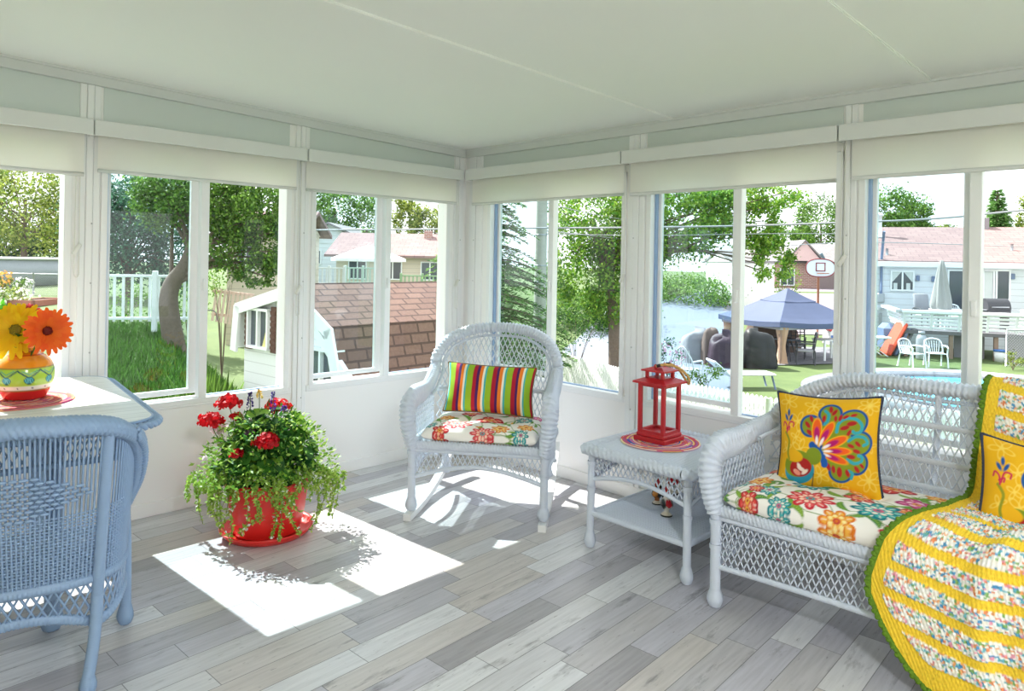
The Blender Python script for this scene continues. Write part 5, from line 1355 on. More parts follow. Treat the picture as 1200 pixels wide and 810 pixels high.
OM['grey'] = M_('grey_fabric', (150, 150, 156), .8)
OM['greylight'] = M_('closed_umbrella_cloth', (160, 158, 154), .8, bump=.5, bscale=30)
OM['bluecanopy'] = M_('blue_canopy_cloth', (72, 84, 114), .7, var=.12, scale=2)
OM['wood'] = M_('weathered_wood', (150, 126, 110), .8, var=.2, scale=12)
OM['tan'] = M_('tan_curtain', (190, 158, 132), .8, bump=.5, bscale=20)
OM['darkmetal'] = M_('dark_metal', (62, 64, 70), .5)
OM['blackcover'] = M_('dark_grill_cover', (22, 28, 31), .5, var=.3, scale=6)
OM['browncover'] = M_('brown_tarp', (98, 80, 70), .7, bump=.5, bscale=12)
OM['purplecover'] = M_('plum_cover', (64, 44, 58), .6, var=.2, scale=6)
OM['orange'] = M_('orange_red_float', (232, 84, 52), .5)
OM['slate'] = M_('blue_grey_panel', (112, 128, 158), .6)
OM['steel'] = M_('galvanised_steel', (168, 172, 178), .4, metal=.4)
OM['pole'] = M_('weathered_pole', (176, 174, 164), .8, var=.15, scale=10, bump=.4, bscale=40)
OM['rust'] = M_('rusty_pole', (140, 92, 74), .7)
OM['wire'] = M_('cable', (150, 152, 156), .6)
OM['teal'] = M_('teal_plastic', (40, 120, 126), .5)
OM['red'] = M_('red_plastic', (206, 60, 64), .5)
OM['bluep'] = M_('blue_plastic', (70, 120, 190), .5)
OM['asphalt'] = M_('pale_asphalt', (118, 126, 140), .9, var=.08, scale=20)
OM['paver'] = shingles('grey_pavers', (124, 124, 130), (110, 112, 120), (88, 90, 96), .3, .3, ('X', 'Y'))
OM['concrete'] = M_('pale_concrete', (150, 148, 142), .9, var=.05, scale=10)
OM['foliage'] = MV('tree_foliage', .55, trans=.35)
m, nt, b = newmat('pool_water'); tc = node(nt, 'ShaderNodeTexCoord'); nz = node(nt, 'ShaderNodeTexNoise'); nz.inputs['Scale'].default_value = 3; nz.inputs['Detail'].default_value = 4; nt.links.new(tc.outputs['Object'], nz.inputs['Vector'])
nt.links.new(mixc(nt, nz.outputs['Fac'], lin((60, 170, 204)), lin((130, 214, 230))), b.inputs['Base Color']); b.inputs['Roughness'].default_value = .08
OM['water'] = m
m, nt, b = newmat('lawn_grass'); tc = node(nt, 'ShaderNodeTexCoord'); nz = node(nt, 'ShaderNodeTexNoise'); nz.inputs['Scale'].default_value = .9; nz.inputs['Detail'].default_value = 8; nz.inputs['Roughness'].default_value = .7; nt.links.new(tc.outputs['Object'], nz.inputs['Vector'])
n2 = node(nt, 'ShaderNodeTexNoise'); n2.inputs['Scale'].default_value = 40; nt.links.new(tc.outputs['Object'], n2.inputs['Vector'])
c1 = mixc(nt, nz.outputs['Fac'], lin((46, 74, 32)), lin((112, 128, 76))); nt.links.new(mixc(nt, .5, c1, n2.outputs['Fac'], 'OVERLAY'), b.inputs['Base Color']); b.inputs['Roughness'].default_value = .9; OM['lawn'] = m

# lawn
gx = np.concatenate([np.linspace(-30, 0, 20), np.linspace(.4, 45, 110), np.linspace(47, 120, 20)]); gy = np.concatenate([np.linspace(-40, -6, 12), np.linspace(-5.5, 50, 120), np.linspace(52, 130, 20)])
GX, GY = np.meshgrid(gx, gy, indexing='ij'); GZ = ground(GX, GY)
mb = MB(); mb.add(np.stack([GX, GY, np.minimum(GZ, np.where((GX < .3) & (GY < .3), -.2, 99))], -1).reshape(-1, 3), gridfaces(len(gx), len(gy))); struct(build(mb, 'ground', OM['lawn']))
def slab(name, pts, mat, h=.03, sub=10):
    """paving laid over the lawn: quad given by its four world corners"""
    P = [np.array(p[:2]) for p in pts]; u = np.linspace(0, 1, sub)
    U, V = np.meshgrid(u, u, indexing='ij'); Q = (1 - V)[..., None] * ((1 - U)[..., None] * P[0] + U[..., None] * P[1]) + V[..., None] * ((1 - U)[..., None] * P[3] + U[..., None] * P[2])
    z = ground(Q[..., 0], Q[..., 1]) + h; mb = MB(); mb.add(np.concatenate([Q, z[..., None]], -1).reshape(-1, 3), gridfaces(sub, sub)); mb.add(np.concatenate([Q, z[..., None] - .1], -1).reshape(-1, 3), gridfaces(sub, sub)[:, ::-1])
    return struct(build(mb, name, mat))
slab('driveway', (gpt(560, 14.5), gpt(860, 16.5), gpt(868, 44), gpt(700, 34)), OM['asphalt'])
slab('driveway', (gpt(893, 30), gpt(1000, 30), gpt(1010, 60), gpt(905, 60)), M_('lilac_paving', (140, 130, 138), .9))
slab('patio_paving', (gpt(872, 21.2), gpt(975, 22.0), gpt(1000, 26.5), gpt(880, 26.5)), OM['paver'])
slab('garden_path', (gpt(52, 8), gpt(96, 8), gpt(73, 15), gpt(58, 15)), OM['concrete'])

def house_box(root, w, d, h, mat, name='wall', x0=0.0):
    mb = MB(); box2(mb, (x0 - w / 2, 0, -1.5), (x0 + w / 2, d, h)); return build(mb, name, mat, root, smooth=False)
def win(root, x, z, w, h, curtain=None, frame=None, y=0.0, mull=1, t=.06):
    mb = MB()
    for a in np.linspace(-w / 2, w / 2, mull + 2): box2(mb, (x + a - t / 2, y - .08, z - h / 2), (x + a + t / 2, y + .02, z + h / 2))
    for s_ in (-1, 1): box2(mb, (x - w / 2 - t / 2, y - .085, z + s_ * h / 2 - t / 2), (x + w / 2 + t / 2, y + .02, z + s_ * h / 2 + t / 2))
    f = build(mb, 'window', frame or OM['white'], root, smooth=False)
    mb = MB(); box2(mb, (x - w / 2, y - .04, z - h / 2), (x + w / 2, y + .01, z + h / 2)); build(mb, 'pane', OM['pane'], f, smooth=False)
    if curtain:
        for pts in curtain:
            mb = MB(); prism(mb, [(x + a * w / 2, z + b_ * h / 2) for a, b_ in pts], 0, .01, M=np.array([[1, 0, 0], [0, 0, 1], [0, 1, 0]]), c=(0, y - .055, 0)); build(mb, 'curtain', OM['curtain'], f, smooth=False)
    return f
def gable(root, w, d, h0, h1, mat, wallmat, along='x', over=.4, name='roof', y0=0.0, x0=0.0):
    """ridge along x (slope to the front) or y (gable to the front)"""
    mb = MB(); t = .12; x0_, x1_ = x0 - w / 2 - over, x0 + w / 2 + over
    if along == 'x':
        sec = [(y0 - over, h0 - .1), (y0 + d / 2, h1), (y0 + d + over, h0 - .1), (y0 + d + over, h0 - .1 + t), (y0 + d / 2, h1 + t), (y0 - over, h0 - .1 + t)]
        V = [(x0_, a, b_) for a, b_ in sec] + [(x1_, a, b_) for a, b_ in sec]
    else:
        sec = [(x0_, h0 - .1), (x0, h1), (x1_, h0 - .1), (x1_, h0 - .1 + t), (x0, h1 + t), (x0_, h0 - .1 + t)]
        V = [(a, y0 - over, b_) for a, b_ in sec] + [(a, y0 + d + over, b_) for a, b_ in sec]
    i = np.arange(6); j = (i + 1) % 6; mb.add(V, [np.stack([i, j, j + 6, i + 6], 1), np.array([[0, 1, 4, 5], [1, 2, 3, 4]]), np.array([[6, 7, 10, 11], [7, 8, 9, 10]])])
    r = build(mb, name, mat, root, smooth=False)
    mb = MB()
    if along == 'x':
        for xx in (x0 - w / 2, x0 + w / 2): prism(mb, [(y0, h0 - .05), (y0 + d, h0 - .05), (y0 + d / 2, h1)], -.05, .05, M=np.array([[0, 0, 1], [1, 0, 0], [0, 1, 0]]), c=(xx, 0, 0))
    else: prism(mb, [(x0 - w / 2, h0 - .05), (x0 + w / 2, h0 - .05), (x0, h1)], -.05, .05, M=np.array([[1, 0, 0], [0, 0, 1], [0, 1, 0]]), c=(0, y0, 0))
    build(mb, 'gable', wallmat, root, smooth=False); return r

# ---------------------------------------------------------------- trees
def crown(mb, c, r, n, size, cols, clump=.22, nclump=None):
    nclump = nclump or max(8, n // 45); c = np.array(c); r = np.array(r, float)
    d = rdir(nclump); cc = d * rng.uniform(.45, 1.0, nclump)[:, None] ** .6
    k = rng.integers(0, nclump, n); P = cc[k] + rng.normal(0, clump * .55, (n, 3)); P[:, 2] -= .25 * clump * rng.uniform(0, 1, n)
    tone = (rng.uniform(.75, 1.2, nclump))[k][:, None] * rng.uniform(.75, 1.25, (n, 1)); g = rng.uniform(0, 1, (n, 1))
    col = (lin(cols[0]) * (1 - g) + lin(cols[1]) * g) * tone
    D = rdir(n) + np.array([0, 0, -.25]); N = rdir(n) + np.array([0, 0, .9]) + .5 * P
    leaves(mb, c + P * r, D, N, size * rng.uniform(.7, 1.35, n), size * .62, np.clip(col * .72, 0, 1), fold=.15)

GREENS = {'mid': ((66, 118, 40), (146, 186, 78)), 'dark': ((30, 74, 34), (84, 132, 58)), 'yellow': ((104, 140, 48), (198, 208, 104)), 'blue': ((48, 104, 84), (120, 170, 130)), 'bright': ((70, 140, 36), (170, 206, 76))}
def tree(label, px, D, crowns, tone='mid', n=2600, leaf=3.2, trunk=.16, lean=0.0, name='leafy_tree', group=None, bend=None, cat='tree'):
    """crowns: (px, py, half-width px, half-height px) as they show in the photograph"""
    b0 = gpt(px, D, -.1); o = thing(name, label, cat, b0, 0, group); s = D / FPX
    n = int(n * 2.7); leaf = leaf * 1.25; mb = MB(); tot = sum(c[2] * c[3] for c in crowns)
    for (cx, cy, rx, ry) in crowns:
        c = at(cx, cy, D) - b0; R = np.array([rx * s, rx * s, ry * s]); crown(mb, c, R, int(n * rx * ry / tot), leaf * s, GREENS[tone], clump=.24)
    build(mb, 'foliage', OM['foliage'], o)
    if trunk:
        mb = MB(); c = at(crowns[0][0], crowns[0][1], D) - b0
        pth = [np.zeros(3)] + ([at(q[0], q[1], D) - b0 for q in bend] if bend else [c * .45 + np.array([lean, 0, 0])]) + [c]
        P = spline(pth, 24); tube(mb, P, np.linspace(trunk, trunk * .35, 24), 10)
        for (cx, cy, rx, ry) in crowns:
            c2 = at(cx, cy, D) - b0
            for i in range(4):
                e = c2 + rdir(1)[0] * np.array([rx, rx, ry]) * s * .7; k = int(rng.integers(9, 20)); q = P[k]; tube(mb, spline([q, (q + e) / 2 + np.array([0, 0, .2]), e], 10), np.linspace(trunk * .22, .012, 10), 5)
        build(mb, 'trunk', OM['trunk'], o)
    return o
def bush(label, px, py, rx, ry, D, tone='mid', n=700, leaf=3.0, name='garden_bush', flowers=None, cat='bush', group=None):
    c = at(px, py, D); b0 = c.copy(); b0[2] = min(float(ground(c[0], c[1])), c[2] - ry * D / FPX); s = D / FPX; o = thing(name, label, cat, b0, 0, group); mb = MB()
    crown(mb, c - b0, (rx * s, rx * s, ry * s), n, leaf * s, GREENS[tone], clump=.3); build(mb, 'foliage', OM['foliage'], o)
    mb = MB()
    for i in range(7): e = (c - b0) + rdir(1)[0] * np.array([rx, rx, ry]) * s * .6; tube(mb, spline([(0, 0, 0), e * [.4, .4, .6], e], 8), np.linspace(.010, .004, 8), 5)
    build(mb, 'stems', OM['trunk'], o)
    if flowers:
        mb = MB(); k = 70; d = rdir(k); P = (c - b0) + d * np.array([rx, rx, ry]) * s * rng.uniform(.8, 1.1, k)[:, None]; leaves(mb, P, rdir(k), d, leaf * s * 1.2, leaf * s, lin(flowers) * rng.uniform(.8, 1.2, (k, 1))); build(mb, 'blossom', MAT['petal'], o)
    return o
def conifer(label, px, D, ytop, ybot, half, tone=((34, 78, 40), (104, 150, 72)), n=22, name='spruce_tree', group=None, dens=1.0):
    s = D / FPX; b0 = gpt(px, D, -.1); top = at(px, ytop, D) - b0; zb = (at(px, ybot, D) - b0)[2]; H = top[2]; o = thing(name, label, 'tree', b0, 0, group)
    mb = MB(); wood = MB(); tube(wood, np.linspace((0, 0, 0), (0, 0, H * .97), 8), np.linspace(.16, .02, 8) * D / 14, 8)
    for lv in range(n):
        f = lv / (n - 1); z = H * .985 + (zb - H * .985) * f; R = half * s * (.10 + .90 * f ** .85); kb = int(6 + 6 * f)
        for j in range(kb):
            a = rng.uniform(0, 2 * PI); L = R * rng.uniform(.75, 1.08); q = np.array([math.cos(a), math.sin(a), 0]); t = np.linspace(0, 1, 9)
            P = q[None] * (t * L)[:, None] + np.array([0, 0, 1.])[None] * (z + .10 * L * np.sin(t * PI) - .38 * L * t ** 1.3 + .10 * L * t ** 3)[:, None]
            tube(wood, P, np.linspace(.018, .004, 9) * D / 14, 4, caps=False)
            k = int(70 * (.3 + f) * dens); ti = rng.uniform(.12, 1, k); Pk = np.stack([np.interp(ti, t, P[:, c_]) for c_ in range(3)], 1); sd = np.array([-q[1], q[0], 0]); w_ = rng.normal(0, .16, k) * L * (1.1 - ti)
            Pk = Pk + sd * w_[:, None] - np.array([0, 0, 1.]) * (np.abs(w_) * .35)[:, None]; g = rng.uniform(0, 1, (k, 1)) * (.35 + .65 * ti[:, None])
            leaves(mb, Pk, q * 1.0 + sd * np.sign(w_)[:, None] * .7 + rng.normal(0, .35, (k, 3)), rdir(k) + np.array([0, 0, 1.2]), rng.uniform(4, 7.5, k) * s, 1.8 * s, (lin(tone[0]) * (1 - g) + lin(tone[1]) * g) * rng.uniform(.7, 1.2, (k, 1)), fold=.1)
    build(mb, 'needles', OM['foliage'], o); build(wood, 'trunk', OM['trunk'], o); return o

# trees seen through the windows of wall_left
tree('broad leafy tree rising behind the above-ground pool', 26, 30, [(30, 232, 62, 62), (-40, 236, 62, 66), (70, 262, 34, 46)], 'yellow', 5200, 3.3, group=None)
tree('dark tree filling the gap behind the pool fence', 6, 33, [(4, 285, 46, 26), (60, 285, 34, 24)], 'dark', 1800, 3.2)
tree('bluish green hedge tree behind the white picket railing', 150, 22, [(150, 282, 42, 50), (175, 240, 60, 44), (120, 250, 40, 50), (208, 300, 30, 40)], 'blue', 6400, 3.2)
tree('spreading tree with a bent dark trunk beside the picket railing', 206, 12.5, [(236, 222, 66, 36), (296, 240, 50, 46), (262, 282, 34, 34), (318, 282, 26, 34), (200, 230, 40, 40), (300, 318, 24, 18)], 'mid', 9000, 3.6, .20, bend=[(198, 345), (222, 300)])
bush('low green bush in front of the hedge behind the picket railing', 150, 356, 40, 24, 16, 'mid', 900)
bush('leafy bush beside the bent tree trunk', 222, 350, 22, 28, 14, 'mid', 700)
bush('tall leafy shrub beside the small beige house', 262, 322, 26, 26, 15, 'bright', 700)
# above-ground pool, wire fence, raised bed
pc = at(-34, 330, 27); pc[2] = float(ground(pc[0], pc[1])); AP = thing('above_ground_pool', 'round above-ground pool with grey wall and pale rim, beyond the wire fence', 'pool', pc)
R_ = 3.6; zt = (at(20, 304, 24)[2]) - pc[2]
mb = MB(); lathe(mb, [(R_, 0), (R_, zt), (R_ - .05, zt), (R_ - .05, .1), (0, .1)], 64); build(mb, 'pool_wall', M_('pool_wall_grey', (150, 158, 166), .5), AP)
mb = MB(); lathe(mb, [(R_ - .22, zt + .01), (R_ + .06, zt - .02), (R_ + .06, zt + .05), (R_ - .22, zt + .05)], 64); build(mb, 'rim', OM['white'], AP)
mb = MB(); th = np.linspace(0, 2 * PI, 48, endpoint=False); prism(mb, np.stack([(R_ - .06) * np.cos(th), (R_ - .06) * np.sin(th)], 1), zt - .3, zt - .06); build(mb, 'water', OM['water'], AP, smooth=False)
def rail(root, P0, P1, ztop, zbot, pitch, w, mat, posts=0, toprail=.05, name='pickets'):
    P0 = np.array(P0); P1 = np.array(P1); L = np.linalg.norm((P1 - P0)[:2]); n = int(L / pitch); mb = MB(); u = (P1 - P0) / L; ang = math.atan2(u[1], u[0]); Rm = rotm(0, 0, ang)
    for i in range(n + 1): q = P0 + u * i * pitch; box(mb, (q[0], q[1], (ztop + zbot) / 2), (w, .03, ztop - zbot), 0, Rm)
    build(mb, name, mat, root, smooth=False); mb = MB(); c = (P0 + P1) / 2
    for z in (ztop, zbot + .06): box(mb, (c[0], c[1], z), (L + .06, .07, toprail), .005, Rm)
    build(mb, 'rails', mat, root, smooth=False)
    for k in range(posts):
        mb = MB(); q = P0 + (P1 - P0) * (k / max(1, posts - 1)); box(mb, (q[0], q[1], (ztop + zbot) / 2 - .05), (.09, .09, ztop - zbot + .3), .01, Rm); build(mb, 'post', mat, root, smooth=False)
a = at(124, 323, 13.2); b_ = at(190, 324, 13.4); c = at(238, 324, 13.6)
PR = thing('picket_railing', 'white picket railing across the lawn in front of the hedge tree', 'railing', gpt(160, 13.3)); o_ = np.array(PR.location)
rail(PR, a - o_, c - o_, a[2] - o_[2], at(160, 377, 13.3)[2] - o_[2], .152, .045, OM['white'], 3)
a = gpt(-30, 22); b_ = gpt(82, 22); WFN = thing('wire_fence', 'low chain-link fence with grey rail in front of the pool', 'fence', gpt(30, 22)); o_ = np.array(WFN.location); zt = at(30, 321, 22)[2] - o_[2]
mb = MB(); tube(mb, np.linspace([*(a - o_)[:2], zt], [*(b_ - o_)[:2], zt], 4), .022, 8); build(mb, 'rail', OM['steel'], WFN)
mb = MB(); L = np.linalg.norm((b_ - a)[:2]); lattice(mb, lambda u, v: np.stack([(a - o_)[0] + u * (b_ - a)[0], (a - o_)[1] + u * (b_ - a)[1], v * zt], -1), L, zt, .07, .003, (RT[1], -RT[0], 0), slope=1.0, seg=2, sides=3); build(mb, 'mesh', OM['steel'], WFN)
for px in (-25, 38): q = gpt(px, 22) - o_; mb = MB(); tube(mb, np.linspace((q[0], q[1], -.1), (q[0], q[1], zt + .04), 3), .03, 8); build(mb, 'post', OM['steel'], WFN)
q = gpt(44, 19); RB = thing('raised_bed', 'small reddish wooden raised bed on the lawn before the wire fence', 'planter', q, RZ); mb = MB()
for (lo, hi) in (((-.35, -.7, 0), (.35, -.64, .16)), ((-.35, .64, 0), (.35, .7, .16)), ((-.35, -.7, 0), (-.29, .7, .16)), ((.29, -.7, 0), (.35, .7, .16))): box2(mb, lo, hi)
build(mb, 'frame', M_('reddish_wood', (170, 110, 96), .8), RB, smooth=False); mb = MB(); box2(mb, (-.29, -.64, 0), (.29, .64, .13)); build(mb, 'soil', MAT['soil'], RB, smooth=False)
bush('pale flowering plants beside the raised bed', 18, 345, 22, 9, 18.5, 'yellow', 500, flowers=(244, 240, 232))
bush('small white-flowered plant against the wire fence', 27, 332, 10, 6, 20, 'mid', 200, flowers=(244, 244, 244))
bush('orange-leaved plant at the wire fence', 4, 326, 8, 9, 19.5, 'yellow', 180, flowers=(236, 176, 90))

# ---------------------------------------------------------------- garden shed with gambrel roof
P0 = at(345, 331, 7.0); g3 = .75 * RT - .66 * FW; r3 = .66 * RT + .75 * FW
gz = -1.15
SH = thing('garden_shed', 'white garden shed with brown shingled barn roof and shuttered window', 'shed', (P0[0], P0[1], gz), math.atan2(g3[1], g3[0]))
# local x = across the gable (towards the house), local y = along the ridge
zr = P0[2] - gz; LEN = 2.0
sec = [(-1.12, .42 - gz - .0), (-1.06, .86 - gz), (0, zr - .05), (.66, .735 - gz), (1.05, -.45 - gz)]
mb = MB(); prism(mb, [(-1.06, 0), (1.02, 0)] + [(x, z - .03) for x, z in sec[::-1][1:-1]] + [(-1.06, .4 - gz)], 0, LEN - .1, M=np.array([[1, 0, 0], [0, 0, 1], [0, 1, 0]]), c=(0, .05, 0)); build(mb, 'wall', OM['shedsiding'], SH, smooth=False)
for i, nm in enumerate(('roof_flank', 'roof_slope', 'roof_slope', 'roof_flank')):
    (x0, z0), (x1, z1) = sec[i], sec[i + 1]; L = math.hypot(x1 - x0, z1 - z0); ang = math.atan2(z1 - z0, x1 - x0)
    mb = MB(); box2(mb, (-.02, 0, -.02), (L + .02, LEN + .15, .035)); ro = build(mb, nm, OM['roofbrown'] if i else OM['white'], SH, smooth=False)
    ro.location = (x0, -.03, z0); ro.rotation_euler = (0, -ang, 0)
OM['roofbrown'].node_tree.nodes  # shingle courses run along the ridge
mb = MB()
for i in range(4):
    (x0, z0), (x1, z1) = sec[i], sec[i + 1]; L = math.hypot(x1 - x0, z1 - z0); ang = math.atan2(z1 - z0, x1 - x0); box(mb, ((x0 + x1) / 2, -.04, (z0 + z1) / 2 - .03), (L + .05, .03, .12), 0, rotm(0, -ang, 0))
build(mb, 'rake_trim', OM['white'], SH, smooth=False)
wz = .64 - gz; f = win(SH, -.665, wz, .40, .40, y=.05, t=.028); mb = MB(); prism(mb, [(-.60, wz - .19), (-.47, wz - .19), (-.47, wz + .12)], 0, .01, M=np.array([[1, 0, 0], [0, 0, 1], [0, 1, 0]]), c=(0, .0, 0)); build(mb, 'curtain', M_('yellow_curtain', (214, 206, 140), .8), f, smooth=False)
for x in (-.925, -.40):
    mb = MB(); box2(mb, (x - .06, .01, wz - .24), (x + .06, .05, wz + .24), .005)
    for k in range(7): box2(mb, (x - .045, -.002, wz - .20 + k * .06), (x + .045, .02, wz - .165 + k * .06))
    build(mb, 'shutter', OM['shutter'], SH, smooth=False)
win(SH, .50, .28 - gz, .50, .50, y=.05, t=.03); mb = MB(); box2(mb, (.93, -.0, .3), (1.02, .06, -.1 - gz)); box(mb, (.60, .0, .55 - gz), (.9, .05, .09), 0, rotm(0, math.radians(38), 0)); build(mb, 'corner_board', OM['white'], SH, smooth=False)
mb = MB(); n = 2200; q = np.array(P0); lat = rng.uniform(-1.5, .3, n); dp = rng.uniform(-.15, .25, n); P = np.array([P0[0], P0[1], 0]) + lat[:, None] * g3 * .9 + (-dp[:, None] - .25) * r3 * .9
P[:, 2] = ground(P[:, 0], P[:, 1]) - .05; hh = rng.uniform(.2, .7, n) * rng.uniform(.5, 1, n); leaves(mb, P, np.stack([rng.normal(0, .2, n), rng.normal(0, .2, n), np.ones(n)], 1), rdir(n), hh, .014, lin((110, 146, 60)) * rng.uniform(.5, 1.4, (n, 1)), fold=.02)
tag(build(mb, 'tall_grass', OM['foliage']), 'tall grass and weeds growing along the shed wall', 'grass', kind='stuff')
mb = MB(); n = 16000; px = rng.uniform(100, 300, n); D_ = rng.uniform(7.0, 15, n); P = np.array([at(a, 400, d) for a, d in zip(px, D_)]); P[:, 2] = ground(P[:, 0], P[:, 1]); leaves(mb, P, np.stack([rng.normal(0, .3, n), rng.normal(0, .3, n), np.ones(n)], 1), rdir(n), rng.uniform(.06, .20, n), .012, lin((78, 116, 46)) * rng.uniform(.5, 1.5, (n, 1)), fold=.02)
tag(build(mb, 'lawn_grass', OM['foliage']), 'green lawn grass between the windows, the white shed and the picket railing', 'grass', kind='stuff')
# leaning lattice fence and little hook behind the shed
q = gpt(272, 15); LF = thing('slatted_fence', 'pale pinkish slatted fence leaning behind the shed', 'fence', q, RZ + .25); mb = MB()
zt = at(272, 337, 15)[2] - q[2]; zb = at(272, 376, 15)[2] - q[2]
for i in range(9): box(mb, (-.36 + i * .085, 0, (zt + zb) / 2 - .02 * i), (.05, .03, zt - zb), 0, rotm(0, .12, 0))
build(mb, 'slats', M_('pinkish_slats', (226, 200, 188), .8), LF, smooth=False); mb = MB(); box(mb, (0, .03, zt - .12), (.85, .03, .06), 0, rotm(0, .1, 0)); box(mb, (0, .03, zb + .1), (.85, .03, .06), 0, rotm(0, .1, 0)); build(mb, 'rails', M_('pinkish_rail', (216, 190, 178), .8), LF, smooth=False)
q = gpt(247, 11.5); HK = thing('garden_hook', 'thin wire garden hook standing in the grass beside the shed', 'hook', q, RZ); zt = at(247, 364, 11.5)[2] - q[2]; mb = MB(); tube(mb, spline([(-.10, 0, 0), (-.10, 0, zt - .12), (-.03, 0, zt), (.07, 0, zt - .03), (.10, 0, zt - .16)], 24), .008, 6); build(mb, 'wire', OM['darkmetal'], HK)
# beige house between trees
def hroot(name, label, px, D, rz=0.0, z=None):
    q = at(px, 400, D); q[2] = float(ground(q[0], q[1])) if z is None else z; return thing(name, label, 'house', q, RZ + rz), q
def zof(py, px, D): return float(at(px, py, D)[2])
BH, q = hroot('neighbour_house', 'small beige house glimpsed between the tree and the white shed', 304, 24); h = zof(272, 304, 24) - q[2]; house_box(BH, 2.3, 3, h, OM['beige']); gable(BH, 2.3, 3, h, h + .7, OM['roofpink'], OM['beige'], 'x'); win(BH, -.5, h - .9, .6, .8)

# ---------------------------------------------------------------- beyond the shed roof (second window)
H1, q = hroot('neighbour_house', 'grey-white house with a wide front gable behind the deck railing', 384, 42); hz = zof(284, 384, 42) - q[2]; house_box(H1, 4.2, 6, hz, OM['siding']); gable(H1, 4.2, 6, hz, zof(263, 384, 42) - q[2], OM['roofgrey'], OM['siding'], 'y', .5); win(H1, -1.0, hz - .9, 1.0, .8)
H2, q = hroot('neighbour_house', 'low house with a long pinkish roof and small chimney beyond the shed', 468, 36); hz = zof(300, 468, 36) - q[2]; house_box(H2, 6.6, 6, hz, OM['beige']); gable(H2, 6.6, 6, hz, zof(274, 468, 36) - q[2], OM['roofpink'], OM['beige'], 'x', .5)
for x in (-2.2, -.4, 1.5): win(H2, x, hz - .75, .9, .9)
mb = MB(); box2(mb, (.9, 2.2, hz), (1.3, 2.6, zof(270, 490, 38) - q[2])); build(mb, 'chimney', OM['brick'], H2, smooth=False); mb = MB(); tube(mb, np.linspace((1.9, 2.4, hz), (1.9, 2.4, zof(270, 500, 38) - q[2]), 3), .12, 8); build(mb, 'vent_pipe', OM['white'], H2)
def parasol(label, px, ytop, yedge, half, D, mat, ypole=340, name='patio_umbrella'):
    t = at(px, ytop, D); s = D / FPX; z0 = float(ground(t[0], t[1])); o = thing(name, label, 'umbrella', (t[0], t[1], z0), RZ); H = t[2] - z0; hd = (yedge - ytop) * s; R = half * s; n = 8; mb = MB()
    prof = [(0, 0), (R * .25, -hd * .22), (R * .6, -hd * .58), (R, -hd)]; th = np.linspace(0, 2 * PI, n, endpoint=False)
    V = np.array([[(r * math.cos(a), r * math.sin(a), H + z) for a in th] for r, z in prof[1:]] ).reshape(-1, 3); mb.add(np.r_[[[0, 0, H]], V], [np.array([[0, 1 + i, 1 + (i + 1) % n] for i in range(n)]), gridfaces(3, n, cv=True, off=1)])
    V2 = np.array([[(R * math.cos(a), R * math.sin(a), H - hd - dz) for a in th] for dz in (0, .12)]).reshape(-1, 3); mb.add(V2, gridfaces(2, n, cv=True)); build(mb, 'canopy', mat, o, smooth=False)
    mb = MB(); tube(mb, np.linspace((0, 0, 0), (0, 0, H + .06), 3), .03, 8); build(mb, 'pole', OM['white'], o); 
    mb = MB()
    for a in th: tube(mb, np.linspace((0, 0, H - .05), (R * .97 * math.cos(a), R * .97 * math.sin(a), H - hd - .02), 3), .012, 5)
    build(mb, 'ribs', OM['white'], o); return o
parasol('wide white patio umbrella open over the neighbouring deck', 432, 287, 303, 44, 30, OM['white'])
def deckrail(name, label, px0, px1, y0, y1, D, mat, pitch=.16):
    a = at(px0, y0, D); b_ = at(px1, y0, D); q = (a + b_) / 2; q[2] = float(ground(q[0], q[1])); o = thing(name, label, 'railing', q); zt = a[2] - q[2]; zb = at(px0, y1, D)[2] - q[2]; rail(o, a - q, b_ - q, zt, zb, pitch, .05, mat, 3)
    mb = MB(); c = (a + b_) / 2 - q; L = np.linalg.norm(a - b_); box(mb, (c[0] + FW[0] * .8, c[1] + FW[1] * .8, zb - .06), (L, 1.6, .08), 0, rotm(0, 0, RZ)); build(mb, 'deck_floor', OM['wood'], o, smooth=False); return o
deckrail('deck_railing', 'cream deck railing in front of the gabled house', 368, 404, 314, 334, 27, OM['stucco']); deckrail('deck_railing', 'pale green deck railing beside the cream one', 405, 446, 314, 333, 27.5, M_('pale_green_paint', (176, 200, 186), .6)); deckrail('deck_railing', 'low green railing under the pinkish-roofed house', 470, 520, 323, 333, 28, M_('green_paint', (140, 170, 130), .6))
tree('dense tree rising behind the gabled house', 405, 52, [(392, 250, 34, 34), (430, 258, 26, 32), (372, 255, 24, 36)], 'mid', 2600, 2.8)
conifer('slim light green cypress beside the gabled house', 427, 40, 268, 300, 7, ((96, 150, 60), (170, 206, 100)), 9, 'cypress_tree', dens=.4)
tree('pale yellowish tree behind the low pinkish roof', 505, 50, [(506, 262, 26, 20), (478, 252, 18, 28), (528, 258, 18, 20)], 'yellow', 1800, 2.8)

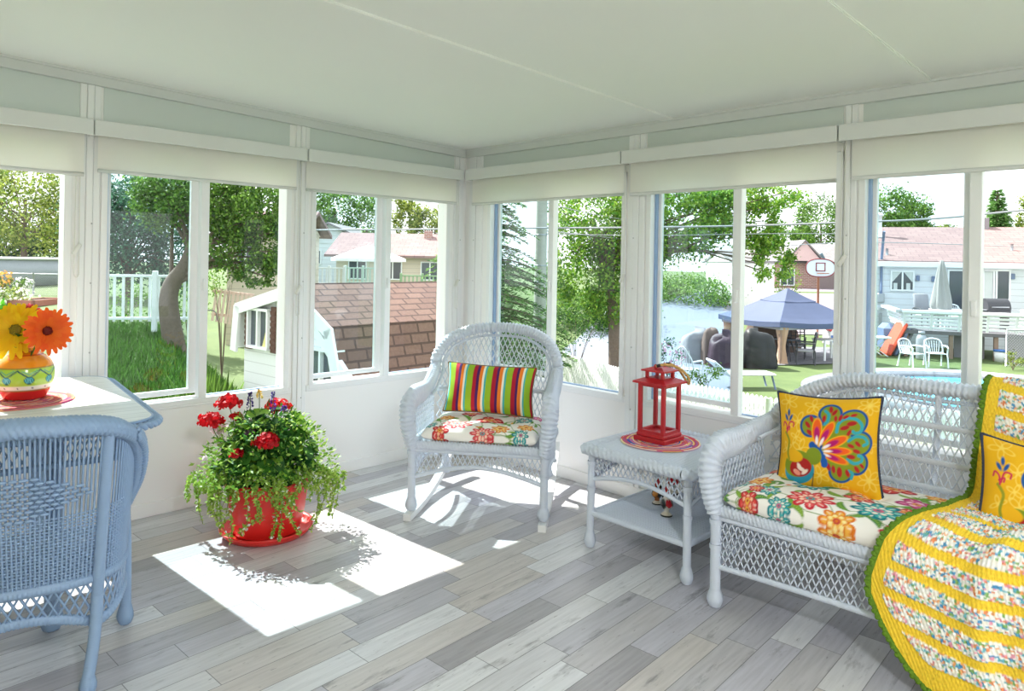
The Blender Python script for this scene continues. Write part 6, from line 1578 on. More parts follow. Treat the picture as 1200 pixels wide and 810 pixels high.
# ---------------------------------------------------------------- corner: spruce, utility pole, maple
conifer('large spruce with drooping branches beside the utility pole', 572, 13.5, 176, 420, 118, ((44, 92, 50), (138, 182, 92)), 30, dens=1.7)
q = gpt(632, 15); UP_ = thing('utility_pole', 'tall grey wooden utility pole beside the spruce', 'pole', q, RZ); mb = MB(); tube(mb, np.linspace((0, 0, -.2), (0, 0, 8), 10), np.linspace(.135, .11, 10), 14); build(mb, 'shaft', OM['pole'], UP_)
mb = MB()
for z in (2.6, 2.95, 3.6): lathe(mb, [(.0, 0), (.13, 0), (.13, .03), (0, .03)], 12, (0, 0, z))
build(mb, 'bands', OM['steel'], UP_)
def wire(label, pts, r=.012): 
    P = spline([at(*p) for p in pts], 60); mb = MB(); tube(mb, P - P[0], r, 5); o = build(mb, 'overhead_cable', OM['wire']); o.location = P[0]; tag(o, label, 'cable', 'overhead cables'); return o
wire('thick overhead cable crossing in front of the spruce and the pole', [(330, 270, 17), (480, 269, 16), (632, 267.5, 14.8), (720, 267, 14.6), (860, 265, 14.4), (985, 261, 14), (1100, 256, 13.4), (1260, 240, 12.6)], .02)
wire('thin overhead cable just below the thick one', [(632, 274, 14.9), (760, 276, 15.5), (900, 274, 16), (1000, 274, 17)], .009)
wire('thin overhead cable dipping across the roof of the white siding house', [(632, 270, 15), (850, 290, 19), (1020, 284, 22), (1240, 291, 25)], .012)
wire('overhead cable slanting down through the maple leaves', [(632, 236, 15), (700, 252, 16), (800, 268, 17)], .010)
wire('overhead cable slanting down past the basketball backboard', [(860, 214, 18), (935, 258, 22), (985, 282, 26)], .010)
tree('maple tree with a curved forked trunk, in front of the driveway', 722, 17, [(694, 256, 50, 44), (680, 320, 38, 44), (716, 340, 34, 40), (744, 285, 44, 60), (800, 262, 52, 44), (846, 250, 34, 34), (890, 262, 26, 38), (905, 300, 24, 30), (790, 225, 70, 24), (900, 232, 40, 20)], 'bright', 10500, 3.6, .17, bend=[(718, 360), (704, 300)])
bush('dark low evergreen under the maple', 676, 378, 42, 24, 17.5, 'dark', 1600, 2.6)

# ---------------------------------------------------------------- white slatted fence near the house
FT = [(520, 392), (655, 413), (765, 440), (900, 465), (1010, 477), (1160, 484), (1290, 488)]; FP = [onz(x, y, -.45) for x, y in FT]
WFc = thing('white_slat_fence', 'white slatted fence with a scalloped top just outside the windows', 'fence', (FP[2][0], FP[2][1], -1.65)); o_ = np.array(WFc.location)
for i in range(len(FP) - 1):
    a, b_ = FP[i] - o_, FP[i + 1] - o_; L = np.linalg.norm((b_ - a)[:2]); u = (b_ - a) / L; ang = math.atan2(u[1], u[0]); Rm = rotm(0, 0, ang); mb = MB(); n = int(L / .072)
    for k in range(n):
        q = a + u * (k + .5) * L / n; w_ = .030; prof = [(-w_, 0), (w_, 0), (w_, 1.16), (w_ * .7, 1.185), (0, 1.20), (-w_ * .7, 1.185), (-w_, 1.16)]
        prism(mb, prof, -.006, .006, M=Rm @ np.array([[1, 0, 0], [0, 0, 1], [0, 1, 0]]), c=(q[0], q[1], 0))
    build(mb, 'slats', OM['fencewhite'], WFc, smooth=False); mb = MB(); nn = Rm @ np.array([0, -.02, 0])
    lattice(mb, lambda uu, v: np.stack([a[0] + (b_ - a)[0] * uu + nn[0], a[1] + (b_ - a)[1] * uu + nn[1], v * 1.14], -1), L, 1.14, .085, .005, nn, slope=.62, seg=2, sides=4); build(mb, 'chain_link', OM['fencewhite'], WFc, smooth=False)
    mb = MB(); tube(mb, np.linspace((a[0], a[1], -.1), (a[0], a[1], 1.18), 3), .03, 8); build(mb, 'post', OM['white'], WFc)

# ---------------------------------------------------------------- yard behind the fence, seen past the red lantern
def resin_chair(label, px, py, D, rz, h=.84, group=None):
    q = at(px, py, D); q[2] = float(ground(q[0], q[1])) + .03 if q[2] < .1 and D < 26 and group != 'deck' else q[2]; o = thing('resin_chair', label, 'chair', q, RZ + rz, 'white resin armchairs'); m_ = OM['whiteplastic']
    mb = MB(); box2(mb, (-.23, -.24, .40), (.23, .20, .43), .012); build(mb, 'seat', m_, o)
    mb = MB(); arch = spline([(-.25, .16, .42), (-.25, .24, .62), (-.20, .29, .78), (0, .31, h), (.20, .29, .78), (.25, .24, .62), (.25, .16, .42)], 30); tube(mb, arch, .022, 8)
    for x in np.linspace(-.17, .17, 6): tube(mb, np.array([(x * .8, .18, .42), (x, .25, .62), (x * 1.05, .295, h - .05 - abs(x) * .25)]), .013, 6)
    build(mb, 'backrest', m_, o)
    for s_ in (1, -1):
        mb = MB(); tube(mb, spline([(s_ * .25, .24, .63), (s_ * .28, .05, .64), (s_ * .27, -.20, .63), (s_ * .26, -.27, .58)], 16), .022, 8); build(mb, 'arm', m_, o)
        mb = MB(); tube(mb, np.array([(s_ * .26, -.27, .60), (s_ * .25, -.25, .42), (s_ * .27, -.29, 0)]), .022, 8); build(mb, 'leg', m_, o)
        mb = MB(); tube(mb, np.array([(s_ * .23, .20, .44), (s_ * .25, .28, 0)]), .022, 8); build(mb, 'leg', m_, o)
    return o
resin_chair('white resin chair among the bushes beyond the scalloped fence', 806, 432, 17.5, 2.4, 1.0)
bush('leafy shrub with pinkish flowers left of the resin chair by the driveway', 784, 418, 18, 20, 17, 'blue', 500, flowers=(216, 170, 200))
bush('yellow-green shrub in front of the resin chair by the driveway', 826, 440, 20, 16, 15.5, 'bright', 500)
def covered(name, label, px, py, w, d, h, D, mat, cat='cover', seed=0, rz=0.0):
    q = gpt(px, D); o = thing(name, label, cat, q, RZ + rz); r = np.random.default_rng(seed); nu, nv = 26, 16; th = np.linspace(0, 2 * PI, nu, endpoint=False); ph = np.linspace(0, 1, nv); mb = MB()
    R = np.where(ph < .75, 1 + .10 * (.75 - ph), np.sqrt(np.clip(1 - ((ph - .75) / .25) ** 2, 0, 1))); Zp = np.where(ph < .75, ph / .75 * .82, .82 + .18 * np.sin((ph - .75) / .25 * PI / 2))
    sq = (np.abs(np.cos(th)) ** 4 + np.abs(np.sin(th)) ** 4) ** -.25; f = (1 + .10 * np.sin(9 * th + seed)[None] * (1 - ph)[:, None]) * (1.05 - .16 * ph[:, None] ** 1.5 * (1 + .35 * np.sin(th + seed)[None])) + .025 * r.normal(size=(nv, nu))
    V = np.stack([R[:, None] * sq * np.cos(th) * w / 2 * f, R[:, None] * sq * np.sin(th) * d / 2 * f, np.broadcast_to((Zp * h)[:, None], (nv, nu)) * (1 + .16 * np.sin(th * 1.0 + seed)[None] + .05 * np.sin(3 * th + seed)[None])], -1); mb.add(V.reshape(-1, 3), gridfaces(nv, nu, cv=True)[:, ::-1]); build(mb, 'cover', mat, o)
    mb = MB()
    for x in (-.4, .4): tube(mb, np.linspace((x * w, -.3 * d, 0), (x * w, -.3 * d, .18), 3), .05, 8)
    build(mb, 'feet', OM['darkmetal'], o); return o
covered('covered_grill', 'plum coloured garden cover beside the window mullion', 846, 418, .7, .6, .95, 21, OM['purplecover'], seed=1); covered('covered_chair', 'grey-blue covered lounge chair behind the resin chair', 814, 410, .8, .8, .95, 22, OM['grey'], seed=2); covered('garbage_bin', 'slim brown bin between the covered chair and the plum cover', 832, 415, .5, .5, 1.0, 21.5, M_('brown_bin', (120, 100, 92), .7), 'bin', 3)

bush('clipped green hedge along the far side of the driveway', 700, 362, 60, 24, 31, 'mid', 7000, 3.4, name='hedge'); bush('long green hedge behind the driveway and the gazebo', 812, 343, 56, 20, 38, 'mid', 7000, 3.2, name='hedge')
# gazebo
gq = gpt(922, 23.6); GZB = thing('gazebo', 'garden gazebo with a tiered blue canopy and tan curtains', 'gazebo', gq, RZ + .32); s = 23.6 / FPX
ze, zm, zt = zof(372, 922, 23.6) - gq[2], zof(352, 922, 23.6) - gq[2], zof(338, 922, 23.6) - gq[2]; hw_ = 1.42
def pyramid(mb, R0, z0, R1, z1, sag=.0, val=.0):
    n = 4; th = np.arange(4) * PI / 2 + PI / 4; k = 9; rows = []
    for j in range(6):
        f = j / 5; R = R0 + (R1 - R0) * f; z = z0 + (z1 - z0) * (f ** 1.15)
        ring = []
        for i in range(4):
            for t in np.linspace(0, 1, k, endpoint=False):
                a, b_ = th[i], th[(i + 1) % 4]; p = np.array([math.cos(a), math.sin(a)]) * (1 - t) + np.array([math.cos(b_), math.sin(b_)]) * t; ring.append((p[0] * R * 1.414, p[1] * R * 1.414, z - sag * math.sin(t * PI) * (1 - f)))
        rows.append(ring)
    V = np.array(rows).reshape(-1, 3); mb.add(V, gridfaces(6, 4 * k, cv=True)); 
    if val: r0 = np.array(rows[0]); mb.add(np.concatenate([r0 - [0, 0, val], r0]), gridfaces(2, 4 * k, cv=True))
mb = MB(); pyramid(mb, hw_ * 1.12, ze, .42, zm + .10, .08, .16); build(mb, 'canopy', OM['bluecanopy'], GZB, smooth=False); mb = MB(); pyramid(mb, .62, zm, .02, zt, .03, .07); build(mb, 'top_canopy', OM['bluecanopy'], GZB, smooth=False)
mb = MB(); pyramid(mb, hw_ * 1.06, ze - .12, hw_ * 1.0, ze - .1, 0, .14); build(mb, 'valance', M_('grey_valance', (170, 168, 172), .8), GZB, smooth=False)
for sx in (1, -1):
    for sy in (1, -1):
        mb = MB(); box2(mb, (sx * hw_ - .04, sy * hw_ - .04, 0), (sx * hw_ + .04, sy * hw_ + .04, ze)); build(mb, 'post', OM['wood'], GZB, smooth=False)
        mb = MB(); u = np.linspace(0, 1, 14); prof = .09 + .10 * np.abs(u - .45) ** 1.2 * 2; tube(mb, np.stack([np.full(14, sx * (hw_ - .10)), np.full(14, sy * (hw_ - .05)), u * (ze - .1)], 1), prof, 14, mod=1 + .25 * np.sin(6 * np.linspace(0, 2 * PI, 14, endpoint=False))[None] * np.ones((14, 1))); build(mb, 'curtain', OM['tan'], GZB)
        mb = MB(); tube(mb, np.array([(sx * hw_, sy * hw_, ze - .7), (sx * (hw_ - .5), sy * hw_, ze - .05)]), .02, 6); build(mb, 'brace', OM['darkmetal'], GZB)
covered('covered_grill', 'large dark covered barbecue at the edge of the gazebo', 888, 425, .95, .8, 1.0, 21.2, OM['blackcover'], seed=4); covered('covered_furniture', 'brown tarpaulin over garden furniture inside the gazebo', 904, 400, 1.7, 1.0, 1.1, 25.2, OM['browncover'], seed=5)
def metal_chair(label, px, D, rz):
    q = gpt(px, D, .03); o = thing('garden_armchair', label, 'chair', q, RZ + rz, 'dark metal garden chairs under the gazebo'); m_ = OM['darkmetal']; mb = MB(); box2(mb, (-.26, -.26, .40), (.26, .24, .45), .01); build(mb, 'seat', OM['grey'], o)
    mb = MB(); tube(mb, spline([(-.26, .22, .42), (-.26, .30, .9), (-.22, .32, .98), (.22, .32, .98), (.26, .30, .9), (.26, .22, .42)], 30), .022, 6)
    for x in (-.14, 0, .14): tube(mb, np.array([(x, .23, .45), (x, .31, .97)]), .016, 5)
    for z in (.6, .75, .88): tube(mb, np.array([(-.26, .27, z), (.26, .27, z)]), .014, 5)
    build(mb, 'backrest', m_, o)
    for s_ in (1, -1):
        mb = MB(); tube(mb, np.array([(s_ * .27, .28, .66), (s_ * .28, -.25, .66)]), .022, 6); build(mb, 'arm', m_, o)
        for y in (-.25, .25): mb = MB(); tube(mb, np.array([(s_ * .27, y, .66 if y < 0 else .45), (s_ * .27, y * 1.05, 0)]), .02, 6); build(mb, 'leg', m_, o)
    return o
metal_chair('dark metal garden chair nearest the tan curtain post', 944, 21.8, -1.9); metal_chair('dark metal garden chair with its back to the brown tarpaulin', 933, 23.2, 2.7)
q = gpt(922, 22.6); TB = thing('patio_table', 'small dark glass-topped table beside the garden chairs', 'table', q, RZ); mb = MB(); lathe(mb, [(0, .70), (.42, .70), (.42, .73), (0, .73)], 24); build(mb, 'table_top', OM['pane'], TB)
for a in range(4): mb = MB(); tube(mb, np.array([(.12 * math.cos(a * 1.57), .12 * math.sin(a * 1.57), .7), (.34 * math.cos(a * 1.57), .34 * math.sin(a * 1.57), 0)]), .02, 6); build(mb, 'leg', OM['darkmetal'], TB)
q = gpt(893, 17.6); LG = thing('pool_lounger', 'white garden lounger end on the lawn in front of the dark barbecue', 'lounger', q, RZ + .1); mb = MB(); box2(mb, (-.9, -.3, .34), (.25, .3, .39), .02); box(mb, (-1.1, 0, .5), (.6, .6, .05), .02, rotm(0, .7, 0)); build(mb, 'bed', OM['whiteplastic'], LG, smooth=False)
for x in (-.7, .15):
    for y in (-.25, .25): mb = MB(); tube(mb, np.array([(x, y, .35), (x + .1, y, 0)]), .025, 6); build(mb, 'leg', OM['slate'], LG)
q = gpt(972, 23.0); PT = thing('folding_table', 'small white folding table at the right-hand gazebo post'.replace('right-hand ', 'far '), 'table', q, RZ + .3); mb = MB(); box2(mb, (-.45, -.3, .66), (.35, .3, .70), .01); build(mb, 'table_top', OM['whiteplastic'], PT, smooth=False)
for x in (-.4, .3):
    for y in (-.25, .25): mb = MB(); box2(mb, (x - .03, y - .02, 0), (x + .03, y + .02, .67)); build(mb, 'leg', OM['whiteplastic'], PT, smooth=False)
q = gpt(979, 25.5); CT = thing('toy_crate', 'white and blue plastic crate on legs behind the folding table', 'crate', q, RZ); mb = MB(); box2(mb, (-.35, -.3, .25), (.35, .3, .95), .03); build(mb, 'body', OM['white'], CT, smooth=False); mb = MB(); box2(mb, (-.30, -.31, .35), (.1, -.29, .6)); build(mb, 'panel', OM['bluep'], CT, smooth=False); mb = MB(); box(mb, (-.5, -.2, .9), (.5, .3, .12), .02, rotm(0, .5, 0)); build(mb, 'slide', OM['red'], CT, smooth=False)
bush('yellow-green shrub behind the gazebo table', 915, 381, 15, 10, 28, 'bright', 350, 2.4); bush('bright yellow-green bush in front of the brick house', 921, 330, 15, 18, 36, 'bright', 600, 2.4)
GW, q = hroot('white_garage', 'plain white garage wall behind the blue gazebo', 882, 36); h = zof(306, 882, 36) - q[2]; house_box(GW, 2.1, 5, h, OM['stucco']); gable(GW, 2.1, 5, h, h + .5, OM['roofgrey'], OM['stucco'], 'x', .1)
BK, q = hroot('brick_house', 'brown brick house with a small pink gable and grey roof behind the basketball hoop', 955, 46); h = zof(307, 955, 46) - q[2]; house_box(BK, 5.4, 7, h, OM['brick']); gable(BK, 5.4, 7, h, zof(286, 955, 46) - q[2], OM['roofgrey'], OM['brick'], 'x', .3); win(BK, -1.9, h - 1.0, .9, 1.1)
gable(BK, 2.2, 3, h + .1, zof(283, 950, 45) - q[2], OM['roofgrey'], M_('pink_gable', (222, 190, 190), .7), 'y', .15, 'dormer_roof', y0=-.5, x0=-1.0); mb = MB(); box(mb, (-.2, -.45, h + .1), (1.1, .1, .5), 0, rotm(0, -.5, 0)); build(mb, 'awning', M_('teal_grey_awning', (100, 124, 138), .7), BK, smooth=False); mb = MB(); box2(mb, (1.2, -1.0, 0), (1.32, -.88, h)); build(mb, 'porch_post', OM['white'], BK, smooth=False)
mb = MB(); box2(mb, (.1, -.04, 0), (2.4, .0, h - .2)); build(mb, 'porch_shadow_wall', M_('porch_shade_brick', (140, 126, 126), .8), BK, smooth=False)  # porch shade painted as a darker panel on the brick wall
# basketball hoop
q = gpt(960, 29); BB = thing('basketball_hoop', 'basketball backboard with a red-edged oval board on a rusty pole', 'basketball hoop', q, RZ); zc = zof(314, 956, 29) - q[2]; mb = MB(); tube(mb, np.array([(.05, .3, 0), (.05, .3, zc - .5), (-.05, .06, zc - .15)]), .05, 8); build(mb, 'pole', OM['rust'], BB)
th = np.linspace(0, 2 * PI, 40, endpoint=False); sup = np.stack([.60 * np.sign(np.cos(th)) * np.abs(np.cos(th)) ** .8, zc + .37 * np.sign(np.sin(th)) * np.abs(np.sin(th)) ** .8], 1); mb = MB(); prism(mb, sup, 0, .04, M=np.array([[1, 0, 0], [0, 0, 1], [0, 1, 0]])); build(mb, 'backboard', M_('pale_backboard', (208, 220, 232), .4), BB, smooth=False)
mb = MB(); e3 = np.c_[sup[:, 0], np.full(40, -.01), sup[:, 1]]; tube(mb, e3, .022, 6, closed=True); t_ = .018; 
for (x0, z0, x1, z1) in ((-.18, -.12, .18, -.12), (-.18, .2, .18, .2), (-.18, -.12, -.18, .2), (.18, -.12, .18, .2)): box2(mb, (x0 - t_, -.02, zc + z0 - t_), (x1 + t_, .0, zc + z1 + t_))
build(mb, 'markings', M_('maroon_marking', (130, 50, 60), .6), BB, smooth=False); mb = MB(); tube(mb, np.stack([.22 * np.cos(th), -.26 + .22 * np.sin(th), np.full(40, zc - .22)], 1), .018, 6, closed=True); build(mb, 'ring', OM['rust'], BB)
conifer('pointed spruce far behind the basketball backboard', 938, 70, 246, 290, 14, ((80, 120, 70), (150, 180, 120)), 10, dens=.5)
tree('hazy green trees far behind the brick house', 962, 66, [(962, 262, 28, 36), (996, 262, 26, 34)], 'mid', 2200, 2.4); tree('rounded green tree behind the brick house roof', 915, 62, [(915, 282, 22, 22)], 'mid', 700, 2.4)

# ---------------------------------------------------------------- white siding house, deck and pool
DH = 27.0
WH, q = hroot('siding_house', 'long white siding bungalow with a pinkish shingled roof and raised deck', 1130, DH, rz=-.35); eave = zof(307, 1110, DH) - q[2]; s = DH / FPX
house_box(WH, 8.6, 6, eave, OM['siding'], x0=.95); gable(WH, 8.6, 9.5, eave, zof(270, 1110, DH + 4.7) - q[2], OM['roofpink'], OM['siding'], 'x', .25, x0=.95)
LAT0, CR, SR = (1130 - 600) / FPX * DH, math.cos(.35), math.sin(.35)
def lx(px, D0=DH, lat0=LAT0): k = (px - 600) / FPX; return (k * D0 - lat0) / (CR + SR * k)
def zz_(py, px=1110): return float(at(px, py, DH - SR * lx(px))[2]) - q[2]
mb = MB(); box2(mb, (-3.6, -.52, eave - .22), (5.4, -.40, eave - .02), .01); build(mb, 'gutter', OM['white'], WH, smooth=False)
win(WH, lx(1056), zz_(329, 1056), .78, .75, curtain=[[(-1, 1), (-.05, 1), (-.85, -.1), (-1, -.1)], [(1, 1), (.05, 1), (.85, -.1), (1, -.1)], [(-.8, -.25), (-.45, -.25), (-.45, -1), (-.8, -1)], [(.35, -.25), (.7, -.25), (.7, -1), (.35, -1)]])
win(WH, lx(1136), zz_(344, 1136), 1.5, 1.75, curtain=[[(.1, .95), (.95, .95), (.95, -.95), (.1, -.95)]]); win(WH, lx(1166), zz_(334, 1166), .85, 1.1)
for px, py in ((1074, 326), (1092, 327), (1185, 324)):
    mb = MB(); box2(mb, (lx(px) - .06, -.12, zz_(py, px) - .11), (lx(px) + .06, 0, zz_(py, px) + .11), .02); build(mb, 'wall_lamp', OM['slate'], WH, smooth=False)
mb = MB(); xq = lx(1031); tube(mb, np.array([(xq, -.10, zz_(345, 1031)), (xq, -.10, zz_(303, 1031)), (xq, -.6, zz_(272, 1031))]), .05, 8); build(mb, 'service_mast', OM['slate'], WH)
mb = MB(); box2(mb, (xq - .12, -.16, zz_(357)), (xq + .12, 0, zz_(346)), .02); lathe(mb, [(0, 0), (.13, 0), (.13, .1), (0, .1)], 16, (xq, -.16, zz_(366))); box2(mb, (xq - .05, -.10, zz_(395)), (xq + .05, 0, zz_(370))); build(mb, 'electric_meter', OM['steel'], WH, smooth=False)
def roofz(y): h1 = zof(270, 1110, DH + 4.7) - q[2]; return eave + (h1 - eave) * (y / 4.75)
mb = MB(); tube(mb, np.linspace((lx(1042), 3.2, roofz(3.2)), (lx(1042), 3.2, roofz(3.2) + 1.0), 3), .10, 10); lathe(mb, [(0, 0), (.16, 0), (.16, .1), (0, .16)], 12, (lx(1042), 3.2, roofz(3.2) + 1.0)); lathe(mb, [(.3, 0), (.12, .12)], 12, (lx(1042), 3.2, roofz(3.2) + .05)); build(mb, 'flue', OM['white'], WH)
for px, y in ((1040, .5), (1197, 1.3)): mb = MB(); tube(mb, np.linspace((lx(px), y, roofz(y)), (lx(px), y, roofz(y) + .36), 3), .05, 8); build(mb, 'vent_pipe', OM['steel'], WH)
mb = MB(); box2(mb, (lx(1188), 4.4, roofz(4.6) - .2), (lx(1197), 4.9, roofz(4.6) + .55)); build(mb, 'chimney', M_('grey_brick', (150, 142, 146), .8), WH, smooth=False)
# raised deck, a thing of its own against the house
dq = at(1126, 400, DH - 1.9); dq[2] = float(ground(dq[0], dq[1])); DK = thing('raised_deck', 'raised wooden deck with white slatted railing along the siding house', 'deck', dq, RZ - .35); s2 = (DH - 1.6) / FPX; zd = float(at(1126, 387, DH - 2.6)[2]) - dq[2]; ztp = float(at(1126, 366, DH - 2.6)[2]) - dq[2]; hx = 2.05
mb = MB(); box2(mb, (-hx, -1.5, zd - .14), (hx, 1.5, zd - .02)); build(mb, 'deck_floor', M_('grey_deck_wood', (112, 110, 114), .8), DK, smooth=False)
mb = MB()
for k in range(5):
    z = zd + .05 + (ztp - zd - .05) * k / 4.6
    box2(mb, (-hx - .04 * k, -1.5 - .04 * k, z), (hx + .04 * k, -1.45 - .04 * k, z + .075))
    box2(mb, (-hx - .04 * k, -1.5, z), (-hx + .05 - .04 * k, 1.4, z + .075)); box2(mb, (hx - .05 + .04 * k, -1.5, z), (hx + .04 * k, 1.4, z + .075))
build(mb, 'railing', OM['white'], DK, smooth=False); mb = MB(); box2(mb, (-hx - .3, -1.85, ztp - .03), (hx + .3, -1.60, ztp + .07), .01); box2(mb, (-hx - .32, -1.85, ztp - .03), (-hx - .10, 1.4, ztp + .07), .01); box2(mb, (hx + .10, -1.85, ztp - .03), (hx + .32, 1.4, ztp + .07), .01); build(mb, 'top_board', OM['white'], DK, smooth=False)
for x in np.linspace(-hx, hx, 6): mb = MB(); box(mb, (x, -1.60, (zd + ztp) / 2), (.07, .05, ztp - zd), 0, rotm(math.radians(12), 0, 0)); build(mb, 'post', OM['white'], DK, smooth=False)
for x in (-hx + .1, -.6, .7, hx - .1): mb = MB(); box2(mb, (x - .06, -1.45, 0), (x + .06, -1.33, zd - .1)); build(mb, 'support', OM['wood'], DK, smooth=False)
mb = MB(); box2(mb, (-.4, -.9, 0), (.5, -.85, zd - .15)); box2(mb, (1.0, -1.3, 0), (hx - .1, -1.25, zd - .15)); build(mb, 'skirting', M_('grey_skirting', (140, 136, 140), .8), DK, smooth=False)
def on_deck(px, back=0.0):                                            # a spot on the deck boards
    x = lx(px, DH - 1.9, (1126 - 600) / FPX * (DH - 1.9)); a_ = RZ - .35; return np.array([dq[0] + x * math.cos(a_) - back * math.sin(a_), dq[1] + x * math.sin(a_) + back * math.cos(a_), dq[2] + zd - .02])
UQ = on_deck(1099, -.4); CU = thing('closed_umbrella', 'folded pale grey patio umbrella standing on the raised deck', 'umbrella', UQ, RZ); zt = float(at(1099, 305, DH - 2.4)[2]) - UQ[2]; mb = MB(); tube(mb, np.linspace((0, 0, 0), (0, 0, zt), 3), .03, 8); build(mb, 'pole', OM['white'], CU)
n = 30; th = np.linspace(0, 2 * PI, n, endpoint=False); zs = np.linspace(0, 1, 12); V = np.stack([np.stack([(.05 + .30 * (1 - f) ** .8 * (.4 + .6 * min(1, f * 6))) * (1 + .22 * np.cos(8 * th + 2 * f)) * np.cos(th), (.05 + .30 * (1 - f) ** .8 * (.4 + .6 * min(1, f * 6))) * (1 + .22 * np.cos(8 * th + 2 * f)) * np.sin(th), np.full(n, .45 + (zt - .45) * f)], -1) for f in zs]); mb = MB(); mb.add(V.reshape(-1, 3), [gridfaces(12, n, cv=True)[:, ::-1], (np.arange(n) + 11 * n)[None]]); build(mb, 'folded_canopy', OM['greylight'], CU)
c_ = resin_chair('white resin chair standing on the deck beside the glass door', 1126, 372, DH - 1.7, .2, .84); c_.location = on_deck(1126, .3)
LQ = on_deck(1087, .5); LC = thing('lounge_chair', 'grey padded lounge chair on the deck below the small curtained window', 'chair', LQ, RZ); mb = MB(); box(mb, (0, .25, .78), (.56, .12, .85), .05, rotm(-.2, 0, 0)); build(mb, 'backrest', OM['grey'], LC); mb = MB(); box2(mb, (-.28, -.3, .36), (.28, .25, .46), .04); build(mb, 'seat', OM['grey'], LC)
for sx in (1, -1): mb = MB(); tube(mb, spline([(sx * .3, -.3, 0), (sx * .3, -.28, .6), (sx * .3, .3, .62), (sx * .3, .35, 0)], 16), .02, 6); build(mb, 'leg', OM['darkmetal'], LC)
GQ = on_deck(1167, .2); GR = thing('barbecue', 'black domed barbecue on the deck in front of the house window', 'barbecue', GQ, RZ); mb = MB(); box2(mb, (-.42, -.25, .5), (.42, .25, .74), .02); build(mb, 'firebox', OM['darkmetal'], GR, smooth=False); mb = MB(); a = np.linspace(0, PI, 14); prism(mb, [(.27 * math.cos(t), .74 + .38 * math.sin(t)) for t in a], -.40, .40, M=np.array([[0, 0, 1], [1, 0, 0], [0, 1, 0]])); build(mb, 'lid', OM['darkmetal'], GR, smooth=False); mb = MB(); box2(mb, (-.8, -.22, .70), (-.43, .22, .73)); box2(mb, (.43, -.22, .70), (.7, .22, .73)); build(mb, 'side_shelf', OM['steel'], GR, smooth=False); mb = MB(); tube(mb, np.array([(-.3, -.30, .82), (.3, -.30, .82)]), .02, 6); build(mb, 'handle', OM['steel'], GR)
for sx in (-.35, .35): mb = MB(); box2(mb, (sx - .03, -.2, 0), (sx + .03, .2, .5)); build(mb, 'leg', OM['darkmetal'], GR, smooth=False)
TQ = on_deck(1108, -.3); TT = thing('deck_table', 'round white table on the deck around the folded umbrella', 'table', TQ, RZ); mb = MB(); lathe(mb, [(.05, .66), (.6, .66), (.6, .70), (.05, .70)], 28); build(mb, 'table_top', OM['whiteplastic'], TT)
for k in range(4): mb = MB(); tube(mb, np.array([(.3 * math.cos(k * 1.57 + .8), .3 * math.sin(k * 1.57 + .8), .66), (.45 * math.cos(k * 1.57 + .8), .45 * math.sin(k * 1.57 + .8), 0)]), .02, 6); build(mb, 'leg', OM['whiteplastic'], TT)
# things in front of the deck
resin_chair('white resin chair on the lawn nearest the leaning floats', 1068, 430, 21.6, .35); resin_chair('white resin chair on the lawn nearer the pool, second from the leaning floats', 1096, 430, 21.8, -.25)
def lean(name, label, px, D, w, h, t, mat, tilt, cat):
    qq = gpt(px, D, .02); o = build(box(MB(), (0, 0, 0), (t, w, h), t * .4), name, mat, None, smooth=False); o.location = (qq[0], qq[1], qq[2] + h / 2 * math.cos(tilt)); o.rotation_euler = (0, tilt, RZ); return tag(o, label, cat)
lean('pool_float', 'orange-red pool float leaning in front of the siding house', 1047, 24.6, .7, 1.28, .12, OM['orange'], .50, 'float'); lean('foam_board', 'blue-grey board leaning next to the orange-red float', 1053, 24.7, .7, 1.2, .10, OM['slate'], .46, 'board'); lean('foam_board', 'grey board leaning nearest the deck, behind the lawn chairs', 1060, 24.8, .7, 1.25, .10, OM['grey'], .42, 'board'); lean('storage_panel', 'upright slate blue panel behind the orange-red float', 1039, 25.4, .8, 1.05, .45, OM['slate'], 0.0, 'panel')
qq = gpt(1080, 23.6); GC = thing('gas_cylinder', 'pale grey gas cylinder standing under the deck edge', 'gas cylinder', qq); mb = MB(); lathe(mb, [(0, 0), (.16, 0), (.17, .06), (.17, .70), (.12, .82), (.05, .86), (0, .86)], 20); build(mb, 'tank', OM['steel'], GC); mb = MB(); lathe(mb, [(.08, .84), (.10, .84), (.10, .95), (.08, .95)], 16); build(mb, 'collar', OM['steel'], GC)
qq = gpt(1172, 23.4); BU = thing('bucket', 'white bucket with a blue lid at the corner of the deck', 'bucket', qq); mb = MB(); lathe(mb, [(0, 0), (.15, 0), (.18, .34), (0, .34)], 20); build(mb, 'body', OM['white'], BU); mb = MB(); lathe(mb, [(0, .34), (.19, .34), (.19, .40), (0, .41)], 20); build(mb, 'lid', OM['bluep'], BU)
qq = gpt(1024, 24.4); WT = thing('garden_table', 'small white table with splayed legs beside the slate panel', 'table', qq, RZ); mb = MB(); box2(mb, (-.55, -.3, .62), (.45, .3, .68), .01); build(mb, 'table_top', OM['whiteplastic'], WT, smooth=False)
for a, b_ in ((-.4, .1), (.35, -.05)):
    for y in (-.22, .22): mb = MB(); tube(mb, np.array([(a, y, .62), (b_, y, .3), (a * 1.1, y, 0)]), .02, 6); build(mb, 'leg', OM['whiteplastic'], WT)
mb = MB(); ellipsoid(mb, (0, 0, .22), (.35, .25, .22), 8, 14); o = build(mb, 'watering_tub', OM['teal']); o.location = gpt(1018, 25); tag(o, 'teal tub on the lawn under the small white table', 'tub')
bush('yellow-green weeds beside the bucket at the deck corner', 1187, 421, 14, 8, 21.5, 'yellow', 260, 2.6)
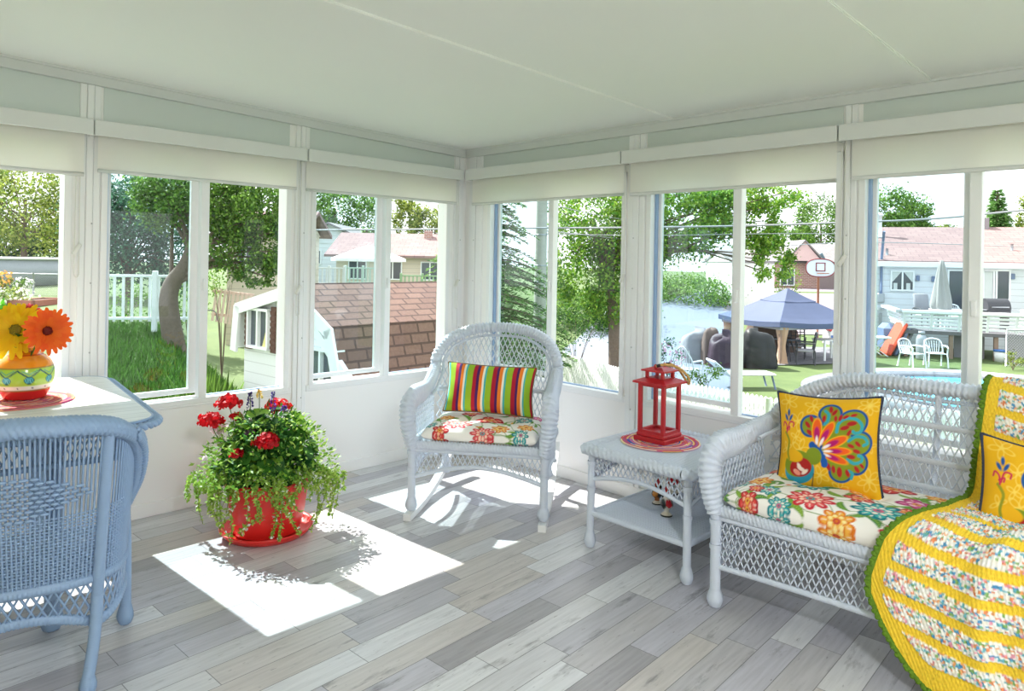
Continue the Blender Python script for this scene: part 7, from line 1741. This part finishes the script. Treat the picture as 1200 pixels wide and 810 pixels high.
qq = gpt(1198, 22.4); CF = thing('mesh_fence', 'grey chain-link fence panel past the bucket', 'fence', qq, RZ); mb = MB(); lattice(mb, lambda u, v: np.stack([-.5 + u * 2.5, 0 * u, v * 1.1], -1), 2.5, 1.1, .09, .006, (0, 1, 0), slope=1.0, seg=2, sides=3); build(mb, 'mesh', OM['steel'], CF); mb = MB(); tube(mb, np.array([(-.5, 0, 0), (-.5, 0, 1.15), (2.0, 0, 1.15)]), .03, 8); build(mb, 'frame', OM['steel'], CF)
# pool
wq = gpt(1168, 16.6); wq[2] = -1.65; PO = thing('swimming_pool', 'large round pool with turquoise water and a white rim beyond the loveseat', 'pool', wq, RZ); R_ = 3.25
mb = MB(); lathe(mb, [(R_ - .02, .05), (R_ - .02, .18), (R_ + .28, .20), (R_ + .30, .16), (R_ + .30, 0)], 90); build(mb, 'rim', OM['white'], PO); mb = MB(); lathe(mb, [(R_ - .6, -.02), (R_ - .6, .14), (R_ - .02, .17), (R_ - .02, .0)], 90); build(mb, 'inner_ledge', OM['paver'], PO)
mb = MB(); th = np.linspace(0, 2 * PI, 64, endpoint=False); prism(mb, np.stack([(R_ - .56) * np.cos(th), (R_ - .56) * np.sin(th)], 1), 0, .10); build(mb, 'water', OM['water'], PO, smooth=False)
mb = MB(); lathe(mb, [(R_ + .29, .02), (R_ + 1.0, .02), (R_ + 1.0, -.1)], 90); pv = build(mb, 'pool_paving', OM['paver']); pv.location = wq; struct(pv)
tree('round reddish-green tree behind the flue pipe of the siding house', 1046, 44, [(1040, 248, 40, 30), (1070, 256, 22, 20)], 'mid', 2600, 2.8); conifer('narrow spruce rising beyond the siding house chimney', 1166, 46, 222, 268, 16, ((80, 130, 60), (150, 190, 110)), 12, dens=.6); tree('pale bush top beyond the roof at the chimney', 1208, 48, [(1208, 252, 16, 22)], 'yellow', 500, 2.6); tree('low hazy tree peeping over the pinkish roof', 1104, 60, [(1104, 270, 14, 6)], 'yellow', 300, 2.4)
# ================================================================== LIGHT, SKY, CAMERA
w = bpy.data.worlds.new('World'); SC.world = w; w.use_nodes = True
nt = w.node_tree; bg = nt.nodes['Background']
sky = nt.nodes.new('ShaderNodeTexSky'); sky.sky_type = 'HOSEK_WILKIE'; sky.turbidity = 4.0; sky.ground_albedo = .4
SUND = np.array([.07, -1.0, -1.15]); SUND /= np.linalg.norm(SUND)
sky.sun_direction = tuple(-SUND)
hs = nt.nodes.new('ShaderNodeMix'); hs.data_type = 'RGBA'; hs.inputs[0].default_value = .80
nt.links.new(sky.outputs[0], hs.inputs[6]); hs.inputs[7].default_value = (1.0, 1.02, 1.06, 1)
nt.links.new(hs.outputs[2], bg.inputs['Color']); bg.inputs['Strength'].default_value = 1.05
from mathutils import Vector, Matrix
L = bpy.data.lights.new('sun', 'SUN'); L.energy = 5.4; L.angle = math.radians(.5); L.color = (1.0, .965, .90)
lo = bpy.data.objects.new('sun', L); COL.objects.link(lo); lo.location = (0, 6, 9)
lo.rotation_euler = Vector(tuple(SUND)).to_track_quat('-Z', 'Y').to_euler()
# added fill lamp, unseen behind the camera, that brightens the room
cl = thing('fill_light', 'added fill lamp, out of view on the sloping roof panel near the house wall', 'lamp', (-3.2, -4.9, cz(-3.2)))
mb = MB(); lathe(mb, [(.0, -.001), (.17, -.001), (.18, -.02), (.165, -.045)], 32); build(mb, 'fill_lamp_base', MAT['vinyl'], cl)
m, nt, b = newmat('fill_lamp_diffuser'); b.inputs['Base Color'].default_value = (.9, .9, .88, 1); b.inputs['Emission Color'].default_value = (.90, .945, 1, 1); b.inputs['Emission Strength'].default_value = 150.0
mb = MB(); lathe(mb, [(.0, -.085), (.08, -.078), (.14, -.055), (.162, -.030)], 32); build(mb, 'fill_lamp_shade', m, cl)

cam = bpy.data.cameras.new('camera'); co = bpy.data.objects.new('camera', cam); COL.objects.link(co)
cam.sensor_fit = 'HORIZONTAL'; cam.sensor_width = 36.0; cam.lens = FPX / 1200 * 36.0
cam.shift_y = (HOR - 405) / 1200
cam.clip_start = .05; cam.clip_end = 400
# image x axis = ca*RT + sa*UP ; image up = -sa*RT + ca*UP
ca, sa = math.cos(ROLL), math.sin(ROLL)
xa = ca * RT + sa * UP; ya = -sa * RT + ca * UP; za = -FW
R3 = Matrix(((xa[0], ya[0], za[0]), (xa[1], ya[1], za[1]), (xa[2], ya[2], za[2])))
co.matrix_world = Matrix.Translation(Vector(tuple(CAM))) @ R3.to_4x4()
SC.camera = co
SC.view_settings.view_transform = 'Standard'; SC.view_settings.look = 'None'; SC.view_settings.gamma = 1.0; SC.view_settings.use_curve_mapping = False
SC.view_settings.exposure = 1.27
SC.cycles.max_bounces = 12; SC.cycles.diffuse_bounces = 6; SC.cycles.transparent_max_bounces = 16
SC.cycles.sample_clamp_indirect = 8.0
SC.cycles.caustics_reflective = False; SC.cycles.caustics_refractive = False
